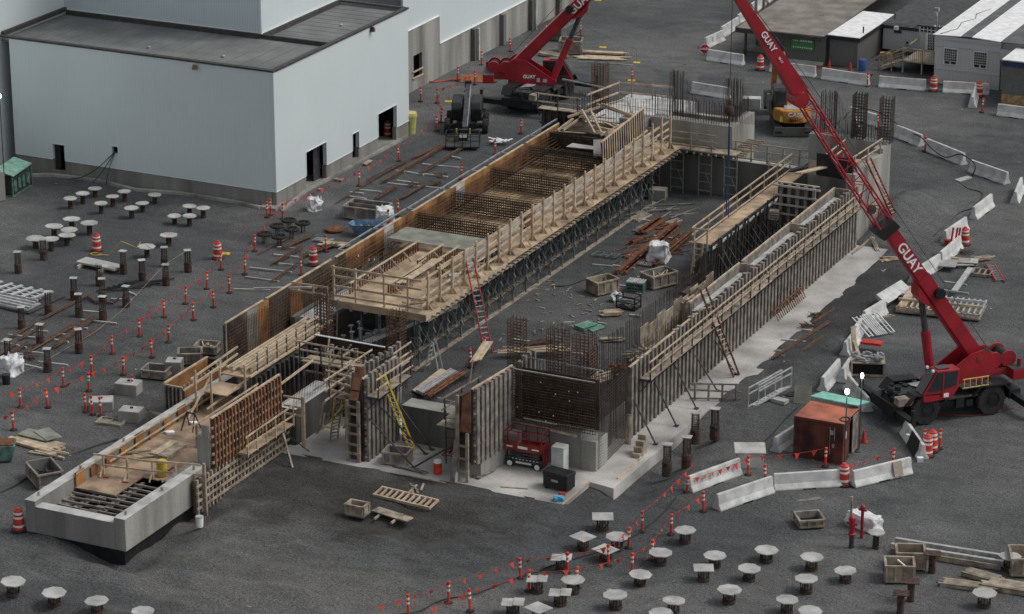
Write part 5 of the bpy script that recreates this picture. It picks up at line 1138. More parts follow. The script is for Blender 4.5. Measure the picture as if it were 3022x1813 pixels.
for i in range(7): m.bar((-72.4, 140.2 + 5 * i, 3.02), (-72.4, 145 + 5 * i, 3.02), .12, .16)
kid('header_beam', m, 'lumber2', sh)
for (a, b) in (((-77.1, 140.4, .95), (-74.9, 149, .95)), ((-75.9, 139.2, 1.5), (-73.8, 147, 1.6))):
    m = MB(); m.bar(a, b, .26, .22); kid('steel_beam', m, 'alu', sh)
for i in range(8):
    x, y = -77.6 + .55 * (i % 4), 139.9 + .9 * (i // 4); m = MB(); m.tube((x, y, 0), (x, y, 1.4 + .3 * (i % 3)), .06); m.cbox((x, y, 1.43 + .3 * (i % 3)), (.25, .25, .05)); kid('screw_jack', m, 'alu', sh)
for i in range(6): m = MB(); m.bar((-78.0 + .9 * i, 139.9, 3.02), (-78.0 + .9 * i, 143, 3.02), .12, .16); kid('deck_beam', m, 'alu', sh)
m = MB(); m.box(-80.5, -80.2, 139, 177.9, 0, 2.4); kid('back_wall', m, 'conc_dark', sh)
for x in (-74.9, -73.2, -71.2, -69.4):
    for k in range(1):
        m = MB()
        for xx in (x, x + .9): m.bar((xx, 177.2, 0), (xx, 177.2, 3.1), .06)
        for z in (.4, 1.0, 1.6, 2.2, 2.8): m.bar((x, 177.2, z), (x + .9, 177.2, z), .045)
        m.bar((x + .9, 177.2, .6), (x + .5, 177.2, 1.6), .04); kid('frame', m, 'steel', sh)
m = MB(); m.box(-80.6, -75.2, 174.0, 174.1, 2.6, 4.0); bars_h(m, (-80.6, 173.9), (-75.2, 173.9), 2.7, 4.1, .17, .016); bars_v(m, (-80.6, 173.9), (-75.2, 173.9), 2.7, 4.2, .16, .015)
tag(m.build('end_rebar_wall', M['rebar2']), 'dark rebar end wall below the lumber jumble at the far end of the platform', 'rebar wall')
formwall('inner_tower_formwork', 'dark formwork with tall grey strongbacks right of the cross wall walkway', (-71.7, 131.3), (-71.7, 135.4), 0, 3.3, (1, 0), 9, sw=.2, sd=.22, ply='plydark', stud='greywood', ragged=.4, cap=False, walk=(2.5, .5, .2, 4, 4))
formwall('inner_tower_formwork', 'low dark formwork with ragged strongbacks between the cross wall and the dowelled wall', (-73.3, 132.0), (-73.3, 135.3), 0, 2.2, (1, 0), 7, sw=.18, sd=.2, ply='plydark', stud='lumber2', ragged=.5, cap=False)
formwall('wall_formwork', 'grey strongback formwork with ragged tops right behind the front right formwork', (-62.6, 131.1), (-62.6, 133.2), 1.2, 5.2, (1, 0), 4, sw=.24, sd=.24, ply='plydark', stud='greywood', ragged=.2, cap=False)
# ---------------------------------------------------------------- machines
def tyre_mb(r, wd, y0):                                            # axle along Y
    m = MB(); n = 22; pr = [(r * .55, -wd / 2), (r * .93, -wd / 2), (r, -wd * .32), (r, wd * .32), (r * .93, wd / 2), (r * .55, wd / 2)]
    vs = [(rr * math.cos(2 * math.pi * k / n), y0 + yy, rr * math.sin(2 * math.pi * k / n)) for rr, yy in pr for k in range(n)]
    fs = [(i * n + k, i * n + (k + 1) % n, ((i + 1) % 6) * n + (k + 1) % n, ((i + 1) % 6) * n + k) for i in range(6) for k in range(n)]
    m.add(vs, fs)
    for k in range(18):
        a = 2 * math.pi * k / 18; c, s_ = math.cos(a), math.sin(a); sgn = 1 if k % 2 else -1
        m.bar((c * r, y0, s_ * r), (c * r * .985, y0 + sgn * wd * .5, s_ * r * .985), .05 * r / .8, .09 * r / .8, up=(c, 0, s_))
    return m
def wheel(root, x, y, r, wd, rim='black'):
    o = tyre_mb(r, wd, 0).build('wheel', M['rubber'], None, smooth=True); o.parent = root; o.location = (x, y, r)
    m = MB(); m.tube((0, -wd * .44, 0), (0, wd * .44, 0), r * .56, 16); m.tube((0, -wd * .5, 0), (0, wd * .5, 0), r * .25, 12)
    q = m.build('rim', M[rim], None); q.parent = o; return o
def part(root, name, mb, m, **k):
    o = mb.build(name, M[m], None, **k); o.parent = root; return o
def crane(label, loc, rz, urz, elev, L1, jib, hook=None, out=2.9, side=1, tpos=7.5, tsize=.95):
    # carrier: front along local +X ; upper turned by urz about its slewing centre ; boom along upper +X
    t = thing('mobile_crane', label, 'crane', loc, rz)
    for x in (2.05, -1.95):
        for y in (1.2, -1.2): wheel(t, x, y, .86, .68)
    m = MB(); m.box(-3.7, 3.7, -.55, .55, .75, 1.25); m.box(-3.9, -3.2, -1.2, 1.2, .65, 1.15); m.box(3.3, 3.9, -1.25, 1.25, .6, 1.2); part(t, 'chassis', m, 'black')
    for x in (2.05, -1.95):
        for y in (1.2, -1.2):
            m = MB(); y0, y1 = y - .42, y + .42
            m.extr([(x - 1.25, y0, 1.2), (x - .75, y0, 1.75), (x + .75, y0, 1.8), (x + 1.25, y0, 1.25), (x + 1.15, y0, 1.25), (x + .7, y0, 1.72), (x - .7, y0, 1.67), (x - 1.15, y0, 1.2)], (0, .84, 0)); part(t, 'fender', m, 'black')
    m = MB(); m.box(-1.1, .9, -1.5, 1.5, 1.25, 1.33); part(t, 'deck', m, 'dsteel')
    m = MB(); m.box(1.2, 3.3, -.7, .7, 1.2, 1.65); part(t, 'engine_cover', m, 'dsteel', bevel=.05)
    m = MB(); m.extr([(1.2, -.5, 1.66), (2.3, -.5, 1.66), (2.0, .3, 1.74), (1.3, .3, 1.72)], (0, 0, .03)); part(t, 'silver_cover', m, 'alu')
    m = MB()
    for k in range(26): m.cbox((rnd.uniform(2.3, 3.8), rnd.uniform(-.7, .8), rnd.uniform(1.25, 1.75)), (rnd.uniform(.1, .4), rnd.uniform(.1, .35), rnd.uniform(.1, .3)), rnd.uniform(0, 3))
    part(t, 'engine_parts', m, 'black')
    m = MB(); m.cbox((3.2, 1.1, 1.4), (.9, .55, .4)); part(t, 'battery_box', m, 'lumber2')
    m = MB(); m.cbox((0, 1.42, 1.0), (.5, .25, .55)); m.cbox((-.6, 1.4, .9), (.4, .2, .35)); part(t, 'side_tank', m, 'black')
    for x in (3.6, -3.55):
        for sy in (1, -1):
            m = MB(); m.box(x - .2, x + .2, min(sy * .6, sy * out), max(sy * .6, sy * out), .62, .98); part(t, 'outrigger_beam', m, 'black')
            m = MB(); m.tube((x, sy * out, .05), (x, sy * out, 1.55), .12, 8); m.lathe([(.3, .0), (.3, .05), (.14, .12)], (x, sy * out, .02), 10); part(t, 'outrigger_jack', m, 'black')
    # upper
    u = bpy.data.objects.new('upper_works', None); C.objects.link(u); u.parent = t; u.rotation_euler = (0, 0, urz)
    def up(name, mb, m, **k): return part(u, name, mb, m, **k)
    m = MB(); m.lathe([(.95, 1.3), (.95, 1.55)], (0, 0, 0), 20); up('turntable', m, 'black')
    m = MB()
    for y in (.62, -.72): m.extr([(1.3, y, 1.55), (1.2, y, 1.85), (-1.0, y, 3.35), (-1.8, y, 3.5), (-2.4, y, 3.1), (-2.6, y, 2.1), (-1.2, y, 1.5)], (0, .1, 0))
    m.box(-2.3, 1.2, -.6, .6, 1.56, 1.75); up('side_plates', m, 'red')
    m = MB(); m.box(-3.9, -2.0, -.7, .7, 1.9, 2.3); up('rear_frame', m, 'red2')
    m = MB(); m.box(-4.1, -3.3, -1.35, 1.35, 1.75, 2.35); up('counterweight', m, 'red', bevel=.04)
    m = MB(); m.box(-4.12, -3.28, -1.36, 1.36, 2.36, 2.38); up('counterweight_top', m, 'dsteel')
    for x in (-2.5, -3.35):
        m = MB(); m.tube((x, -.55, 2.78), (x, .55, 2.78), .34, 14); up('winch_drum', m, 'black')
        m = MB(); m.tube((x, .56, 2.78), (x, .70, 2.78), .46, 16); m.tube((x, -.70, 2.78), (x, -.56, 2.78), .46, 16); m.box(x - .3, x + .3, -.55, .55, 2.3, 2.42); up('winch_flanges', m, 'red')
    m = MB(); m.tube((-3.9, .9, 2.35), (-3.9, .9, 2.8), .12, 8); up('stack', m, 'red2')
    # cab, on the boom's left side
    ys, ye = .78, 1.62
    m = MB(); m.extr([(2.3, ys, 1.35), (2.15, ys, 1.3), (.6, ys, 1.35), (.2, ys, 1.9), (.15, ys, 3.0), (1.55, ys, 3.05), (1.95, ys, 2.35), (2.35, ys, 1.75)], (0, ye - ys, 0)); c = up('cab', m, 'red', bevel=.05)
    m = MB(); m.extr([(1.62, ys + .05, 3.0), (2.36, ys + .05, 1.80), (2.39, ys + .05, 1.82), (1.65, ys + .05, 3.02)], (0, ye - ys - .1, 0)); g_ = m.build('windscreen', M['glass']); g_.parent = c
    for yy in (ye + .005, ys - .03):
        m = MB(); m.extr([(.35, yy, 2.1), (.3, yy, 2.9), (1.5, yy, 2.95), (1.85, yy, 2.35), (2.1, yy, 1.95), (1.5, yy, 1.9)], (0, .02, 0)); g_ = m.build('side_window', M['glass']); g_.parent = c
    m = MB(); m.box(1.13, 1.2, ye + .03, ye + .05, 1.5, 3.0); g_ = m.build('door_pillar', M['red']); g_.parent = c
    m = MB(); m.box(.7, 1.4, ys + .15, ye - .15, 3.06, 3.09); g_ = m.build('roof_window', M['glass']); g_.parent = c
    m = MB(); m.box(.8, 1.1, ye + .02, ye + .04, 1.5, 1.72); g_ = m.build('notice', M['white']); g_.parent = c
    m = MB(); m.cbox((1.75, ys + .1, 3.05), (.14, .12, .12)); m.cbox((1.75, ye - .1, 3.05), (.14, .12, .12)); g_ = m.build('work_lamp', M['white']); g_.parent = c
    m = MB(); m.bar((-.1, ye - .1, 2.3), (-1.7, ye - .1, 2.3), .05); m.bar((-.1, ye - .1, 1.8), (-1.7, ye - .1, 1.8), .05)
    for k in range(5): m.bar((-.2 - .36 * k, ye - .1, 1.8), (-.2 - .36 * k, ye - .1, 2.3), .035)
    up('handrail', m, 'binyellow'); m = MB(); m.box(-2.0, -.1, .8, 1.5, 1.72, 1.78); up('side_step', m, 'dsteel')
    # boom
    F0 = Vector((-1.55, 0, 3.05)); d = Vector((math.cos(elev), 0, math.sin(elev))); nv = Vector((-math.sin(elev), 0, math.cos(elev)))
    def sec(name, s0, s1, h, wd, mt='red', ch=.12):
        a, b = F0 + d * s0, F0 + d * s1; m = MB(); prf = [(-h / 2, -wd / 2 + ch), (-h / 2 + ch, -wd / 2), (h / 2, -wd / 2), (h / 2, wd / 2), (-h / 2 + ch, wd / 2), (-h / 2, wd / 2 - ch)]
        m.extr([a + nv * p + Vector((0, q, 0)) for p, q in prf], b - a); return up(name, m, mt)
    Lb = L1 * .62
    sec('boom_base_section', -.4, Lb, .86, .72); sec('boom_section', Lb, L1 - .35, .75, .62); sec('boom_section', L1 * .93, L1, .68, .56)
    m = MB(); a = F0 + d * (L1 - .3); m.extr([a + nv * .55 + Vector((0, -.42, 0)), a - nv * .6 + Vector((0, -.42, 0)), a - nv * .75 + d * .7 + Vector((0, -.42, 0)), a + nv * .45 + d * .55 + Vector((0, -.42, 0))], (0, .84, 0)); up('boom_head', m, 'black')
    m = MB(); m.tube(F0 + Vector((0, -.75, 0)), F0 + Vector((0, .75, 0)), .22, 12); up('boom_pivot', m, 'red2')
    m = MB(); a = F0 + d * (Lb * .86) - nv * .5; b = Vector((.95, 0, 1.8)); k = a.lerp(b, .42)
    m.tube(b, k, .26, 12); up('lift_cylinder', m, 'red'); m = MB(); m.tube(k, a, .17, 12); up('lift_rod', m, 'dsteel')
    m = MB(); a = F0 + d * (Lb * .86) - nv * .45; m.extr([a - d * 1.0 + Vector((0, -.42, 0)), a + d * .7 + Vector((0, -.42, 0)), a + d * .2 - nv * .35 + Vector((0, -.42, 0)), a - d * .3 - nv * .35 + Vector((0, -.42, 0))], (0, .84, 0)); up('cylinder_bracket', m, 'red')
    m = MB(); a = F0 + d * (Lb * .78) + Vector((0, side * .38, 0)) + nv * .25; m.tube(a, a + Vector((0, side * .25, 0)), .3, 12); up('hose_reel', m, 'black')
    rot = Matrix(((d.x, nv.x, 0, 0), (d.y, nv.y, -1, 0), (d.z, nv.z, 0, 0), (0, 0, 0, 1)))        # text X along boom, reads on -Y side
    if side > 0: rot = Matrix(((-d.x, nv.x, 0, 0), (-d.y, nv.y, 1, 0), (-d.z, nv.z, 0, 0), (0, 0, 0, 1)))
    up_t = lambda nm, body, size, s, yy, off=0: text(nm, body, size, M['white'], u, F0 + d * s + nv * off + Vector((0, side * yy, 0)), rot)
    up_t('lettering', 'GUAY', tsize * .8, tpos, .325 if side > 0 else .375)
    if side < 0:
        text('lettering', 'GUAY', .34, M['white'], u, Vector((-.75, -.75, 2.15)), Matrix.Rotation(R(90), 4, 'X'), .02)
        m = MB(); m.box(-.2, .05, -.735, -.722, 1.75, 2.05); m.box(.25, .55, -.735, -.722, 1.75, 2.0); up('side_plate_panel', m, 'conc_top')
    if jib:
        e = jib['elev']; dj = Vector((math.cos(e), 0, math.sin(e))); nj = Vector((-math.sin(e), 0, math.cos(e))); J0 = F0 + d * (L1 + .2); J1 = J0 + dj * jib['lat']; J2 = J1 + dj * jib['tip']
        def q(s, a, b): return J0 + dj * s + nj * a + Vector((0, b, 0))
        LL = jib['lat']
        for a in (.42, -.42):
            for b in (.36, -.36): m = MB(); m.tube(q(0, a, b), q(LL, a * .8, b * .8), .055, 6); up('jib_chord', m, 'red')
        m = MB(); N = 11
        for k in range(N):
            s0, s1 = LL * k / N, LL * (k + 1) / N; f0, f1 = 1 - .2 * k / N, 1 - .2 * (k + 1) / N; sg = 1 if k % 2 else -1
            for b in (.36, -.36): m.tube(q(s0, .42 * sg * f0, b * f0), q(s1, -.42 * sg * f1, b * f1), .028, 5)
            for a in (.42, -.42): m.tube(q(s0, a * f0, .36 * sg * f0), q(s1, a * f1, -.36 * sg * f1), .028, 5)
            m.tube(q(s0, .42 * f0, .36 * f0), q(s0, -.42 * f0, .36 * f0), .028, 5)
        up('jib_lattice', m, 'red')
        m = MB(); w1 = .34
        m.add([q(LL, .42, w1), q(LL, -.42, w1), q(LL, -.42, -w1), q(LL, .42, -w1), J2 + nj * .2 + Vector((0, .2, 0)), J2 - nj * .2 + Vector((0, .2, 0)), J2 - nj * .2 + Vector((0, -.2, 0)), J2 + nj * .2 + Vector((0, -.2, 0))], [(0, 1, 2, 3), (7, 6, 5, 4), (0, 4, 5, 1), (1, 5, 6, 2), (2, 6, 7, 3), (3, 7, 4, 0)])
        up('jib_tip_section', m, 'red')
        m = MB(); a = q(LL - .3, -.25, 0); m.tube(a + Vector((0, -.5, 0)), a + Vector((0, .5, 0)), .42, 10); up('jib_hinge', m, 'red')
        m = MB(); m.tube(q(1.6, -.3, .55), q(1.6, -.3, .7), .25, 12); up('hose_reel', m, 'rustdark')
        rj = Matrix(((-dj.x, nj.x, 0, 0), (-dj.y, nj.y, 1, 0), (-dj.z, nj.z, 0, 0), (0, 0, 0, 1)))
        text('lettering', 'GUAY', .46, M['white'], u, J1 + dj * (jib['tip'] * .5) + Vector((0, side * .31, 0)), rj)
        text('lettering', '90-17', .17, M['white'], u, J1 + dj * (jib['tip'] * .32) + Vector((0, side * .33, 0)), rj)
        m = MB(); m.tube(Vector((-2.5, 0, 3.15)), J1 + nj * .75, .018, 4); m.tube(J1 + nj * .75, J2 + nj * .25, .018, 4); up('hoist_rope', m, 'dsteel')
        m = MB(); m.tube(J2, J2 + Vector((0, 0, -jib['drop'])), .02, 4); up('load_rope', m, 'dsteel')
        B = J2 + Vector((0, 0, -jib['drop'])); m = MB(); m.lathe([(.05, .62), (.09, .35), (.22, .25), (.25, .05), (.2, -.12), (.06, -.2), (.07, -.35), (.12, -.5), (.03, -.55)], B, 12); o = up('headache_ball', m, 'rustdark', smooth=True)
        m = MB(); b0 = B + Vector((0, 0, -.5)); m.bar(b0, b0 + Vector((.04, 0, -5.0)), .05); m.bar(b0 + Vector((0, .05, 0)), b0 + Vector((-.04, .1, -5.1)), .035); sgo = up('blue_sling', m, 'bluesling')
    else:
        m = MB(); m.tube(Vector((-2.5, 0, 3.15)), F0 + d * (L1 * .6) + nv * 1.1, .018, 4); m.tube(F0 + d * (L1 * .6) + nv * 1.1, F0 + d * L1 + nv * .9, .018, 4); up('hoist_rope', m, 'dsteel')
    for k in range(8):
        m = MB(); a = F0 + d * (1.2 + Lb * .1 * k) + nv * .45; m.cbox(a, (.08, .2, .08)); up('boom_cleat', m, 'white') if k % 3 == 0 else None
    return t, u
h1 = Vector((-.683, -.731)); rz1 = math.atan2(h1.y, h1.x); c1 = Vector((-44.41, 147.06, 0))

crane('red rough terrain crane with lattice jib beside the rust red container', c1, rz1, 0, R(54.3), 9.68, dict(elev=R(55.8), lat=9.44, tip=6.88, drop=6.4))
crane('red rough terrain crane with raised boom beside the concrete warehouse wall', (-90.3, 193.2, 0), R(-90), R(112), R(45.6), 11.5, None, side=-1, tpos=6.4, tsize=.95, out=3.0)
# ---- excavator, seen from behind
ez = math.atan2(math.cos(YAW), -math.sin(YAW)); eh = Vector((-math.sin(YAW), math.cos(YAW), 0)); er = Vector((math.cos(YAW), math.sin(YAW), 0))
ec = Vector((-70.45, 193.0, 0)) + eh * 1.9
t = thing('excavator', 'orange excavator seen from behind near the trailers', 'excavator', ec, ez)
for y in (1.05, -1.05):
    m = MB(); m.extr([(-1.9, y - .28, .0), (1.9, y - .28, 0), (2.2, y - .28, .35), (1.95, y - .28, .75), (-1.95, y - .28, .75), (-2.2, y - .28, .35)], (0, .56, 0)); part(t, 'track', m, 'rubber', bevel=.08)
m = MB(); m.extr([(-1.95, -1.35, .1), (-2.2, -1.4, .75), (-2.26, -1.4, .75), (-2.05, -1.35, .05)], (0, 2.75, 0)); b = part(t, 'dozer_blade', m, 'conc_dark')
m = MB(); m.box(-2.1, -1.2, -.6, -.4, .3, .55); m.box(-2.1, -1.2, .4, .6, .3, .55); part(t, 'blade_arms', m, 'black')
m = MB(); m.box(-1, 1, -.7, .7, .3, .9); part(t, 'undercarriage', m, 'black')
m = MB(); pr = [(-1.55, -1.05), (-1.9, -.75), (-2.05, 0), (-1.9, .75), (-1.55, 1.05), (-.9, 1.35), (-.9, -1.35)]
m.prism(pr, .95, 1.85); part(t, 'counterweight', m, 'case', bevel=.08)
m = MB(); m.box(-.9, 1.3, -1.3, 1.3, .95, 1.5); part(t, 'body', m, 'case')
m = MB(); m.prism([(-1.5, -.9), (-1.5, .6), (-.5, .6), (-.5, -1.0)], 1.85, 1.9); part(t, 'hood', m, 'alu')
m = MB(); m.box(-.6, 1.3, .35, 1.3, 1.5, 3.0); k = part(t, 'cab', m, 'dsteel', bevel=.06)
m = MB(); m.box(-.63, -.6, .5, 1.15, 1.95, 2.8); g_ = m.build('rear_window', M['glass']); g_.parent = k
m = MB(); m.box(-.4, 1.1, 1.3, 1.33, 1.9, 2.85); g_ = m.build('side_window', M['glass']); g_.parent = k
m = MB(); m.bar((-.5, .45, 3.08), (-.5, 1.2, 3.08), .05); m.bar((-.5, .45, 3.0), (-.5, .45, 3.08), .05); g_ = m.build('roof_bar', M['black']); g_.parent = k
m = MB(); m.box(-.2, 1.6, 1.42, 1.62, 1.2, 2.2); part(t, 'side_guard', m, 'conc_dark')
m = MB(); m.tube((-1.2, -.5, 1.9), (-1.2, -.5, 2.5), .1, 10); m.tube((-1.0, -.9, 1.9), (-1.0, -.9, 2.3), .13, 10); part(t, 'exhaust', m, 'alu')
m = MB(); m.extr([(1.0, -.1, 1.4), (2.2, .2, 4.3), (2.9, .3, 4.9), (3.2, .3, 4.5), (2.6, .2, 3.6), (1.6, -.1, 1.3)], (0, .4, 0)); part(t, 'boom', m, 'case')
m = MB(); m.extr([(2.7, .75, 5.1), (3.15, .75, 5.1), (4.3, .75, 1.7), (4.0, .75, 1.6)], (0, .38, 0)); part(t, 'stick', m, 'case')
m = MB(); m.extr([(3.7, .4, 1.7), (4.5, .4, 1.7), (4.7, .4, .8), (4.1, .4, .3), (3.4, .4, .7)], (0, 1.2, 0)); part(t, 'bucket', m, 'dsteel')
for y in (-.32, .32): m = MB(); m.tube((1.7, y, 1.6), (2.2, y + .2, 3.6), .09, 8); part(t, 'boom_cylinder', m, 'black')
rt = Matrix(((0, 0, -1, 0), (-1, 0, 0, 0), (0, 1, 0, 0), (0, 0, 0, 1)))
text('lettering', 'CASE', .40, M['white'], t, Vector((-2.1, -.12, 1.6)), rt @ Matrix.Rotation(R(-6), 4, 'Y'), .03, 1.15)
text('lettering', 'QMEC', .27, M['red2'], t, Vector((-2.1, -.12, 1.2)), rt @ Matrix.Rotation(R(-6), 4, 'Y'), .03, 1.3)
m = MB(); m.box(-1.88, -1.6, .45, .95, 1.05, 1.45); part(t, 'side_grille', m, 'yellow')
# ---- boom lift
bz = math.atan2(-.92, .39); t = thing('boom_lift', 'black boom lift with its basket lowered in front of it', 'boom lift', (-92.0, 184.6, 0), bz); t.scale = (.93, .93, .93)
for x, y in ((.9, 1.45), (.9, -1.45), (-1.2, 1.4), (-1.2, -1.4)): wheel(t, x, y, .56, .42)
m = MB(); m.box(-1.5, 1.2, -.75, .75, .35, .8); m.box(.7, 1.1, -1.4, 1.4, .4, .65); m.box(-1.4, -1.0, -1.4, 1.4, .4, .65); part(t, 'chassis', m, 'black')
for s_ in (1, -1):
    m = MB(); m.extr([(-1.9, s_ * .3, .95), (.6, s_ * .3, .85), (.7, s_ * .3, 1.8), (.4, s_ * .3, 2.25), (-1.9, s_ * .3, 2.3)], (0, s_ * .85, 0)); part(t, 'turret_cover', m, 'black', bevel=.1)
m = MB(); m.bar((-1.9, 0, 3.0), (3.2, 0, .95), .32, .45); part(t, 'boom', m, 'dsteel'); m = MB(); m.bar((-1.9, .21, 3.1), (3.0, .21, 1.05), .06, .3); part(t, 'boom_track', m, 'steel')
m = MB(); m.cbox((-1.9, 0, 3.1), (.4, .5, .5)); part(t, 'boom_pivot', m, 'black')
m = MB(); m.bar((3.2, 0, .95), (4.3, 0, .6), .3); part(t, 'jib', m, 'black')
bk = bpy.data.objects.new('basket', None); C.objects.link(bk); bk.parent = t; bk.location = (5.1, 0, .2)
m = MB(); m.box(-.55, .55, -1.25, 1.25, 0, .1); part(bk, 'floor', m, 'dsteel')
m = MB()
for z in (.55, 1.05):
    for a, b in (((-.55, -1.25), (.55, -1.25)), ((.55, -1.25), (.55, 1.25)), ((.55, 1.25), (-.55, 1.25)), ((-.55, 1.25), (-.55, -1.25))): m.bar((*a, z), (*b, z), .045)
for x, y in ((-.55, -1.25), (.55, -1.25), (.55, 0), (.55, 1.25), (-.55, 1.25), (.55, -.6), (.55, .6)): m.bar((x, y, 0), (x, y, 1.05), .045)
part(bk, 'cage', m, 'black'); m = MB(); m.box(-.6, -.3, -.35, .35, .3, 1.15); part(bk, 'control_box', m, 'black')
m = MB(); m.box(-.35, -.28, -.28, .28, .55, .85); part(bk, 'control_panel', m, 'white'); m = MB(); m.bar((-.5, -.5, .75), (-.5, -.5, 1.2), .1); m.bar((-.5, .5, .75), (-.5, .5, 1.2), .1); part(bk, 'yellow_pads', m, 'binyellow')
# ---- scissor lift
a, b = Vector((-62.36, 130.3, .02)), Vector((-60.7, 130.25, .02)); t = thing('scissor_lift', 'red and dark grey scissor lift under the rebar block', 'scissor lift', (-61.5, 130.2, .02), 0)
for x in (-.78, .78):
    for y in (-.4, .4):
        m = MB(); m.tube((0, -.1, 0), (0, .1, 0), .2, 14); o = m.build('wheel', M['rubber']); o.parent = t; o.location = (x, y, .2)
        m = MB(); m.tube((0, -.11, 0), (0, .11, 0), .15, 12); q = m.build('rim', M['white'] if y < 0 else M['steel']); q.parent = o
m = MB(); m.box(-1.0, 1.0, -.36, .36, .12, .5); part(t, 'base', m, 'dsteel')
m = MB()
for i in range(3): m.bar((-.85, -.3, .5 + .15 * i), (.85, -.3, .62 + .15 * i), .07); m.bar((-.85, -.28, .62 + .15 * i), (.85, -.28, .5 + .15 * i), .07); m.bar((-.85, .3, .5 + .15 * i), (.85, .3, .62 + .15 * i), .07)
part(t, 'scissor_arms', m, 'dsteel')
m = MB(); m.box(-1.02, 1.02, -.5, .5, .98, 1.06); m.box(-1.04, 1.04, -.53, -.5, .96, 1.38); m.box(-1.04, 1.04, .5, .53, .96, 1.2); m.box(-1.06, -1.03, -.53, .53, .96, 1.4); m.box(1.03, 1.06, -.53, .53, .96, 1.4); part(t, 'platform', m, 'red2')
m = MB()
for z in (1.65, 2.0):
    for p, q in (((-1.02, -.5), (1.02, -.5)), ((1.02, -.5), (1.02, .5)), ((1.02, .5), (-1.02, .5)), ((-1.02, .5), (-1.02, -.5))): m.bar((*p, z), (*q, z), .04)
for x in (-1.02, -.3, .35, 1.02):
    for y in (-.5, .5): m.bar((x, y, 1.1), (x, y, 2.0), .04)
part(t, 'guard_rail', m, 'red2'); m = MB(); m.box(1.0, 1.12, -.3, .3, .3, 1.0); part(t, 'ladder', m, 'red2')
m = MB(); m.box(-.95, -.6, -.535, -.532, 1.12, 1.2); m.box(-.3, .25, -.535, -.532, 1.1, 1.24); m.box(.5, .9, -.535, -.532, 1.12, 1.2)
for i in range(8): m.box(-.7 + .2 * i, -.62 + .2 * i, -.365, -.362, .42, .46)
m.box(-.5, .4, -.365, -.362, .2, .3); part(t, 'decal', m, 'white')
m = MB(); m.box(-.4, -.05, -.535, -.53, 1.1, 1.2); 
# ---- container
t = thing('shipping_container', 'rust red shipping container with an open door and orange roof', 'container', (-48.2, 138.5, 0))
x0, x1, y0, y1, H_ = -49.55, -46.82, 137.32, 139.75, 2.27
m = MB(); n_ = 22
for i in range(n_):
    a = x0 + .1 + (x1 - x0 - .2) * i / n_; w_ = (x1 - x0 - .2) / n_
    m.extr([(a, y0 + .06, 0), (a + w_ * .25, y0 + .02, 0), (a + w_ * .5, y0 + .02, 0), (a + w_ * .75, y0 + .06, 0), (a + w_, y0 + .06, 0), (a + w_, y0 + .1, 0), (a, y0 + .1, 0)], (0, 0, H_ - .1)) if False else m.box(a, a + w_ * .55, y0 + .015, y0 + .08, .1, H_ - .1)
m.box(x0 + .05, x1 - .05, y0 + .04, y0 + .1, .08, H_ - .08); part_ = kid('corrugated_side', m, 'contred', t)
m = MB(); m.box(x0, x0 + .1, y0, y0 + .12, 0, H_); m.box(x1 - .1, x1, y0, y0 + .12, 0, H_); m.box(x1 - .1, x1, y1 - .12, y1, 0, H_); m.box(x0, x0 + .1, y1 - .12, y1, 0, H_); m.box(x0 + .1, x1 - .1, y0 - .005, y0 + .1, H_ - .09, H_); m.box(x0 + .1, x1 - .1, y0, y0 + .1, 0, .09); kid('frame', m, 'contred', t)
m = MB(); m.box(x0 + .02, x0 + .06, y0 + .13, y1 - .13, .05, H_ - .05); m.box(x0 + .1, x1 - .1, y1 - .06, y1 - .02, .05, H_ - .05); m.box(x0 + .1, x1 - .05, y0 + .13, y1 - .13, .02, .06); kid('walls', m, 'contred', t)
m = MB(); m.box(x0 + .02, x1 - .02, y0 + .02, y1 - .02, H_ + .001, H_ + .02)
for i in range(28): m.box(x0 + .1 + .092 * i, x0 + .145 + .092 * i, y0 + .1, y1 - .1, H_ + .02, H_ + .035)
kid('roof', m, 'controof', t)
d1 = MB(); d1.box(x1 - .05, x1 + .0, y0 + .13, y0 + .95, .1, H_ - .1); d1 = kid('door', d1, 'contred', t)
m = MB(); m.box(x1 - .06, x1 - .01, y0 + 1.5, y1 - .13, .1, H_ - .1); kid('door', m, 'greywood', t)
m = MB(); m.box(x1 - 1.6, x1 - .08, y0 + .97, y1 - .15, .07, .08); m.box(x1 - .3, x1 - .28, y0 + .95, y0 + 1.5, .1, H_ - .2); kid('dark_opening', m, 'steel', t)
m = MB(); m.box(x1 + .005, x1 + .015, y0 + .2, y0 + .42, 1.35, 1.75); kid('notice', m, 'white', t)
m = MB(); m.tube((-47.55, y0 - .02, .5), (-47.55, y0 - .02, 2.0), .02); m.tube((-47.3, y0 - .02, 1.3), (-47.3, y0 - .02, 2.0), .02); m.cbox((-47.45, y0 - .04, 1.72), (.18, .08, .22)); m.cbox((-47.35, y0 - .04, 1.0), (.12, .08, .2)); kid('electrical_box', m, 'steel', t)
m = MB(); m.path([(-46.95 + .28 * math.cos(a * .63), 137.9 + .3 * math.sin(a * .63), H_ + .05 + .01 * (a // 10)) for a in range(31)], .03); tag(m.build('cable_coil', M['rustdark']), 'brown cable coil lying on the container roof', 'cable')
m = MB(); c0, c1_, c2_, c3 = at('f', 820, 1440, 1.5), at('f', 1170, 1505, 2.1), at('f', 1195, 1437, 1.9), at('f', 880, 1370, 1.2)
m.extr([(-49.6, 139.85, 2.45), (-46.9, 139.5, 2.5), (-46.55, 140.5, 2.42), (-49.3, 140.9, 2.4)], (0, 0, .05)); tag(m.build('green_board', M['mint']), 'mint green board lying over the back of the container roof', 'board')
lean('pale_board', 'pale board leaning behind the left end of the container', 'board', at('f', 790, 1460), (.9, .2, 0), (-.1, .5, .9), .04, M['plygrey'])
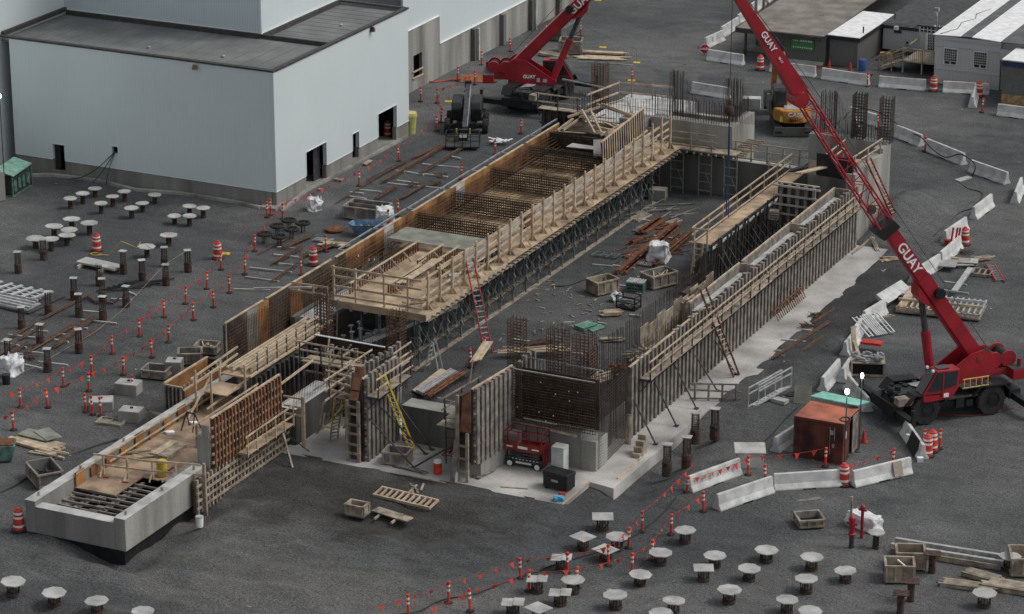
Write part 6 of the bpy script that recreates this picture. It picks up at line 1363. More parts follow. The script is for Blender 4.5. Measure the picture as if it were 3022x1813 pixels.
lean('pale_board', 'small pale sheet on the gravel left of the container', 'board', at('i', 715, 295), (.9, .1, .02), (.1, .6, .1), .03, M['plygrey'])
# ---- lamps
def lamp(label, p, h, rad=.11):
    t = thing('light_pole', label, 'lamp post', p); p = Vector(p); m = MB(); m.tube(p, p + Vector((0, 0, h)), .035, 8); m.lathe([(.2, 0), (.18, .06), (.05, .1)], p); kid('pole', m, 'dsteel', t)
    m = MB(); m.lathe([(.02, -.02), (rad * .8, .02), (rad, .12), (rad * .7, .24), (.03, .27)], p + Vector((0, 0, h)), 14); kid('lit_head', m, 'lamp', t, smooth=True); m = MB(); m.cbox(p + Vector((.05, .12, h + .12)), (rad * 1.6, .1, rad * 1.8)); m.bar(p + Vector((-.12, .05, h - .05)), p + Vector((.12, .05, h - .05)), .04); kid('lamp_housing', m, 'dsteel', t)
    l = bpy.data.lights.new('lamp_light', 'POINT'); l.energy = 60; l.shadow_soft_size = .15; l.color = (1, .96, .88); lo = bpy.data.objects.new('lamp_light', l); C.objects.link(lo); lo.parent = t; lo.location = (0, -.3, h + .15)
p = at('i', 1160, 400); 
def hfor(p, py):
    lo, hi = 0, 30
    for _ in range(40):
        q = (lo + hi) / 2
        if proj((p.x, p.y, q))[1] > py: lo = q
        else: hi = q
    return lo
lamp('lit lamp on a thin pole at the front corner of the container', p, hfor(p, px('f', 0, 1390)[1]), .12)
p = at('i', 1268, 300); lamp('lit lamp on a thin pole between the container and the crane', p, hfor(p, px('f', 0, 1275)[1]), .07)
p = Vector((-112.3, 157.9, 0)); p = at('a', 40, 1440); lamp('lit lamp on a thin pole at the far left edge beside the stub wall', p, hfor(p, px('a', 0, 715)[1]), .12)
# ---------------------------------------------------------------- delineator posts
def mk_post(name, lab, top='orange'):
    t = thing(name, lab, 'delineator post')
    m = MB(); m.lathe([(.21, 0), (.21, .03), (.17, .07), (.07, .09)], n=10); part(t, 'base', m, 'rubber')
    m = MB(); m.lathe([(.062, .08), (.066, .5), (.06, 1.0), (.085, 1.01), (.085, 1.1), (.03, 1.12)], n=8); b = part(t, 'post', m, 'orange')
    for z in (.62, .84):
        m = MB(); m.lathe([(.072, z), (.072, z + .1)], n=8); part(t, 'reflective_band', m, 'reflect')
    return t
post0 = mk_post('delineator_post', 'x'); POST_USED = []
def post(p, lab, grp, tilt=None):
    if not POST_USED: o = post0; o.location = p; o['label'] = lab; o['group'] = grp; POST_USED.append(1)
    else: o = dup(post0, p, rnd.uniform(0, 6), lab, grp)
    o.rotation_euler = tilt or (rnd.gauss(0, .03), rnd.gauss(0, .03), rnd.uniform(0, 6))
    return o
flag_mesh = None
def flag_m():
    global flag_mesh
    if flag_mesh is None:
        m = MB(); m.extr([(-.15, 0, 0), (.15, 0, 0), (.0, .02, -.32)], (0, .012, 0)); flag_mesh = m.mesh('flag', M['orange'])
    return flag_mesh
def pennants(lab, pts, every=.95, sag=.12, r=.012, flags=True):
    pts = [Vector(p) for p in pts]; t = thing('pennant_rope', lab, 'pennant rope', pts[0])
    line = []
    for a, b in zip(pts, pts[1:]):
        n = 8
        for i in range(n): f_ = i / n; line.append(a.lerp(b, f_) - Vector((0, 0, sag * 4 * f_ * (1 - f_))))
    line.append(pts[-1])
    m = MB(); m.path(line, r, 4); kid('rope', m, 'red2', t)
    if not flags: return t
    acc = 0; nxt = every * .5
    for a, b in zip(line, line[1:]):
        L = (b - a).length
        while nxt <= acc + L:
            q = a.lerp(b, (nxt - acc) / L); o = bpy.data.objects.new('flag', flag_m()); C.objects.link(o); o.parent = t
            o.location = q - pts[0]; dd = b - a; o.rotation_euler = (rnd.uniform(-.5, .5), rnd.uniform(-.2, .2), math.atan2(dd.y, dd.x) + rnd.uniform(-.4, .4)); s = rnd.uniform(.8, 1.15); o.scale = (s, s, s); nxt += every
        acc += L
    return t
top = Vector((0, 0, 1.05))
def post_line(items, phrase, grp, rope=None, side='near end'):
    ps = [at(*q) for q in items]
    for i, p in enumerate(ps): post(p, 'orange post, %s %s' % (ordl(i, len(ps), side), phrase), grp)
    if rope: pennants(rope, [p + top for p in ps])
    return ps
LA = [('d', 150, 1490), ('d', 463, 1340), ('d', 670, 1247), ('d', 820, 1102), ('d', 1020, 975), ('d', 1198, 835), ('d', 1355, 735), ('d', 1510, 627), ('d', 1615, 485)]
post_line(LA, 'in the left yard outer pennant line', 'posts of the left yard pennant lines', 'red pennant rope along the outer line of posts in the left yard')
LB = [('g', 100, 142), ('d', 350, 1492), ('d', 650, 1372), ('d', 900, 1254), ('d', 1110, 1128), ('d', 1230, 1018), ('d', 1412, 856), ('d', 1558, 762), ('d', 1675, 655), ('d', 1788, 520), ('d', 1860, 352), ('d', 2062, 118)]
post_line(LB, 'in the left yard inner pennant line', 'posts of the left yard pennant lines', 'red pennant rope along the inner line of posts in the left yard')
pennants('red rope running from the outer left line up to the factory corner', [at('d', 1615, 485) + top, at('d', 1950, 105) + top], sag=.2, flags=False)
pennants('red pennant rope leaving the frame at the lower left edge', [at('d', 150, 1490) + top, at('g', -60, 20) + top])
pennants('lower red pennant rope leaving the frame at the left edge', [at('g', 100, 142) + top, at('g', -60, 190) + top])
for q, l in ((('d', 1950, 106), 'orange delineator post at the factory front corner, left of two'), (('d', 1975, 88), 'orange delineator post at the factory front corner, right of two'), (('d', 2380, 356), 'orange delineator post behind the barrel by the rebar stacks'),
             (('d', 2200, 526), 'orange delineator post left of the barrel beside the form wall'), (('g', 628, 10), 'orange delineator post left of the three beside the concrete blocks'), (('g', 676, 30), 'orange delineator post in the middle of the three beside the concrete blocks'),
             (('g', 738, 38), 'orange delineator post right of the three beside the concrete blocks'), (('d', 965, 1392), 'orange delineator post in front of the first white topped concrete block'), (('a', 2335, 1292), 'orange delineator post standing inside the nearest factory doorway'),
             (('b', 1330, 978), 'orange delineator post standing alone left of the far end of the platform'), (('b', 1140, 1130), 'orange delineator post beside the heap of white straps'), (('b', 890, 1310), 'orange delineator post beside the orange form wall and long rebar'),
             (('e', 433, 97), 'orange delineator post behind the white bulk bag by the blue skip'), (('e', 365, 167), 'orange delineator post in front of the white bulk bag by the blue skip'), (('e', 965, 1200), 'orange delineator post behind the lumber bundle on the front forms'),
             (('e', 1066, 1108), 'orange delineator post at the foot of the red pit ladder'), (('b', 1767, 265), 'orange delineator post on the open yard right of the far crane boom'), (('b', 2140, 606), 'orange delineator post behind the bent timber guard rail'),
             (('c', 2165, 822), 'orange delineator post below the far right barrel'), (('c', 1408, 942), 'orange delineator post behind the two square rebar cages'), (('c', 1750, 1107), 'orange delineator post at the end of the hose draped barrier'),
             (('c', 1330, 636), 'orange delineator post between two pennant barriers in front of the dark hut'), (('i', 1855, 274), 'orange delineator post right of the pair of barrels by the crane'), (('i', 1745, 275), 'orange delineator post behind the pair of barrels by the crane'),
             (('i', 458, 472), 'orange delineator post in front of the grey electrical box'), (('i', 1022, 410), 'orange delineator post in front of the container'), (('i', 135, 735), 'orange delineator post left of the nearest concrete barrier'),
             (('i', 586, 540), 'orange delineator post behind the joint of the near barriers'), (('i', 1512, 420), 'orange delineator post behind the barrier with the wooden panel')):
    post(at(*q), l, 'single delineator posts')
post(at('i', 8, 600), 'orange delineator post tilted against the pennant draped barrier', 'single delineator posts', tilt=(.25, .2, 0))
W = [('b', 148, 1360), ('b', 440, 1176), ('b', 715, 956), ('b', 745, 896), ('b', 718, 753), ('b', 932, 669), ('b', 993, 621)]
post_line(W, 'in the line running past the factory doors', 'posts along the factory side', 'red pennant rope past the factory doors')
for i, q in enumerate((('b', 597, 742), ('b', 865, 592), ('b', 1042, 476), ('b', 1255, 378))): post(at(*q), 'orange delineator post, %s along the concrete warehouse wall' % ordl(i, 4, 'near end'), 'posts along the warehouse wall')
pennants('red pennant rope between the factory corner and the first doorway', [at('d', 2062, 118) + top, at('b', 148, 1360) + top])
F1 = [('h', 510, 1500), ('h', 800, 1402), ('h', 1325, 1228), ('h', 1668, 1187), ('h', 1967, 1132), ('h', 2115, 1002), ('h', 2215, 882)]
ps = post_line(F1, 'in the front yard upper pennant line', 'posts of the front yard pennant lines')
pennants('upper red pennant rope across the front yard', [at('h', 250, 1580) + top] + [p + top for p in ps] + [at('i', 60, 520) + top])
F2 = [('h', 960, 1462), ('h', 1385, 1317), ('h', 1738, 1292), ('h', 2140, 1192), ('h', 2285, 1092), ('h', 2425, 905)]
ps = post_line(F2, 'in the front yard lower pennant line', 'posts of the front yard pennant lines')
pennants('lower red pennant rope across the front yard', [at('h', 640, 1600) + top] + [p + top for p in ps] + [at('i', 135, 735) + top])
pennants('red pennant rope in front of the container', [at('i', 380, 480) + Vector((0, 0, .9)), at('i', 458, 472) + top, at('i', 1022, 410) + top])
pennants('red pennant rope behind the near right barrier', [at('i', 1160, 540) + top, at('i', 1512, 420) + top])
pennants('red pennant rope draped on the barrier left of the container', [at('i', 30, 590) + Vector((.2, .0, .75)), at('i', 375, 465) + Vector((.2, -.05, .75))], sag=.03, every=.55)
pennants('red pennant rope on the barriers in front of the trailers', [at('c', 625, 525) + Vector((0, .2, .9)), at('c', 940, 568) + Vector((0, .2, .9)), at('c', 1330, 630) + Vector((0, .2, .9)), at('c', 1745, 667) + Vector((0, .2, .9)), at('c', 2210, 695) + Vector((0, .2, .9))], sag=.03, every=1.1)
# ---- small yellow flag stands
for i, q in enumerate((('b', 1890, 6), ('b', 1925, 350), ('b', 2173, 461), ('b', 2135, 592), ('d', 1645, 372), ('b', 800, 745))):
    p = at(*q); t = thing('yellow_stand', ('thin rod on a yellow base plate at the top of the yard', 'thin rod on a yellow base plate right of the grey form box', 'thin rod on a yellow base plate right of the flat board stack', 'thin rod on a yellow base plate behind the bent guard rail', 'thin rod on a yellow base plate beside the left yard barrel', 'thin rod on a yellow base plate beside the boom lift')[i], 'marker stand', p)
    m = MB(); m.cbox(p + Vector((0, 0, .03)), (.55, .45, .05), .3); kid('base', m, 'yellow', t); m = MB(); m.tube(p, p + Vector((0, 0, 1.1)), .015, 5); kid('rod', m, 'lumber2', t)
pennants('thin rope between the yellow based rods on the upper yard', [at('b', 1767, 265) + top, at('b', 1925, 350) + Vector((0, 0, 1.1)), at('b', 2173, 461) + Vector((0, 0, 1.1)), at('b', 2135, 592) + Vector((0, 0, 1.1))], flags=False, r=.009)
# ---------------------------------------------------------------- barrels
bt = thing('traffic_barrel', 'x', 'barrel')
m = MB(); m.lathe([(.40, 0), (.40, .06), (.30, .10)], n=14); part(bt, 'rubber_base', m, 'rubber')
m = MB(); m.lathe([(.29, .10), (.27, .5), (.245, .85), (.22, 1.08), (.12, 1.14), (.10, 1.2)], n=16); part(bt, 'body', m, 'redorange', smooth=True)
for z in (.24, .46, .68, .90):
    m = MB(); r_ = .298 - .06 * z; m.lathe([(r_, z), (r_ - .006, z + .11)], n=16); part(bt, 'reflective_band', m, 'reflect')
for i, (q, l) in enumerate(((('g', 140, 872), 'orange and white barrel at the left corner of the concrete abutment'), (('d', 708, 350), 'orange and white barrel among the pile caps in the left yard'), (('d', 1590, 408), 'orange and white barrel in the outer left pennant line'), (('d', 2287, 452), 'orange and white barrel beside the near end of the left form wall'),
    (('b', 1117, 600), 'orange and white barrel below the counterweight of the far crane'), (('b', 357, 1000), 'orange and white barrel standing in the farthest factory doorway'), (('c', 548, 512), 'orange and white barrel between the stop sign barrier and the excavator arm'), (('c', 1812, 668), 'orange and white barrel between the barriers left of the barred windows'), (('c', 2143, 708), 'orange and white barrel on the far right by the end on barrier'),
    (('i', 1157, 540), 'orange and white barrel between the near concrete barriers'), (('i', 1766, 330), 'orange and white barrel by the crane, front one of the pair'), (('i', 1802, 292), 'orange and white barrel by the crane, back one of the pair'), (('f', 2040, 305), 'orange and white barrel beside the barrier with leaning red posts'))):
    p = at(*q)
    if i == 0: bt.location = p; bt['label'] = l; bt['group'] = 'traffic barrels'
    else: dup(bt, p, 0, l, 'traffic barrels')
# cone, leaning posts, hydrants
def cone(p, lab):
    t = thing('traffic_cone', lab, 'cone', p); m = MB(); m.cbox(Vector(p) + Vector((0, 0, .02)), (.38, .38, .04)); kid('base', m, 'redorange', t); m = MB(); m.lathe([(.15, .04), (.03, .68)], p, 12); kid('body', m, 'redorange', t)
cone(at('i', 1303, 225), 'orange traffic cone right of the container door'); cone(at('c', 1205, 518), 'orange traffic cone in front of the dark grey hut'); cone(at('c', 1052, 500), 'orange traffic cone below the green sign panel')
m = MB()
for i, (x0, x1) in enumerate(((1935, 1945), (1965, 1985), (1985, 2000))): a = at('f', x0, 320); m.tube(a, a + Vector((.1, .15, 1.25)), .07, 8)
m.cbox(at('f', 1915, 310) + Vector((0, 0, .2)), (.35, .3, .4)); tag(m.build('leaning_red_posts', M['redorange']), 'red delineator posts leaning together on the right yard barrier', 'posts')
def hydrant(p, h, lab, full=True):
    t = thing('fire_hydrant', lab, 'hydrant', p); p = Vector(p); m = MB()
    m.lathe([(.13, 0), (.13, h * .42)], p, 10); kid('riser', m, 'dsteel', t); m = MB()
    m.lathe([(.2, h * .42), (.2, h * .46), (.14, h * .48), (.14, h * .85), (.19, h * .86), (.17, h * .95), (.06, h)], p, 12); kid('barrel', m, 'red', t)
    m = MB(); m.tube(p + Vector((-.28, 0, h * .75)), p + Vector((.28, 0, h * .75)), .08, 8); kid('outlets', m, 'red', t); return t
t = hydrant(at('i', 1212, 1005), 1.75, 'red fire hydrant with a timber stake behind it in the right yard')
m = MB(); p = at('i', 1206, 900); m.bar(p, p + Vector((0, 0, 2.0)), .1); tag(m.build('timber_stake', M['lumber2']), 'grey timber stake standing behind the red hydrant', 'stake')
p = at('i', 1287, 930); t = thing('red_standpipe', 'slim red standpipe in front of the white wrapped bundle', 'standpipe', p); m = MB(); m.lathe([(.08, 0), (.08, 1.5), (.13, 1.55), (.13, 1.7), (.06, 1.78)], p, 10); kid('pipe', m, 'red', t); m = MB(); m.tube(p + Vector((-.2, 0, 1.5)), p + Vector((.2, 0, 1.5)), .06, 8); kid('valve', m, 'red', t)
m = MB(); p = at('i', 1305, 850)
def lumpy(c, sz, rz, mt, name, lab, cat, seed=0, amp=.1, n=13):
    bm = bmesh.new(); bmesh.ops.create_cube(bm, size=1); bmesh.ops.subdivide_edges(bm, edges=bm.edges, cuts=n, use_grid_fill=True)
    for v in bm.verts:
        q = v.co.copy(); k = noise.noise_vector(Vector((q.x * 2.4 + seed, q.y * 2.4, q.z * 2.4))) * amp + noise.noise_vector(Vector((q.x * 7 + seed, q.y * 7, q.z * 5))) * amp * .35; v.co = Vector((q.x * sz[0] + k.x, q.y * sz[1] + k.y, (q.z + .5) * sz[2] + (k.z if q.z > -.45 else 0)))
        if q.z > .3: v.co.x *= .93; v.co.y *= .93
    me = bpy.data.meshes.new(name); bm.to_mesh(me); bm.free(); me.materials.append(M[mt]); [setattr(f_, 'use_smooth', True) for f_ in me.polygons]; o = bpy.data.objects.new(name, me); C.objects.link(o); o.location = c; o.rotation_euler = (0, 0, rz); return tag(o, lab, cat)
lumpy(p, (1.75, .8, .72), R(-20), 'bag', 'wrapped_bundle', 'white wrapped bundle lying behind the red standpipe', 'bundle', 3, .10)
for i, (q, sz, l) in enumerate(((('d', 85, 1245), (1.15, 1.0, 1.0), 'white bulk bag at the lower left edge of the left yard'), (('d', 2290, 50), (.8, .8, .75), 'white bulk bag near the factory front corner'), (('e', 335, 150), (1.1, 1.0, 1.0), 'white bulk bag between the divided form box and the blue skip'), (('e', 2335, 425), (1.15, 1.1, 1.15), 'white bulk bag on the pit floor beside the rusty beams'), (('e', 2025, 715), (.5, .4, .45), 'small white sack on the pit floor beside the steel basket'))):
    o = lumpy(at(*q), sz, rnd.uniform(0, 1.5), 'bag', 'bulk_bag', l, 'bulk bag', i * 5, .22); o['group'] = 'white bulk bags'
    if i != 4:
        p = at(*q)
        for k in range(4):
            t_ = MB(); a = p + Vector((.35 * (1 if k % 2 else -1), .3 * (1 if k > 1 else -1), sz[2] * .85)); t_.extr([a + Vector((-.12, 0, 0)), a + Vector((.12, 0, 0)), a + Vector((rnd.uniform(-.2, .2), rnd.uniform(-.1, .1), .35))], (0, .02, 0)); b_ = t_.build('bag_loop', M['bag']); b_.parent = o; b_.matrix_parent_inverse = Matrix.LocRotScale(o.location, o.rotation_euler, None).inverted()
p = at('d', 47, 1322); m = MB(); m.lathe([(.2, 0), (.24, .55), (.25, .57), (.2, .6)], p, 12); tag(m.build('black_bucket', M['black']), 'black bucket at the left edge below the bulk bag', 'bucket')
# ---------------------------------------------------------------- pile caps
def pile(kind, r, h, pr, lab='x'):
    t = thing('pile_cap', lab, 'pile cap'); m = MB()
    for k in range(12):
        a = 2 * math.pi * k / 12; m.tube((pr * math.cos(a), pr * math.sin(a), .1), (pr * math.cos(a), pr * math.sin(a), h), .022, 5)
    for z in (.25, .5): 
        m2 = [(pr * math.cos(2 * math.pi * k / 12), pr * math.sin(2 * math.pi * k / 12), z * h / .6) for k in range(13)]
    part(t, 'rebar_stem', m, 'rebar2'); m = MB(); m.lathe([(pr + .04, 0), (pr + .04, .16), (pr - .03, .17)], n=14); part(t, 'pipe_collar', m, 'rustdark')
    m = MB(); m.lathe([(pr * .55, .1), (pr * .55, h - .02)], n=8); part(t, 'core', m, 'greywood')
    m = MB()
    if kind == 'oct': m.prism([(r * math.cos(R(45 * k + 10)), r * math.sin(R(45 * k + 10))) for k in range(8)], h, h + .045)
    elif kind == 'sq': m.prism([(-r, -r * .92), (r, -r * .92), (r, r * .92), (-r, r * .92)], h, h + .03)
    elif kind == 'two': m.add([(-r, -r * .8, h), (0, -r * .8, h), (0, r * .8, h), (-r, r * .8, h), (-r, -r * .8, h + .03), (0, -r * .8, h + .03), (0, r * .8, h + .03), (-r, r * .8, h + .03)], [(3, 2, 1, 0), (4, 5, 6, 7), (0, 1, 5, 4), (1, 2, 6, 5), (2, 3, 7, 6), (3, 0, 4, 7)]); m.box(.02, r, -r * .7, r * .9, h + .02, h + .05)
    part(t, 'cap_board', m, 'whiteply'); return t
CAPS = {}
def cap(kind, q, lab, r=.57, h=.62, pr=.27, grp='octagonal pile caps of the right yard'):
    key = (kind, r, h, pr); p = at(*q); p.z = gz(p.x, p.y)
    if key not in CAPS: o = pile(kind, r, h, pr, lab); CAPS[key] = o; o.location = p; o['group'] = grp; o.rotation_euler = (0, 0, rnd.uniform(0, .7) if kind == 'oct' else 0)
    else: o = dup(CAPS[key], p, rnd.uniform(0, .7) if kind == 'oct' else rnd.uniform(-.4, .6), lab, grp)
    s_ = rnd.uniform(.94, 1.06); o.scale = (s_, s_, rnd.uniform(.88, 1.1)); o.rotation_euler = (rnd.gauss(0, .025), rnd.gauss(0, .025), o.rotation_euler[2])
    return o
GR = 'pile caps of the front yard'
OC = [(('i', 0, 965), 'beside the small square boards at the pennant bend'), (('i', 215, 1142), 'just behind the square capped pile'), (('i', 590, 1100), 'in the middle of the right yard, farthest from the camera'), (('i', 920, 1157), 'left of the wooden crates, back one'), (('i', 465, 1237), 'second from the square capped pile'), (('i', 1170, 1247), 'small one nearest the wooden crates'),
      (('i', 883, 1317), 'left of the wooden crates, front one'), (('i', 320, 1397), 'in the front yard below the square capped pile'), (('i', 740, 1482), 'near the bottom edge left of the rusty plate piles'), (('i', 905, 1560), 'cut by the bottom edge of the picture on the right'), (('i', 2365, 1162), 'beside the stacked panels at the right edge'), (('i', 2180, 1432), 'in front of the board stacks at the lower right'),
      (('h', 2030, 1012), 'behind the diamond turned square cap on the pennant line'), (('h', 2345, 1122), 'right of the lower pennant line, upper one'), (('h', 2195, 1272), 'right of the lower pennant line, lower one'), (('h', 1710, 1327), 'below the lower pennant line beside the split square cap'), (('h', 2020, 1447), 'alone near the bottom in the middle of the front yard'), (('h', 2440, 1482), 'near the bottom edge below the square capped pile'), (('h', 2350, 1560), 'cut by the bottom edge of the picture in the middle'),
      (('g', 98, 1357), 'leftmost of the four at the lower left corner'), (('g', 398, 1417), 'second from the left at the lower left corner'), (('g', 713, 1484), 'third from the left at the lower left corner'), (('g', 1045, 1555), 'rightmost of the four at the lower left corner')]
for q, l in OC: cap('oct', q, 'octagonal pale pile cap ' + l, grp=GR)
cap('oct', ('i', 1390, 1002), 'octagonal pale pile cap on a tall stem beside the red standpipe', r=.45, h=.8, pr=.14, grp=GR)
for q, l in ((('i', 133, 1237), 'beside an octagonal one on the right of the front yard'), (('h', 1925, 867), 'farthest up, nearest the slab corner'), (('h', 1780, 1010), 'turned as a diamond, left of the upper pennant line'), (('h', 1945, 1092), 'turned as a diamond, with a red flag across it'), (('h', 1455, 1530), 'cut by the bottom edge of the picture')):
    o = cap('sq', q, 'square pale board pile cap ' + l, r=.5, grp=GR)
    if 'diamond' in l or 'cut' in l: o.rotation_euler = (0, 0, R(-20))
    else: o.rotation_euler = (0, 0, R(25))
for q, l in ((('h', 1625, 1157), 'behind the post on the upper pennant line'), (('h', 1447, 1327), 'between the two front pennant lines'), (('h', 1615, 1417), 'with a loose strip of board on top'), (('h', 1270, 1484), 'leftmost one near the bottom edge')): cap('two', q, 'pile cap of two overlapping square boards ' + l, r=.5, grp=GR).rotation_euler = (0, 0, R(20))
GL = 'pile caps of the left yard'
FAR = [('a', 695, 1437), ('a', 605, 1486), ('a', 515, 1522), ('a', 910, 1470), ('a', 825, 1512), ('a', 1130, 1486), ('d', 740, 77), ('d', 962, 110), ('d', 1043, 62), ('d', 1275, 152), ('d', 1383, 87), ('d', 1485, 107), ('d', 1383, 165)]
for i, q in enumerate(sorted(FAR, key=lambda q: px(*q)[0])): cap('oct', q, 'thin octagonal pile cap, %s in the far group below the factory wall' % ordl(i, len(FAR)), r=.46, h=.62, pr=.13, grp=GL)
MID = [('d', 525, 187), ('d', 395, 257), ('d', 655, 230), ('d', 262, 327), ('d', 375, 348), ('d', 490, 307), ('d', 508, 267), ('d', 1233, 310), ('d', 1073, 395)]
for i, q in enumerate(sorted(MID, key=lambda q: px(*q)[0])): cap('oct', q, 'wide octagonal pile cap, %s in the group around the left yard barrel' % ordl(i, len(MID)), r=.58, h=.72, pr=.15, grp=GL)
# tall rebar piles of the left yard
def rpile(lab='x'):
    t = thing('rebar_pile', lab, 'pile'); m = MB(); m.lathe([(.235, 0), (.235, .62), (.20, .63)], n=14); part(t, 'pipe', m, 'rustdark'); m = MB()
    for k in range(8): a = k * math.pi / 4; m.tube((.17 * math.cos(a), .17 * math.sin(a), .5), (.17 * math.cos(a), .17 * math.sin(a), 1.38), .02, 5)
    for z in (.8, 1.0, 1.2): m.path([(.175 * math.cos(k * math.pi / 4), .175 * math.sin(k * math.pi / 4), z) for k in range(9)], .012, 4)
    part(t, 'rebar', m, 'rebar2'); m = MB(); m.prism([(-.22, -.2), (.22, -.2), (.22, .2), (-.22, .2)], 1.38, 1.41); part(t, 'cap_board', m, 'whiteply'); return t
RP = [('d', 135, 512), ('d', 320, 414), ('d', 903, 512), ('d', 1202, 462), ('d', 1373, 502), ('d', 1040, 567), ('d', 1212, 598), ('d', 727, 602), ('d', 543, 707), ('d', 750, 720), ('d', 923, 760), ('d', 355, 812), ('d', 578, 827), ('d', 753, 852), ('d', 160, 917), ('d', 295, 1037), ('d', 578, 1092), ('d', 60, 1157), ('d', 350, 1228)]
rows_ = [RP[0:1] + RP[1:2], RP[2:5], RP[5:8], RP[8:11], RP[11:14], RP[14:17], RP[17:19]]
rp0 = None; names_ = ['farthest row beside the pile caps', 'row beside the flat white slab', 'row below the flat white slab', 'row beside the black bent pipes', 'row among the thin rebar lengths', 'row in front of the aluminium panels', 'nearest row by the bulk bag']
for rw, nm in zip(rows_, names_):
    rw = sorted(rw, key=lambda q: px(*q)[0])
    for i, q in enumerate(rw):
        l = 'rusty capped pile, %s in the %s' % (ordl(i, len(rw)), nm)
        if len(rw) == 2: l = 'rusty capped pile, %s of two in the %s' % (('left', 'right')[i], nm)
        if rp0 is None: rp0 = rpile(l); rp0.location = at(*q); rp0['group'] = 'rebar piles of the left yard'; rp0.rotation_euler = (0, 0, .4)
        else: dup(rp0, at(*q), rnd.uniform(0, .8), l, 'rebar piles of the left yard', (1, 1, rnd.uniform(.9, 1.06)))
for i, (q, l) in enumerate(((('h', 2395, 432), 'beside the slab edge'), (('i', 10, 377), 'with a white board on top'), (('i', 72, 222), 'at the foot of the aluminium stair, left one'), (('i', 215, 192), 'at the foot of the aluminium stair, right one'))):
    p = at(*q); p.z = -.3 if i < 2 else -.1; o = dup(rp0, p, .2, 'dark rusty pipe pile with bare rebar ' + l, 'rusty piles along the slab', (1.15, 1.15, 1.25))
    
# ring topped piles
t = thing('ring_pile', 'x', 'pile'); m = MB(); m.path([(.42 * math.cos(k * math.pi / 10), .42 * math.sin(k * math.pi / 10), .62) for k in range(21)], .09, 7); part(t, 'black_ring', m, 'rubber', smooth=True)
m = MB()
for k in range(6): m.tube((.13 * math.cos(k), .13 * math.sin(k), 0), (.13 * math.cos(k), .13 * math.sin(k), .66), .02, 5)
part(t, 'rebar_stem', m, 'rebar2'); ring0 = t
m = MB()
for k in range(3): a = k * 2.1; m.bar((.42 * math.cos(a), .42 * math.sin(a), .62), (-.42 * math.cos(a), -.42 * math.sin(a), .62), .04)
part(t, 'spokes', m, 'rebar2')
RG = [('d', 1930, 292), ('d', 2025, 232), ('d', 2108, 192), ('d', 2212, 212), ('d', 2130, 257), ('d', 2040, 312)]
for i, q in enumerate(sorted(RG, key=lambda q: px(*q)[0])):
    l = 'black ring topped pile, %s in the group near the rebar stacks' % ordl(i, 6)
    if i == 0: ring0.location = at(*q); ring0['label'] = l; ring0['group'] = 'black ring topped piles'
    else: dup(ring0, at(*q), rnd.uniform(0, 3), l, 'black ring topped piles')
# rusty plate piles
t = thing('plate_pile', 'x', 'pile'); m = MB(); m.lathe([(.17, 0), (.17, 1.0)], n=12); part(t, 'pipe', m, 'rustdark'); m = MB(); m.prism([(-.38, -.32), (.38, -.32), (.38, .32), (-.38, .32)], 1.0, 1.04); part(t, 'plate', m, 'rustdark')
for i, q in enumerate((('i', 1570, 1478), ('i', 1645, 1388), ('i', 1800, 1182))):
    l = 'brown rusted pipe pile with a square plate, %s' % ('nearest the bottom edge', 'in front of the wooden crates', 'behind the wooden crates')[i]
    if i == 0: t.location = at(*q); t['label'] = l; t['group'] = 'rusty plate piles'; t.rotation_euler = (0, 0, .3)
    else: dup(t, at(*q), .3, l, 'rusty plate piles')
# ---------------------------------------------------------------- crates and boxes
def crate(c, L, Wd, H, rz, lab, mt='lumber2', ribs=3, wall=.06, divider=False, fill=None, name='wooden_crate', cat='crate', z=0.0, inner='greywood'):
    t = thing(name, lab, cat, Vector(c) + Vector((0, 0, z)), rz); l2, w2 = L / 2, Wd / 2
    for nm, b in (('front', (-l2, l2, -w2, -w2 + wall)), ('back', (-l2, l2, w2 - wall, w2)), ('left', (-l2, -l2 + wall, -w2 + wall, w2 - wall)), ('right', (l2 - wall, l2, -w2 + wall, w2 - wall))):
        m = MB(); m.box(*b, .1, H); part(t, 'side_board', m, mt)
    m = MB(); m.box(-l2 + wall, l2 - wall, -w2 + wall, w2 - wall, .1, .15); part(t, 'bottom', m, inner)
    m = MB()
    for y in (-w2 - .03, w2 + .03):
        m.box(-l2, l2, y - .03, y + .03, H - .09, H); m.box(-l2, l2, y - .03, y + .03, .1, .19)
        for k in range(ribs + 1): x = -l2 + .04 + (L - .08) * k / ribs; m.box(x - .04, x + .04, y - .029, y + .029, .19, H - .09)
    for x in (-l2 - .03, l2 + .03):
        m.box(x - .03, x + .03, -w2 - .06, w2 + .06, H - .09, H + .003); m.box(x - .03, x + .03, -w2, w2, .1, .19)
        for k in range(2): y = -w2 + .05 + (Wd - .1) * k; m.box(x - .029, x + .029, y - .04, y + .04, .19, H - .09)
    part(t, 'frame', m, 'lumber2' if mt != 'steel' else mt)
    m = MB()
    for y in (-w2 * .7, w2 * .7): m.box(-l2, l2, y - .05, y + .05, 0, .1)
    part(t, 'skids', m, 'greywood')
    if divider: m = MB(); m.box(-l2 + wall, l2 - wall, -.03, .03, .15, H); part(t, 'divider', m, mt)
    if fill:
        m = MB()
        for k in range(9): a = rnd.uniform(0, 3.1); cx, cy, zz = rnd.uniform(-l2 * .5, l2 * .5), rnd.uniform(-w2 * .4, w2 * .4), rnd.uniform(.2, H * .8); dv = Vector((math.cos(a) * l2 * .5, math.sin(a) * w2 * .6, rnd.uniform(-.1, .25))); m.bar(Vector((cx, cy, zz)) - dv, Vector((cx, cy, zz)) + dv, .06)
        part(t, 'contents', m, fill)
    return t
def c4(t_, a, b): return (at(t_, *a) + at(t_, *b)) / 2
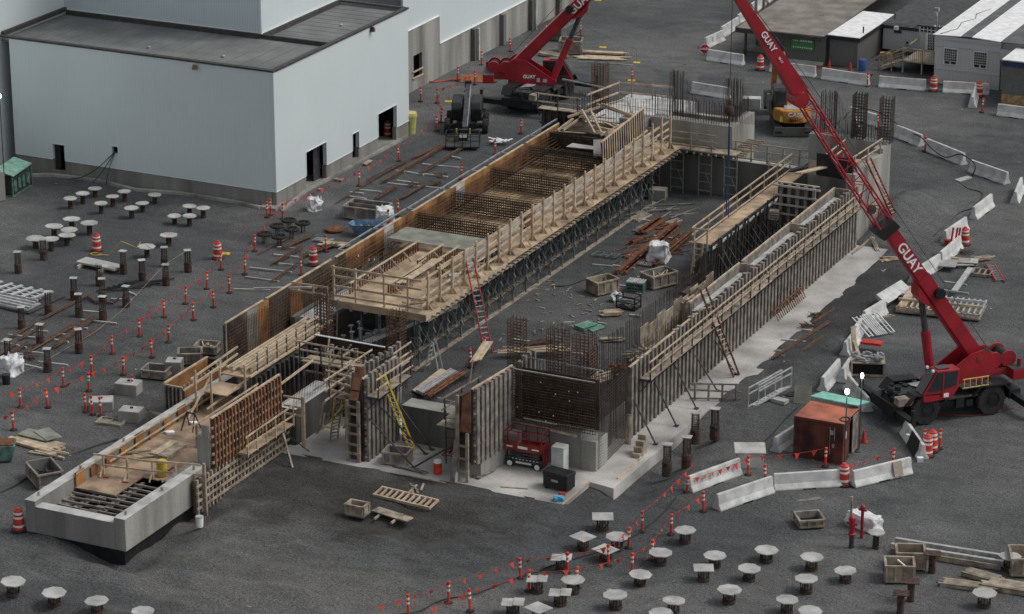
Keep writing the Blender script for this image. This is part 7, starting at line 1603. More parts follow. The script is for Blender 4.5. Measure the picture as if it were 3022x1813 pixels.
crate(at('i', 1560, 1230), 1.35, 1.1, .95, R(22), 'brown wooden crate in the front right yard, front one of the pair', inner='rustdark', fill='white')
crate(at('i', 1640, 1135), 1.35, 1.1, .95, R(22), 'brown wooden crate in the front right yard, back one of the pair', inner='rustdark')
crate(at('i', 905, 830), 1.25, 1.15, .5, R(35), 'grey timber box with an open lid alone in the right yard', mt='greywood', inner='dark')
m = MB(); p = at('i', 870, 770); m.extr([p + Vector((-.6, .35, .5)), p + Vector((.55, .75, .72)), p + Vector((.55, .9, .8)), p + Vector((-.6, .5, .55))], (0, 0, .03)); tag(m.build('box_lid_board', M['greywood']), 'dark lid board propped on the back of the open grey timber box', 'board')
crate(at('e', 1925, 650), 1.6, 1.1, .9, R(60), 'grey brown crate on the pit floor, nearer one of two', fill='greywood')
crate(at('e', 2335, 600), 1.9, 1.2, .9, R(62), 'grey brown crate on the pit floor, farther one of two', mt='greywood', fill='lumber')
crate(at('e', 210, 105), 2.7, 1.7, .9, R(4), 'large grey divided form box beside the left form wall', mt='greywood', divider=True, inner='plydark')
crate(at('b', 1695, 385), 1.7, 1.4, 1.1, R(20), 'grey open form box behind the cab of the far crane', mt='greywood', inner='dark')
crate(at('d', 1515, 1090), 1.25, 1.0, .55, R(15), 'low grey form box with scraps, farthest of the boxes by the abutment', mt='greywood', fill='lumber', inner='plydark')
crate(at('d', 1390, 1165), 1.3, 1.0, .75, R(30), 'open dark form box in the middle of the boxes by the abutment', mt='greywood', inner='dark')
crate(at('d', 1145, 1265), 1.4, 1.1, .55, R(10), 'open low grey form box nearest the white topped concrete block', mt='greywood', inner='dark')
crate(at('g', 330, 515), 2.0, 1.3, .85, R(-38), 'grey ribbed bin of steel bars beside the abutment left wall', mt='conc_dark', ribs=6, fill='dsteel', inner='dark')
crate(at('h', 430, 380), 1.3, 1.0, .75, R(8), 'grey timber box on the slab below the yellow ladder', mt='greywood', inner='plydark')
crate(at('h', 135, 760), 1.0, .65, .65, R(0), 'small open fronted timber box left of the lumber on the dark gravel', mt='lumber2', inner='dark')
for q, sz, rz, l in ((('d', 940, 1385), (1.3, .95, .65), 10, 'upper one left of the abutment'), (('g', 960, 65), (1.2, .9, .62), 12, 'nearest one beside the small timber tray'), (('d', 740, 1500), (1.3, 1.0, .55), 30, 'under the torn white sheet by the three posts'), (('d', 1275, 1235), (.9, .9, .75), 20, 'tall one among the form boxes')):
    t = thing('concrete_block', 'grey concrete block with a white top, ' + l, 'block', at(*q), R(rz)); m = MB(); m.box(-sz[0] / 2, sz[0] / 2, -sz[1] / 2, sz[1] / 2, 0, sz[2]); part(t, 'block', m, 'conc', bevel=.02); m = MB(); m.box(-sz[0] / 2 + .02, sz[0] / 2 - .02, -sz[1] / 2 + .02, sz[1] / 2 - .02, sz[2], sz[2] + .02); part(t, 'top_sheet', m, 'whiteply'); t['group'] = 'white topped concrete blocks'
    m = MB(); m.cbox((0, .1, sz[2] + .05), (.15, .12, .08)); part(t, 'lifting_eye', m, 'rebar2')
t = thing('timber_tray', 'small timber tray frame lying left of the abutment', 'tray', at('g', 810, 85), R(8)); m = MB()
for b in ((-.75, .75, -.45, -.37), (-.75, .75, .37, .45), (-.75, -.67, -.37, .37), (.67, .75, -.37, .37), (-.04, .04, -.37, .37)): m.box(*b, 0, .12)
part(t, 'frame', m, 'lumber2'); m = MB(); m.box(-.66, .66, -.36, .36, .0, .03); part(t, 'bottom', m, 'plygrey')
# blue skip
p = at('e', 215, 235); t = thing('tipping_skip', 'blue grey steel skip full of scraps beside the left form wall', 'skip', p, R(25)); m = MB()
o_ = [(-1.0, -.6), (1.0, -.6), (1.1, .0), (1.0, .6), (-1.0, .6), (-1.25, 0)]; i_ = [(x * .7, y * .7) for x, y in o_]; n_ = 6
m.add([(x, y, .85) for x, y in o_] + [(x, y, .15) for x, y in i_] + [(x * .95, y * .93, .85) for x, y in o_] + [(x * .95, y * .95, .2) for x, y in i_], [(k, (k + 1) % 6, 6 + (k + 1) % 6, 6 + k) for k in range(6)] + [(12 + k, 12 + (k + 1) % 6, 18 + (k + 1) % 6, 18 + k) for k in range(6)] + [(k, (k + 1) % 6, 12 + (k + 1) % 6, 12 + k) for k in range(6)] + [tuple(range(6, 12)), tuple(range(18, 24))]); part(t, 'hopper', m, 'bluebin')
m = MB(); m.box(-.6, .6, -.4, .4, 0, .15); part(t, 'base', m, 'bluebin')
m = MB()
for k in range(26): m.cbox((rnd.uniform(-.5, .4), rnd.uniform(-.3, .3), rnd.uniform(.3, .6)), (rnd.uniform(.1, .4), .1, .06), rnd.uniform(0, 3))
part(t, 'scraps', m, 'lumber')
p = at('g', -5, 350); t = thing('tipping_skip', 'dark green skip with rusty load at the left edge of the picture', 'skip', p, R(30)); m = MB(); m.extr([(-.7, -.6, .1), (.7, -.6, .1), (.9, -.6, .9), (-.9, -.6, .9)], (0, 1.2, 0)); part(t, 'hopper', m, 'green_steel'); m = MB(); m.box(-.8, .8, -.5, .5, .9, .96); part(t, 'load', m, 'rust')
# wheelie bin, tool chest, sheet metal cart etc
p = at('b', 525, 975); t = thing('yellow_waste_bin', 'pale yellow waste bin at the far corner of the factory annex', 'bin', p); m = MB(); m.lathe([(.33, 0), (.42, 1.25), (.47, 1.27), (.47, 1.34)], p, 14); kid('body', m, 'binyellow', t, smooth=True); m = MB(); m.lathe([(.48, 1.34), (.44, 1.55), (.2, 1.62)], p, 14); kid('lid', m, 'binyellow', t, smooth=True)
t = thing('tool_chest', 'black wheeled tool chest beside the short concrete column', 'chest', (-58.75, 128.15, .02), R(-8)); m = MB(); m.box(-.72, .72, -.4, .4, .12, .75); part(t, 'body', m, 'black', bevel=.03); m = MB(); m.box(-.75, .75, -.43, .43, .76, .98); part(t, 'lid', m, 'black', bevel=.04); m = MB(); m.box(-.2, .2, -.44, -.42, .5, .62); part(t, 'handle', m, 'steel')
for x in (-.55, .55): m = MB(); m.tube((x, -.38, .08), (x, -.28, .08), .08, 8); part(t, 'caster', m, 'rubber')
t = thing('blue_bag', 'light blue bag on the slab in front of the tool chest', 'bag', at('h', 1605, 660)); o = lumpy(at('h', 1605, 658), (.5, .35, .25), .4, 'blue', 'cloth_bag', 'light blue bag on the slab corner in front of the tool chest', 'bag', 9, .08); bpy.data.objects.remove(t)
o.data.materials[0] = mat('light_blue_cloth', (.10, .38, .62), .7, .1)
m = MB(); m.cbox(at('h', 1628, 625) + Vector((0, 0, .12)), (.35, .22, .2), .3); tag(m.build('red_can', M['redorange']), 'red fuel can beside the light blue bag', 'can')
p = at('h', 722, 460); t = thing('orange_cooler', 'orange drink cooler with a white lid on the slab', 'cooler', p); m = MB(); m.lathe([(.2, .0), (.22, .1), (.22, .65)], p, 12); kid('body', m, 'orange', t); m = MB(); m.lathe([(.23, .65), (.2, .78), (.06, .84)], p, 12); kid('lid', m, 'white', t)
for q, l in ((('h', 848, 510), 'white pail on the slab beside the right front formwork'), (('g', 1458, 845), 'white pail at the foot of the stud formwork')):
    p = at(*q); t = thing('white_pail', l, 'pail', p); m = MB(); m.lathe([(.17, 0), (.2, .5), (.21, .52)], p, 12); kid('body', m, 'white', t); m = MB(); m.lathe([(.215, .52), (.2, .56)], p, 12); kid('lid', m, 'whiteply', t)
p = at('i', 470, 395); t = thing('electrical_box', 'grey sloping roofed electrical box behind the red pennants', 'box', p, R(25)); m = MB(); m.box(-.7, .7, -.45, .45, 0, .85); part(t, 'body', m, 'conc_top'); m = MB(); m.extr([(-.8, -.55, .84), (.8, -.55, .84), (.8, .55, 1.0), (-.8, .55, 1.0)], (0, 0, .05)); part(t, 'lid', m, 'whiteply')
# ---------------------------------------------------------------- ladders
def ladder(lab, p, q, wd, side, mt, rm=None, n=None, cat='ladder', name='extension_ladder'):
    t = thing(name, lab, cat, p); p, q = Vector(p), Vector(q); d = q - p; L = d.length; s = Vector(side).normalized() * wd / 2; up_ = d.cross(s).normalized(); n = n or int(L / .3)
    for k in (1, -1): m = MB(); m.bar(p + s * k, q + s * k, .05, .11, up=tuple(up_)); kid('rail', m, mt, t)
    for k in range(1, n):
        a = p + d * (k / n); m = MB(); m.bar(a - s, a + s, .045); kid('rung', m, rm or mt, t)
    return t
ladder('red extension ladder from the pit floor up to the plywood platform', (-70.55, 144.2, 0), (-72.6, 145.9, 4.9), .5, (.6, .8, 0), 'red', 'whiteply')
ladder('red extension ladder leaning on the long right formwork', (-56.5, 146.9, .05), (-58.1, 145.6, 5.4), .5, (.3, 1, 0), 'rust', 'whiteply')
ladder('yellow ladder leaning on the front formwork walkway', (-67.9, 129.6, .02), (-68.75, 128.0, 4.6), .5, (1, -.4, 0), 'yellow', 'whiteply')
ladder('yellow ladder half hidden behind the left front formwork', (-72.3, 129.1, .02), (-70.9, 127.2, 3.3), .45, (.6, 1, 0), 'yellow', 'lumber2')
ladder('red ladder leaning behind the right front formwork', at('h', 780, 320), (-63.9, 128.6, 2.6), .45, (.5, 1, 0), 'red', 'red2')
ladder('orange ladder lying on the slab against the long right formwork', at('f', 640, 835, .3) * 1 + Vector((.12, 0, 0)), at('f', 862, 640, .3) + Vector((.12, 0, 0)), .75, (-.4, 0, .75), 'rust', 'rust')
ladder('red ladder leaning on the outside of the far right wall', at('f', 1540, 119, .6), (-58.3, 173.6, 5.2), .5, (.3, 1, 0), 'red', 'lumber')
ladder('aluminium ladder lying beside the timber frames on the right yard', at('f', 2300, 580) + Vector((0, 0, .1)), at('f', 2225, 460) + Vector((0, 0, .15)), .55, (1, .2, 0), 'redorange', 'alu')
ladder('wooden ladder under the front corner of the plywood platform', (-78.1, 139.4, .2), (-78.1, 139.75, 3.6), .55, (1, 0, 0), 'greywood', 'greywood', n=9, name='wooden_ladder')
ladder('wooden ladder at the near end of the inner walkway', (-64.5, 160.2, .1), (-64.45, 160.7, 2.6), .55, (1, 0, 0), 'lumber', 'lumber', n=7, name='wooden_ladder')
ladder('timber ladder leaning on the far pit wall', (-66.3, 177.5, 0), (-66.2, 177.9, 3.4), .55, (1, 0, 0), 'lumber2', 'lumber2', n=9, name='wooden_ladder')
t = thing('step_ladder', 'aluminium step ladder standing on the pit floor left of the red ladder', 'ladder', at('e', 660, 1200)); p = at('e', 640, 1215)
for k, dx in enumerate((0, .9)):
    for s_ in (-.28, .28): m = MB(); m.bar(p + Vector((dx, s_, 0)), p + Vector((.42 + (.08 if k else 0), s_ * .7, 1.8)), .06); kid('rail', m, 'alu', t)
for i in range(5): f_ = (i + 1) / 6; m = MB(); m.bar(p + Vector((.42 * f_, -.28 + .08 * f_, 1.8 * f_)), p + Vector((.42 * f_, .28 - .08 * f_, 1.8 * f_)), .09, .03); kid('step', m, 'alu', t)
# stud frame lying on the gravel
def studframe(lab, c, L, Wd, rz, n, mt, z=.0, h=.14, name='timber_stud_assembly', tilt=0):
    t = thing(name, lab, 'frame', Vector(c) + Vector((0, 0, z)), rz); 
    for s_ in (-1, 1): m = MB(); m.bar((-L / 2, s_ * Wd / 2, h), (L / 2, s_ * Wd / 2, h), .1, h); part(t, 'plate', m, mt)
    for k in range(n): x = -L / 2 + .05 + (L - .1) * k / (n - 1); m = MB(); m.bar((x, -Wd / 2, h), (x, Wd / 2, h), .07, h * .9); part(t, 'stud', m, mt)
    if tilt: t.rotation_euler = (tilt, 0, rz)
    return t
studframe('brown stud frame lying on the dark gravel in front of the slab', at('h', 490, 665), 3.4, .8, R(-5), 11, 'lumber', .1, tilt=.15)
studframe('small timber frame lying flat right of the plywood offcuts', at('f', 2165, 520), 1.2, 1.0, R(5), 4, 'lumber2')
strewn('lumber_offcuts', 'crossed lumber offcuts behind the brown stud frame', 'lumber', at('h', 570, 575), 9, 1.2, .3, R(120), 'lumber2', sa=.5)
m = MB(); p = at('h', 385, 775); m.cbox(p + Vector((0, 0, .16)), (2.1, .6, .06), R(-12)); m.cbox(p + Vector((.95, -.25, .2)), (.5, .55, .05), R(-12)); m.bar(p + Vector((-.6, -.7, .06)), p + Vector((-.6, .5, .06)), .1); m.bar(p + Vector((.4, -.8, .06)), p + Vector((.4, .4, .06)), .1); tag(m.build('board_stack', M['lumber2']), 'grey boards resting on two bearers on the dark gravel', 'boards')
# ---------------------------------------------------------------- lumber, rebar, timber stacks
def stack(lab, c, L, nW, nH, rz, mt, w=.14, h=.06, name='lumber_stack', cat='lumber', z=.05, jit=.25, base=True):
    c = Vector(c); m = MB(); dv = Vector((math.cos(rz), math.sin(rz), 0)); nv = Vector((-dv.y, dv.x, 0))
    for k in range(nH):
        for i in range(nW):
            j = rnd.uniform(-jit, jit); q = c + nv * ((i - nW / 2) * (w + .012)) + dv * j + Vector((0, 0, z + .05 + k * (h + .008))); m.bar(q - dv * L / 2, q + dv * L / 2, w, h)
    if base:
        for s_ in (-.33, .33): q = c + dv * L * s_ + Vector((0, 0, z - .02)); m.bar(q - nv * nW * w * .55, q + nv * nW * w * .55, .09, .08)
    return tag(m.build(name, M[mt]), lab, cat)
stack('stack of pale planks lying on the open yard by the far crane', at('b', 1940, 395), 3.2, 4, 2, R(15), 'lumber'); stack('flat pale board stack in front of the pale planks on the open yard', at('b', 1920, 430), 3.6, 7, 1, R(17), 'lumber', jit=.5); stack('old timber stack behind the cab of the far crane', at('b', 1570, 415), 2.2, 6, 3, R(-12), 'lumber2')
stack('pale boards and grey sheets pile at the left edge below the abutment', at('g', 285, 245), 3.0, 5, 2, R(-8), 'lumber', w=.25); m = MB(); p = at('g', 270, 215); m.cbox(p + Vector((0, .1, .28)), (2.0, 1.0, .05), R(-5)); m.cbox(p + Vector((.5, .3, .33)), (1.6, .9, .04), R(-30)); tag(m.build('grey_sheets', M['plygrey']), 'grey green sheets on top of the pale boards left of the abutment', 'sheets'); strewn('lumber_offcuts', 'pale battens spread in front of the grey green sheets', 'lumber', at('g', 370, 320), 9, 2.0, .35, R(-15), 'lumber', sa=.35)
stack('pale board bundle tied with a strap in the lower right corner', at('i', 2070, 1285), 2.6, 5, 3, R(8), 'lumber2', w=.13, z=.0); stack('short pale board bundle behind the strapped one', at('i', 2180, 1225), 1.7, 5, 3, R(-10), 'lumber2'); stack('long board pile at the right bottom edge of the picture', at('i', 2440, 1310), 3.2, 6, 4, R(4), 'lumber2', w=.16, z=0); crate(at('i', 2490, 1170), 1.6, 1.6, 1.0, R(22), 'stacked brown panel boxes at the right edge of the picture', inner='lumber')
t = thing('aluminium_beam_frame', 'long aluminium beam form with timber inserts in the lower right yard', 'form', at('i', 1930, 1055), R(3.5)); 
for y in (-.55, .15): m = MB(); m.box(-2.75, 2.75, y - .04, y + .04, .1, .38); m.box(-2.75, 2.75, y - .09, y + .09, .38, .42); part(t, 'beam', m, 'alu')
m = MB(); m.box(-2.7, 2.7, -.9, -.82, .05, .3); part(t, 'timber_edge', m, 'lumber2')
for k in range(13): m = MB(); m.box(-2.6 + .42 * k, -2.45 + .42 * k, -.85, .1, .12, .22); part(t, 'timber_insert', m, 'lumber2')
# container yard rebar lengths
def rods(lab, a, b, n, spread, mt='rebar', r=.025, z=.14, name='rebar_bundle', cat='rebar', jit=.3):
    a, b = Vector(a), Vector(b); d = (b - a).normalized(); nv = Vector((-d.y, d.x, 0)); m = MB()
    for k in range(n):
        o = nv * rnd.uniform(-spread, spread) + Vector((0, 0, z + rnd.uniform(0, spread * .5))); m.tube(a + o + d * rnd.uniform(-jit, jit), b + o + nv * rnd.uniform(-spread * .3, spread * .3) + d * rnd.uniform(-jit, jit), r, 4)
    return tag(m.build(name, M[mt]), lab, cat)
def dunnage(tile, pts, phrase, mt='whiteply', grp='white dunnage timbers'):
    for i, (x0, y0, x1, y1) in enumerate(pts):
        m = MB(); a, b = at(tile, x0, y0), at(tile, x1, y1); m.bar(a + Vector((0, 0, .06)), b + Vector((0, 0, .06)), .11, .1); tag(m.build('dunnage_timber', M[mt]), 'pale dunnage timber, %s %s' % (ordl(i, len(pts)), phrase), 'timber', grp)
dunnage('b', sorted([(480, 1258, 620, 1285), (600, 1275, 795, 1300), (355, 1345, 560, 1368), (560, 1365, 770, 1385), (420, 1325, 580, 1345), (140, 1392, 310, 1408), (80, 1410, 180, 1420), (610, 1205, 700, 1215), (700, 1215, 880, 1232), (820, 1150, 890, 1165), (415, 1252, 480, 1262), (75, 1440, 200, 1460)], key=lambda q: q[0]), 'under the rebar beside the left form wall')
dunnage('d', sorted([(1820, 478, 2130, 512), (1790, 545, 2035, 580), (1705, 635, 1970, 642), (1995, 382, 2180, 402), (2030, 448, 2180, 462), (2025, 328, 2160, 335)], key=lambda q: q[0]), 'on the gravel beside the near form wall')
dunnage('d', sorted([(590, 858, 850, 885), (600, 793, 760, 808), (395, 1003, 500, 1022), (430, 962, 520, 975), (200, 1090, 320, 1105), (60, 968, 280, 992), (5, 1018, 195, 1062), (180, 1185, 305, 1215), (280, 1165, 495, 1190), (810, 706, 960, 712), (940, 655, 995, 680), (30, 1100, 165, 1110), (530, 915, 640, 922), (230, 935, 350, 945)], key=lambda q: q[0]), 'under the rebar in the left yard')
dunnage('f', [(650, 1083, 910, 1108), (700, 1003, 900, 1022), (850, 932, 1050, 952), (900, 830, 1168, 848)], 'under the rebar beside the long slab')
dunnage('e', sorted([(1850, 455, 2000, 470), (2000, 460, 2160, 485), (2100, 385, 2270, 402), (2180, 545, 2290, 560), (2120, 822, 2200, 832), (1890, 880, 1950, 890), (1640, 880, 1720, 878), (2030, 605, 2110, 618), (1700, 1100, 1780, 1108), (1270, 1000, 1400, 1020), (2160, 125, 2300, 140), (2300, 245, 2473, 270)], key=lambda q: q[0]), 'on the pit floor')
Z = lambda tl, a: at(tl, *a)
RB = [('b', (215, 1335), (490, 1190), 14, .16, 'brown rebar bundle outside the far left form wall, leftmost long one'), ('b', (330, 1340), (870, 1020), 16, .2, 'brown rebar bundle running up towards the boom lift basket'), ('b', (540, 1170), (920, 1000), 10, .14, 'brown rebar bundle left of the boom lift basket'), ('b', (600, 1280), (900, 1100), 12, .16, 'brown rebar bundle right of the longest one by the boom lift'), ('a', (2450, 1500), (2720, 1330), 5, .08, 'thin rebar lengths from the bulk bag towards the rebar stacks'),
      ('b', (280, 1460), (420, 1375), 12, .2, 'short dark rebar bundle behind the divided form box'), ('b', (455, 1462), (620, 1370), 14, .16, 'short dark rebar bundle near the orange form wall'),
      ('d', (2010, 450), (2200, 330), 14, .22, 'brown rebar bundle left of the barrel by the near form wall'), ('d', (2080, 340), (2280, 250), 14, .22, 'brown rebar bundle beside the ring topped piles'), ('d', (1890, 385), (2110, 270), 3, .1, 'thin rebar length beside the ring topped piles'), ('d', (2220, 400), (2440, 320), 14, .2, 'brown rebar bundle behind the barrel by the near form wall'), ('d', (2000, 580), (2200, 440), 6, .15, 'thin rebar bundle in front of the barrel by the near form wall'),
      ('d', (85, 995), (270, 885), 12, .1, 'brown rebar bundle nearest the aluminium panels'), ('d', (160, 1000), (330, 905), 10, .1, 'second brown rebar bundle from the aluminium panels'), ('d', (310, 860), (650, 690), 6, .12, 'thin rebar running up to the black bent pipes'), ('d', (210, 1100), (550, 900), 8, .15, 'thin rebar across the middle of the left yard'), ('d', (400, 1070), (680, 860), 14, .22, 'brown rebar bundle in the middle of the left yard'), ('d', (590, 1010), (740, 920), 8, .14, 'short brown rebar right of the middle bundle in the left yard'), ('d', (60, 1150), (190, 1040), 12, .12, 'brown rebar bundle by the bulk bag at the left edge'), ('d', (0, 1120), (110, 1040), 10, .12, 'brown rebar bundle at the left edge of the picture'),
      ('f', (640, 1145), (1115, 840), 12, .13, 'long brown rebar bundle beside the slab'), ('f', (870, 1090), (1000, 995), 14, .15, 'short brown rebar bundle beside the slab'), ('f', (940, 885), (1070, 800), 8, .12, 'thin rebar at the far end beside the slab')]
for tl, a, b, n_, sp, l in RB: rods(l, Z(tl, a), Z(tl, b), n_, sp)
for q, l in ((('b', 740, 1290), 'tangle of dark rebar beside the long bundles, right one'), (('b', 715, 1350), 'dark rebar bundle with hooks near the form wall, front one'), (('b', 550, 1360), 'dark bent rebar heap near the form wall, left one'), (('d', 200, 1140), 'tangle of wire beside the bulk bag'), (('f', 955, 830), 'small dark rebar coil beside the slab, far one'), (('f', 885, 910), 'small dark rebar coil beside the slab, near one'), (('f', 2040, 365), 'dark rods on the gravel behind the plywood offcuts')):
    m = MB(); p = at(*q)
    for k in range(22):
        a = rnd.uniform(0, 6.3); dv = Vector((math.cos(a), math.sin(a), rnd.uniform(-.1, .25))) * rnd.uniform(.2, .55); o = p + Vector((rnd.uniform(-.25, .25), rnd.uniform(-.2, .2), .15)); m.tube(o - dv, o + dv, .018, 4)
    tag(m.build('rebar_tangle', M['rebar']), l, 'rebar')
m = MB()
for k in range(6):
    p = at('d', 700 + 40 * k, 650 - 12 * k); m.path([p + Vector((0, 0, .08)), p + Vector((.9, .5, .1)), p + Vector((1.7, 1.3, .1)), p + Vector((2.4, 1.6 + .2 * (k % 3), .1))], .05, 5)
tag(m.build('bent_black_pipes', M['black']), 'black bent pipes lying beside the flat white slab', 'pipes')
m = MB(); p = at('d', 640, 695); m.path([p + Vector((0, 0, .1)), at('d', 700, 740) + Vector((0, 0, .1)), at('d', 820, 740) + Vector((0, 0, .1)), at('d', 920, 670) + Vector((0, 0, .1))], .06, 6); tag(m.build('bent_steel_pipe', M['rustdark']), 'brown bent pipe lying in front of the black bent pipes', 'pipe')
# orange rusty beams on the pit floor
for i, (a, b, n_, l) in enumerate((((2040, 530), (2470, 160), 9, 'long orange rusty beams running across the pit floor'), ((2200, 240), (2380, 110), 8, 'orange rusty beams at the far left of the pit floor stack'), ((2260, 470), (2560, 220), 6, 'brown rusty beams right of the white bulk bag'), ((2110, 300), (2230, 270), 6, 'short rusty piece left of the orange beams'))):
    a_, b_ = at('e', *a), at('e', *b); d = (b_ - a_).normalized(); nv = Vector((-d.y, d.x, 0)); m = MB()
    for k in range(n_): o = nv * rnd.uniform(-.4, .4) + Vector((0, 0, .12 + .1 * (k % 2))); m.bar(a_ + o + d * rnd.uniform(0, .5), b_ + o - d * rnd.uniform(0, 1.0), .13, .13)
    tag(m.build('rusty_beams', M['rust']), l, 'beams')
strewn('rusty_plates', 'orange rusty short plates scattered beyond the long rusty beams', 'plates', at('e', 2330, 190), 16, .9, .9, R(40), 'rust', w=.2, sa=1.2)
strewn('steel_offcuts', 'grey steel offcuts beside the far rusty beams', 'steel', at('e', 2210, 200), 8, .8, .4, R(60), 'steel', sa=1.0)
strewn('timber_scatter', 'dark timbers scattered at the far end of the pit floor', 'timber', at('e', 2400, 50), 12, 2.6, 1.4, R(60), 'greywood', sa=.5)
m = MB(); p = at('e', 2240, 450)
for k in range(10): m.bar(p + Vector((-.55 + .12 * k, -.45, .12)), p + Vector((-.75 + .12 * k, .55, .14)), .06, .05)
tag(m.build('steel_grating', M['steel']), 'grey steel slats lying in front of the pit bulk bag', 'grating')
m = MB(); p = at('e', 1955, 395)
for k in range(6): m.bar(p + Vector((-.9, -.35 + .16 * k, .1)), p + Vector((.7, -.1 + .16 * k, .1)), .05)
for k in range(4): m.bar(p + Vector((-.9 + .5 * k, -.35, .12)), p + Vector((-.85 + .5 * k, .55, .12)), .05)
tag(m.build('steel_frame_stack', M['shore']), 'flat steel frame lying on the pit floor left of the bulk bag', 'frame')
m = MB()
a, b = at('e', 2110, 600), at('e', 2280, 500)
for k in range(5): nv = Vector((.14 * k, -.05 * k, .1)); m.bar(a + nv, b + nv, .09, .08)
tag(m.build('timber_beams', M['greywood']), 'grey timber beams between the two pit crates', 'timber')
p = at('e', 2170, 640); t = thing('post_shore_rack', 'pale green rack of post shores standing between the pit crates', 'rack', p, R(5)); m = MB(); m.box(-.55, .55, -.35, .35, .05, .6); part(t, 'bundle', m, 'green_steel')
m = MB()
for k in range(7): m.box(-.52 + .16 * k, -.42 + .16 * k, -.4, .4, .6, .68)
part(t, 'pale_bars', m, 'alu'); m = MB()
for k in range(6):
    for z in (.18, .4): m.box(-.47 + .17 * k, -.38 + .17 * k, -.36, -.345, z, z + .1)
part(t, 'pipe_ends', m, 'dark')
p = at('e', 2115, 765); t = thing('steel_basket', 'black steel basket of clamps on the pit floor', 'basket', p, R(-5)); m = MB()
for x in (-.6, .6):
    for y in (-.4, .4): m.bar((x, y, 0), (x, y, .85), .06)
for z in (.1, .45, .82):
    for a, b in (((-.6, -.4), (.6, -.4)), ((.6, -.4), (.6, .4)), ((.6, .4), (-.6, .4)), ((-.6, .4), (-.6, -.4))): m.bar((*a, z), (*b, z), .05)
m.box(-.6, .6, -.4, .4, .06, .1); part(t, 'basket_frame', m, 'black'); m = MB()
for k in range(26): m.cbox((rnd.uniform(-.5, .5), rnd.uniform(-.3, .3), rnd.uniform(.15, .5)), (rnd.uniform(.1, .4), .08, .08), rnd.uniform(0, 3))
part(t, 'clamps', m, 'steel')
m = MB(); p = at('e', 1790, 915)
for k in range(6):
    for z in range(2): o = Vector((.0 + .13 * k, -.05 * k, .08 + .13 * z)); m.tube(p + Vector((-.45, -.35, 0)) + o, p + Vector((-.05, .75, 0)) + o, .06, 7)
for k in range(4): o = Vector((.75 + .13 * k, -.1 * k, .08)); m.tube(p + Vector((-.45, -.2, 0)) + o, p + Vector((-.05, .8, 0)) + o, .06, 7)
tag(m.build('green_pipes', mat('sea_green_pipe', (.13, .29, .22), .5, .2, island=.15)), 'stack of sea green pipes on the pit floor', 'pipes')
stack('small yellowish timber stack on the pit floor behind the green pipes', at('e', 1985, 815), 1.0, 5, 3, R(35), 'lumber', w=.12)
stack('dark timber bundle on the pit floor between the rebar cages', at('e', 1440, 1040), 1.6, 5, 3, R(55), 'rustdark', w=.11); strewn('lumber_pile', 'pale lumber pile behind the top of the rebar block', 'lumber', at('e', 1420, 1120) + Vector((0, 0, .3)), 12, 4.2, .35, R(32), 'lumber', sa=.16); strewn('lumber_offcuts', 'boards with a crossing batten left of the inner rebar wall', 'lumber', at('e', 1985, 1000), 7, 1.4, .3, R(30), 'lumber2', w=.2, sa=.25)
m = MB(); a, b = at('e', 545, 1385), at('e', 755, 1235); d = b - a
for k in range(4): m.bar(a + Vector((.16 * k, -.08 * k, .12)), b + Vector((.16 * k, -.08 * k, .2)), .2, .06)
tag(m.build('wide_boards', M['lumber']), 'wide pale boards on the ground behind the low concrete wall', 'boards')
m = MB(); a, b = at('e', 570, 1410), at('e', 820, 1250)
for k in range(4): m.bar(a + Vector((.17 * k, -.08 * k, .3)), b + Vector((.17 * k, -.08 * k, .3)), .12, .16)
tag(m.build('aluminium_beams', M['alu']), 'grey aluminium beams behind the low concrete wall', 'beams')
m = MB(); p = at('e', 890, 1275)
for k in range(9): m.bar(p + Vector((-.6 + .14 * k, -.5, .3)), p + Vector((-.45 + .14 * k, .6, .34)), .06)
tag(m.build('steel_grating', M['dsteel']), 'dark steel grating on the ground behind the right front formwork', 'grating')
rods('orange rusty rebar pile behind the low concrete wall', at('e', 650, 1460) + Vector((0, 0, .3)), at('e', 900, 1300) + Vector((0, 0, .3)), 20, .3, 'rust', .03)
m = MB()
for k in range(6): a, b = at('e', 960 + 14 * k, 1225), at('e', 1060 + 12 * k, 1120); m.bar(a + Vector((0, 0, .5 + .03 * k)), b + Vector((0, 0, .9)), .1, .06)
tag(m.build('leaning_boards', M['lumber']), 'fan of pale boards leaning left of the tall front rebar cages', 'boards')
strewn('loose_boards', 'loose dark boards on the slab below the right front formwork', 'boards', at('h', 520, 430), 6, 2.4, .2, R(-8), 'greywood', sa=.15)
strewn('loose_boards', 'grey boards leaning on the low wall beside the concrete pier', 'boards', at('h', 1050, 470), 6, 1.2, .25, R(70), 'greywood', w=.2, sa=.4)
for a, b, l in (((1180, 560), (1380, 575), 'pale edge plank along the front of the slab, right one'), ((380, 455), (780, 530), 'pale edge plank along the front of the slab, left one')): 
    m = MB(); m.bar(at('h', *a) + Vector((0, 0, .04)), at('h', *b) + Vector((0, 0, .04)), .1, .05); tag(m.build('edge_plank', M['lumber2']), l, 'plank')
m = MB(); m.bar((-57.72, 126.3, .03), (-57.66, 129.5, .06), .07, .1); tag(m.build('edge_plank', M['lumber']), 'pale plank along the right edge of the front slab', 'plank')
m = MB(); m.bar(at('h', 2045, 505) + Vector((-.1, 0, .05)), at('h', 2220, 345) + Vector((-.05, 0, .05)), .1, .08); tag(m.build('edge_plank', M['lumber']), 'pale plank lying on the slab edge near the timber steps', 'plank')
m = MB(); p = at('h', 2175, 350)
for k in range(4): m.box(p.x - .3, p.x + .15, p.y + .25 * k, p.y + .25 * k + .24, .02, .25 + .27 * k)
tag(m.build('timber_steps', M['lumber2']), 'small timber steps standing on the slab beside the rebar mat', 'steps')
m = MB(); p = at('h', 2100, 240)
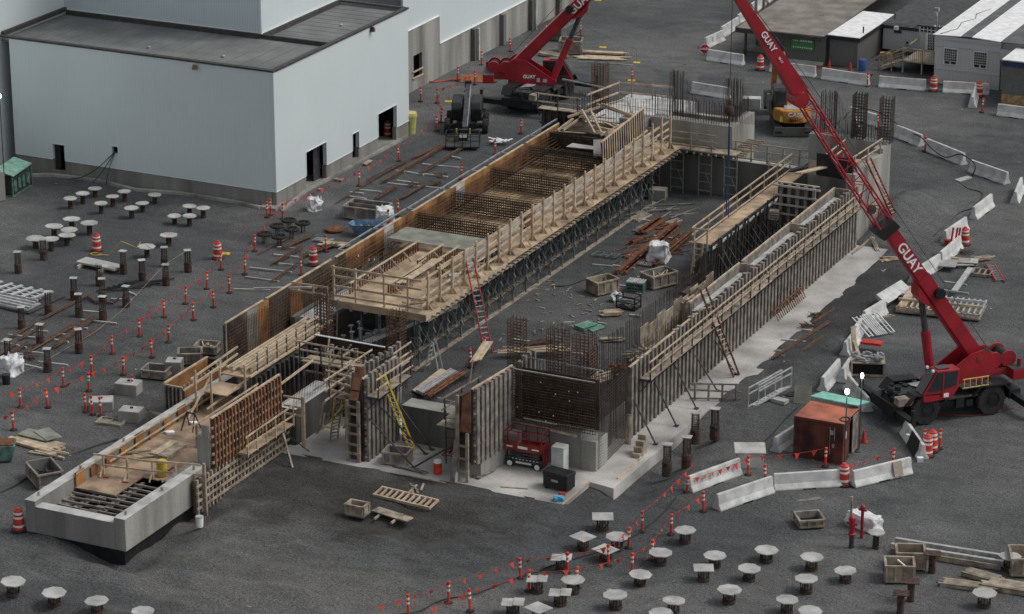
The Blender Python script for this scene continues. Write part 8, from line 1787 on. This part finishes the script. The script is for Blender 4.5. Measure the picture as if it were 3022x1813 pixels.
for k in range(3): m.bar(p + Vector((.12 * k, -.1, 0)), p + Vector((-.1 + .1 * k, .25, 1.6)), .12, .05)
tag(m.build('leaning_boards', M['lumber2']), 'boards leaning on the near end of the long right formwork', 'boards')
# right yard: plywood, frames, crate of tools
m = MB(); p = at('f', 1920, 480); m.cbox(p + Vector((0, 0, .35)), (1.0, 1.3, .05), R(10)); m.cbox(p + Vector((.6, 1.0, .2)), (1.2, 1.2, .05), R(30)); m.cbox(p + Vector((.9, 1.2, .3)), (1.2, .9, .05), R(15)); tag(m.build('plywood_sheets', M['whiteply']), 'pale plywood sheets piled behind the right barriers', 'plywood'); strewn('plywood_offcuts', 'brown offcuts pile behind the pale plywood sheets', 'offcuts', at('f', 2030, 445), 16, 1.3, .35, R(25), 'lumber2', w=.3, sa=.8, layers=6)
strewn('lumber_offcuts', 'pale offcuts near the foot of the far right wall', 'lumber', at('f', 1490, 415), 12, 1.1, .35, R(30), 'lumber', sa=.5); strewn('lumber_offcuts', 'timbers and a pale sheet at the right edge of the offcuts', 'lumber', at('f', 2170, 410), 9, 1.3, .4, R(40), 'lumber2', sa=.4)
strewn('scrap_heap', 'small heap of pale scraps on the gravel beside the long slab', 'scraps', at('f', 1475, 520), 12, .5, .4, R(10), 'steel', sa=2); strewn('short_timbers', 'three short timbers beside the slanting barrier', 'lumber', at('f', 1480, 830), 4, .7, .2, R(45), 'lumber', sa=.1, layers=1)
t = thing('aluminium_form_panels', 'stack of aluminium and timber slab forms behind the big boom', 'forms', at('f', 1880, 790), R(8)); m = MB(); m.box(-2.6, 2.4, -1.3, 1.3, .12, .2); part(t, 'timber_base', m, 'greywood')
for k in range(15): m = MB(); m.bar((-2.4 + .34 * k, -1.3, .5), (-2.4 + .34 * k, 1.3, .5), .09, .1); part(t, 'cross_beam', m, 'lumber' if k < 5 else 'alu')
for y in (-1.2, -.3, .6, 1.2): m = MB(); m.bar((-2.6, y, .62 if abs(y) < 1 else .4), (2.4, y, .62 if abs(y) < 1 else .4), .12, .14); part(t, 'long_beam', m, 'alu' if y > 0 else 'lumber')
for k in range(3): m = MB(); m.bar((-2.5 + .15 * k, -1.3, .3), (-2.2 + .15 * k, 1.6, .75), .16, .16); part(t, 'timber_beam', m, 'lumber')
m = MB(); a, b = at('f', 1960, 690), at('f', 2080, 520); m.bar(a + Vector((0, 0, .4)), b + Vector((0, 0, .4)), .35, .12); tag(m.build('aluminium_plank', M['alu']), 'long aluminium plank sloping up from the slab forms', 'plank')
dunnage('f', [(1890, 580, 2055, 605), (1830, 635, 2070, 668)], 'beside the slab forms behind the big boom')
t = thing('white_steel_frames', 'white scaffold frames leaning on the right barriers', 'frames', at('f', 1340, 960)); p = Vector(t.location)
for k in range(5):
    m = MB(); o = Vector((.16 * k - .3, .22 * k - .35, 0)); a = p + o + Vector((-.7, .2, .95)); b = p + o + Vector((.6, -.4, .15)); m.bar(a, b, .06); m.bar(a + Vector((.4, .55, 0)), b + Vector((.4, .55, 0)), .06)
    for s_ in (.05, .35, .65, .95): c = a.lerp(b, s_); m.bar(c, c + Vector((.4, .55, 0)), .04)
    kid('frame', m, 'alu', t)
m = MB(); p = at('f', 1390, 890); m.cbox(p + Vector((0, 0, .3)), (1.0, .9, .04), R(30)); tag(m.build('corrugated_sheet', M['steel']), 'grey corrugated sheet behind the white scaffold frames', 'sheet')
p = at('f', 1330, 1240); t = thing('tool_crate', 'packed timber rack of shoring heads beside the container barriers', 'rack', p, R(20)); m = MB(); m.box(-.95, .95, -.6, .6, .0, .12); m.box(-.95, .95, -.6, .6, .75, .82)
for x in (-.9, .9):
    for y in (-.55, .55): m.box(x - .06, x + .06, y - .06, y + .06, .12, .75)
part(t, 'rack', m, 'lumber2'); m = MB()
for k in range(34): m.cbox((rnd.uniform(-.8, .8), rnd.uniform(-.5, .5), rnd.uniform(.85, 1.1)), (rnd.uniform(.2, .5), .12, .12), rnd.uniform(0, 3))
part(t, 'shoring_heads', m, 'steel'); m = MB(); m.box(-.85, .85, -.5, .5, .12, .74); part(t, 'dark_load', m, 'dark')
m = MB(); p = at('f', 1350, 1085); m.cbox(p + Vector((0, .2, .5)), (1.2, .6, .14), R(5)); tag(m.build('red_tray', M['redorange']), 'bright red tray behind the packed timber rack', 'tray')
m = MB(); p = at('f', 1240, 1110); m.bar(p + Vector((0, 0, 0)), p + Vector((-.3, .3, 1.6)), .28, .08); m.bar(p + Vector((.3, -.2, .1)), p + Vector((-.2, .2, .9)), .2, .08); tag(m.build('propped_timber', M['lumber']), 'tan timber propped against the barrier beside the tool rack', 'timber')
m = MB(); p = at('f', 1380, 340); m.bar(at('f', 1220, 375) + Vector((0, 0, .05)), at('f', 1365, 275) + Vector((0, 0, .25)), .1)
for k in range(3): m.bar(at('f', 1350 + 12 * k, 280) + Vector((0, 0, .3)), at('f', 1395 + 12 * k, 355) + Vector((0, 0, .05)), .06)
tag(m.build('timber_trestle', M['lumber2']), 'small collapsed timber trestle at the far end of the slab', 'trestle')
t = thing('aluminium_stair', 'aluminium stair with hand rails lying beside the slab', 'stair', at('f', 600, 1440)); p0, p1 = at('f', 460, 1500) + Vector((0, 0, .1)), at('f', 700, 1415) + Vector((0, 0, .5)); d = p1 - p0; s_ = Vector((.35, .6, 0))
for k in (0, 1):
    for z in (0, .75, 1.1): m = MB(); m.bar(p0 + s_ * k + Vector((0, 0, z)), p1 + s_ * k + Vector((0, 0, z)), .07, .1 if z == 0 else .06); kid('rail', m, 'alu', t)
    for f_ in (0, .5, 1): m = MB(); m.bar(p0 + s_ * k + d * f_, p0 + s_ * k + d * f_ + Vector((0, 0, 1.1)), .05); kid('baluster', m, 'alu', t)
for k in range(9): m = MB(); q = p0 + d * (k / 8.5); m.bar(q, q + s_, .22, .04); kid('tread', m, 'alu', t)
m = MB(); m.cbox(at('f', 690, 1455) + Vector((0, 0, .12)), (.9, .5, .2), R(-12)); tag(m.build('landing_board', M['whiteply']), 'pale landing board at the end of the aluminium stair', 'board')
g_ = thing('timber_guard_rail', 'grey timber guard rail lying against the slab edge beside the stair', 'guard rail', at('f', 210, 1440)); a, b = at('f', 60, 1450) + Vector((0, .2, 0)), at('f', 370, 1450)
rail_run(g_, a, b, 0, 1.0, 4, pm='greywood', rm='greywood', rails=(.15, .6, 1.0), pw=.1)
# left yard: aluminium panels, white slab
t = thing('shoring_panel_stack', 'stacks of aluminium shoring panels at the left edge of the yard', 'panels', at('d', 130, 700), R(-3))
for k in range(7): m = MB(); m.bar((-3.0 + .25 * k, -1.6 + .42 * k, .35), (2.2 - .12 * k, -1.7 + .42 * k, .35), .12, .14); part(t, 'long_beam', m, 'alu')
for k in range(6): m = MB(); m.bar((-2.2 + .75 * k, -.7, .5), (-1.9 + .75 * k, 1.0, .5), .22, .08); part(t, 'cross_piece', m, 'alu')
m = MB(); m.box(-3, 2.0, -1.8, -.4, .12, .2); part(t, 'pale_base', m, 'whiteply'); m = MB(); m.box(-3, 2.3, -1.9, 1.6, .02, .1); part(t, 'dark_base', m, 'dsteel')
t = thing('white_slab', 'flat white panel lying on bearers in the left yard', 'panel', at('d', 730, 475), R(-6)); m = MB(); m.extr([(-1.5, .35, .25), (-1.1, .95, .25), (1.5, .35, .25), (1.3, -.35, .25)], (0, 0, .1)) if False else m.box(-1.5, 1.5, -.45, .55, .2, .32); part(t, 'panel', m, 'whiteply'); m = MB(); m.box(-1.2, -1.05, -.8, .7, .0, .2); m.box(.5, .65, -.8, .7, 0, .2); part(t, 'bearers', m, 'lumber')
m = MB(); p = at('d', 700, 380); m.path([p + Vector((.35 * math.cos(k * .5), .25 * math.sin(k * .5), .04 + .003 * k)) for k in range(26)] + [at('d', 800, 385) + Vector((0, 0, .05)), at('d', 890, 398) + Vector((0, 0, 1.1)), at('d', 1000, 380) + Vector((0, 0, .5)), at('d', 1030, 350) + Vector((0, 0, .6))], .02, 4); tag(m.build('yellow_rope', M['yellow']), 'yellow rope coiled beside the left yard barrel', 'rope')
m = MB(); q = [at('d', 1095, 345), at('d', 1200, 355), at('d', 1370, 382), at('d', 1215, 475)]; m.path([Vector((v.x, v.y, 0)) + Vector((0, 0, .75)) for v in (at('d', 1073, 395), at('d', 1202, 462))] + [at('d', 1373, 502) + Vector((0, 0, 1.4)), at('d', 1212, 598) + Vector((0, 0, 1.35)), at('d', 880, 840) + Vector((0, 0, .4)), at('d', 700, 960) + Vector((0, 0, .2)), at('d', 300, 1180) + Vector((0, 0, .1)), at('d', 150, 1250) + Vector((0, 0, .05))], .015, 4); tag(m.build('tan_rope', M['lumber2']), 'thin tan rope strung from the rebar piles down to the bulk bag', 'rope')
m = MB()
for k in range(12): p = at('b', 1170, 1055); a = rnd.uniform(0, 6); dv = Vector((math.cos(a), math.sin(a), rnd.uniform(-.2, .2))) * .5; o = p + Vector((rnd.uniform(-.5, .5), rnd.uniform(-.3, .3), .3)); m.bar(o - dv, o + dv, .12, .04)
tag(m.build('white_straps', M['white']), 'heap of white straps beside the boom lift basket', 'straps')
m = MB(); m.lathe([(.5, 0), (.62, .12), (.6, .2), (.3, .22)], at('d', 2440, 205), 14); tag(m.build('rusty_disc', M['rust']), 'rusty round plate lying left of the blue skip', 'plate')
stack('tan boards beside the blue skip and form wall', at('d', 2440, 310), 1.6, 5, 2, R(10), 'lumber'); m = MB(); p = at('d', 2360, 290)
for k in range(6): m.bar(p + Vector((-.7, -.2 + .1 * k, .15)), p + Vector((.5, .1 + .1 * k, .15)), .06)
tag(m.build('pipe_stack', M['steel']), 'short grey pipes stacked beside the tan boards', 'pipes')
# hoses and cables
def hose(lab, pts, r=.035, mt='black', z=.05):
    P_ = [Vector(p) if len(p) == 3 and not isinstance(p[0], str) else at(*p) + Vector((0, 0, z)) for p in pts]; out = []
    for i in range(len(P_) - 1):
        p0, p1, p2, p3 = P_[max(0, i - 1)], P_[i], P_[i + 1], P_[min(len(P_) - 1, i + 2)]
        for k in range(6): u = k / 6; out.append(.5 * ((2 * p1) + (p2 - p0) * u + (2 * p0 - 5 * p1 + 4 * p2 - p3) * u * u + (3 * p1 - p0 - 3 * p2 + p3) * u ** 3))
    out.append(P_[-1]); m = MB(); m.path(out, r, 5); return tag(m.build('hose', M[mt]), lab, 'hose')
hose('long black hose along the front yard pennant lines', [('h', 420, 1495), ('h', 580, 1470), ('h', 760, 1385), ('h', 960, 1350), ('h', 1200, 1265), ('h', 1440, 1180), ('h', 1600, 1120), ('h', 1900, 1030), ('h', 2130, 930), ('h', 2250, 850), ('h', 2380, 740), ('h', 2460, 640)], .04)
up_ = Vector((0, 0, .85))
hose('black hose draped along the right yard barriers', [at('c', 1160, 860), at('c', 1240, 825) + up_ * .4, at('c', 1400, 900) + up_, at('c', 1560, 1000) + up_, at('c', 1650, 1040) + up_ * .8, at('c', 1720, 1090) + up_, at('c', 1800, 1150) + up_ * .7, at('c', 1900, 1200) + up_ * .6, at('c', 2010, 1215) + up_, at('c', 2110, 1290) + up_, ('c', 2095, 1290)], .045)
hose('black hose crossing the gravel to the right barriers', [('c', 1990, 1330), ('c', 2060, 1380), ('c', 2170, 1420), ('f', 2100, 35), ('f', 2010, 70), ('f', 1930, 140), ('f', 1800, 260), ('f', 1790, 320), ('f', 1830, 420), ('f', 1840, 470)], .03)
hose('black hose looping behind the abutment', [('g', -20, 610), ('g', 130, 540), ('g', 350, 385), ('g', 560, 310), ('g', 700, 260), ('g', 860, 210)], .05)
hose('black cables on the pit floor', [('e', 1550, 608), ('e', 1650, 610), ('e', 1750, 580), ('e', 1880, 520), ('e', 2050, 430)], .03); hose('red cable on the gravel beside the near crane', [('i', 1760, 15), ('i', 1900, 35), ('i', 2100, 40), ('i', 2250, 20), ('i', 2400, -20)], .03, 'red2'); hose('black cable loop behind the container', [('f', 730, 1400), ('f', 780, 1385), ('f', 850, 1390), ('f', 780, 1415), ('f', 735, 1405), ('f', 850, 1395)], .04)
hose('black cable from the electrical box up to the pit slab', [('i', 560, 250), ('i', 640, 170), ('i', 720, 80), ('i', 820, -20)], .03)
hose('thick red hose curving past the warehouse door', [('b', 580, 585), ('b', 680, 605), ('b', 800, 590), ('b', 900, 585), ('b', 1030, 600), ('b', 1130, 605)], .07, 'redorange')
lean('orange_board', 'pale orange board lying beside the curved red hose', 'board', at('b', 890, 605) + Vector((0, 0, .05)), (1.5, .7, 0), (-.1, .3, .5), .03, M['orange'] if False else mat('faded_orange_board', (.5, .22, .10), .7, .2))
m = MB(); m.prism([tuple(at('c', x, y)[:2]) for x, y in ((1965, 1320), (2005, 1335), (2095, 1305), (2060, 1293))], .02, .1); tag(m.build('pale_mat', M['whiteply']), 'small pale board on the gravel below the hose draped barrier', 'board')
# the platform clutter
strewn('lumber_offcuts', 'pale lumber strewn on the front of the plywood platform', 'lumber', (-73.9, 141.9, 3.4), 10, 2.0, .3, R(60), 'lumber', sa=.3); strewn('lumber_stack', 'lumber and clamps on the platform beside the red ladder', 'lumber', (-74.2, 147.2, 3.42), 12, 1.6, .4, R(70), 'lumber', sa=.5, layers=5)
m = MB()
for k in range(18): m.cbox((rnd.uniform(-73.7, -73.0), rnd.uniform(148, 152), 3.5 + rnd.uniform(0, .2)), (rnd.uniform(.1, .4), rnd.uniform(.1, .3), rnd.uniform(.1, .25)), rnd.uniform(0, 3))
tag(m.build('dark_tool_bags', M['dsteel']), 'dark tool bags and boxes on the platform walkway', 'tools')
for k, (x, y, z) in enumerate(((-73.5, 145.7, 3.4), (-73.45, 147.9, 3.4))): m = MB(); m.lathe([(.26, 0), (.3, .45), (.31, .48)], (x, y, z), 12); tag(m.build('grey_bucket', M['conc_top']), '%s grey bucket on the platform walkway by the red ladder' % ('front', 'back')[k], 'bucket')
# scattered litter on the gravel
m = MB()
for k in range(170):
    x, y = rnd.uniform(-112, -36), rnd.uniform(106, 210); p = Vector((x, y, gz(x, y) + .02))
    if -81 < x < -56 and 111 < y < 180: 
        if not (-72 < x < -65 and 137 < y < 176): continue
    m.cbox(p, (rnd.uniform(.06, .3), rnd.uniform(.05, .12), .04), rnd.uniform(0, 3))
tag(m.build('litter', M['lumber2']), 'small wood scraps scattered over the gravel yard', 'scraps', kind='stuff')
# more of the small things lying on the pit floor
for k, (a, b, l) in enumerate((((2150, 130), (2250, 80), 'pair of grey timbers at the far left of the pit floor'), ((2170, 190), (2260, 150), 'grey timbers lying along the far shoring sill'), ((2080, 400), (2230, 320), 'rusty tube left of the long orange beams'), ((2380, 150), (2473, 120), 'dark timbers below the far pit wall'))):
    a_, b_ = at('e', *a), at('e', *b); m = MB()
    for i in range(3): o = Vector((.2 * i, -.1 * i, .07)); m.bar(a_ + o, b_ + o, .1, .09)
    tag(m.build('floor_timbers', M['rust' if k == 2 else 'lumber2']), l, 'timber')
strewn('rusty_bars', 'thin rusty bars scattered around the pit bulk bag', 'bars', at('e', 2300, 330), 26, 2.2, 1.8, R(50), 'rust', w=.05, h=.04, sa=.7, layers=2)
strewn('floor_scraps', 'wood scraps scattered between the pit crates and the shoring', 'scraps', at('e', 1700, 700), 40, .45, 3.4, R(30), 'lumber2', w=.08, sa=3, layers=1)['kind'] = 'stuff'
strewn('floor_scraps', 'wood scraps scattered near the front rebar cages', 'scraps', at('e', 1500, 950), 26, .5, 2.2, R(30), 'greywood', w=.08, sa=3, layers=1)['kind'] = 'stuff'
m = MB(); p = at('b', 2330, 1450); m.cbox(p + Vector((0, 0, .35)), (1.1, .9, .7), .2); tag(m.build('concrete_block', M['conc']), 'grey concrete block at the foot of the far shoring', 'block')
# extra scaffold rails and timbers around the front formwork towers
def clutter(lab, c, n, sx, sy, z0, z1, L=1.6):
    t = thing('formwork_bracing', lab, 'bracing', (c[0], c[1], 0))
    for k in range(n):
        p = Vector((c[0] + rnd.uniform(-sx, sx), c[1] + rnd.uniform(-sy, sy), rnd.uniform(z0, z1))); dv = rnd.choice((Vector((1, 0, 0)), Vector((0, 1, 0)), Vector((0, .3, .9)), Vector((.6, 0, .8)))) * rnd.uniform(.5, 1) * L / 2
        m = MB(); m.bar(p - dv, p + dv, .05, .1); kid('timber', m, rnd.choice(('lumber', 'lumber2', 'greywood')), t)
clutter('loose timber bracing around the left front formwork tower', (-71.4, 128.8), 26, 1.2, 1.6, 1.0, 4.2)
clutter('loose timber bracing around the right front formwork tower', (-64.2, 129.4), 16, .6, 1.4, 1.5, 4.6)
clutter('loose timber bracing below the walkway of the cross wall', (-74.2, 133.2), 16, 1.5, .8, .6, 3.4)
m = MB()
for i in range(7): m.box(-70.62 + .2 * (i % 1), -70.5, 127.3 + .5 * i, 127.45 + .5 * i, 0, 3.3 + rnd.uniform(0, 1.0))
for i in range(6): m.box(-70.42 + .18 * i, -70.30 + .18 * i, 130.65, 130.8, 0, 4.2 + rnd.uniform(0, .6))
tag(m.build('timber_uprights', M['greywood']), 'rough timber uprights behind the left front formwork tower', 'timber')
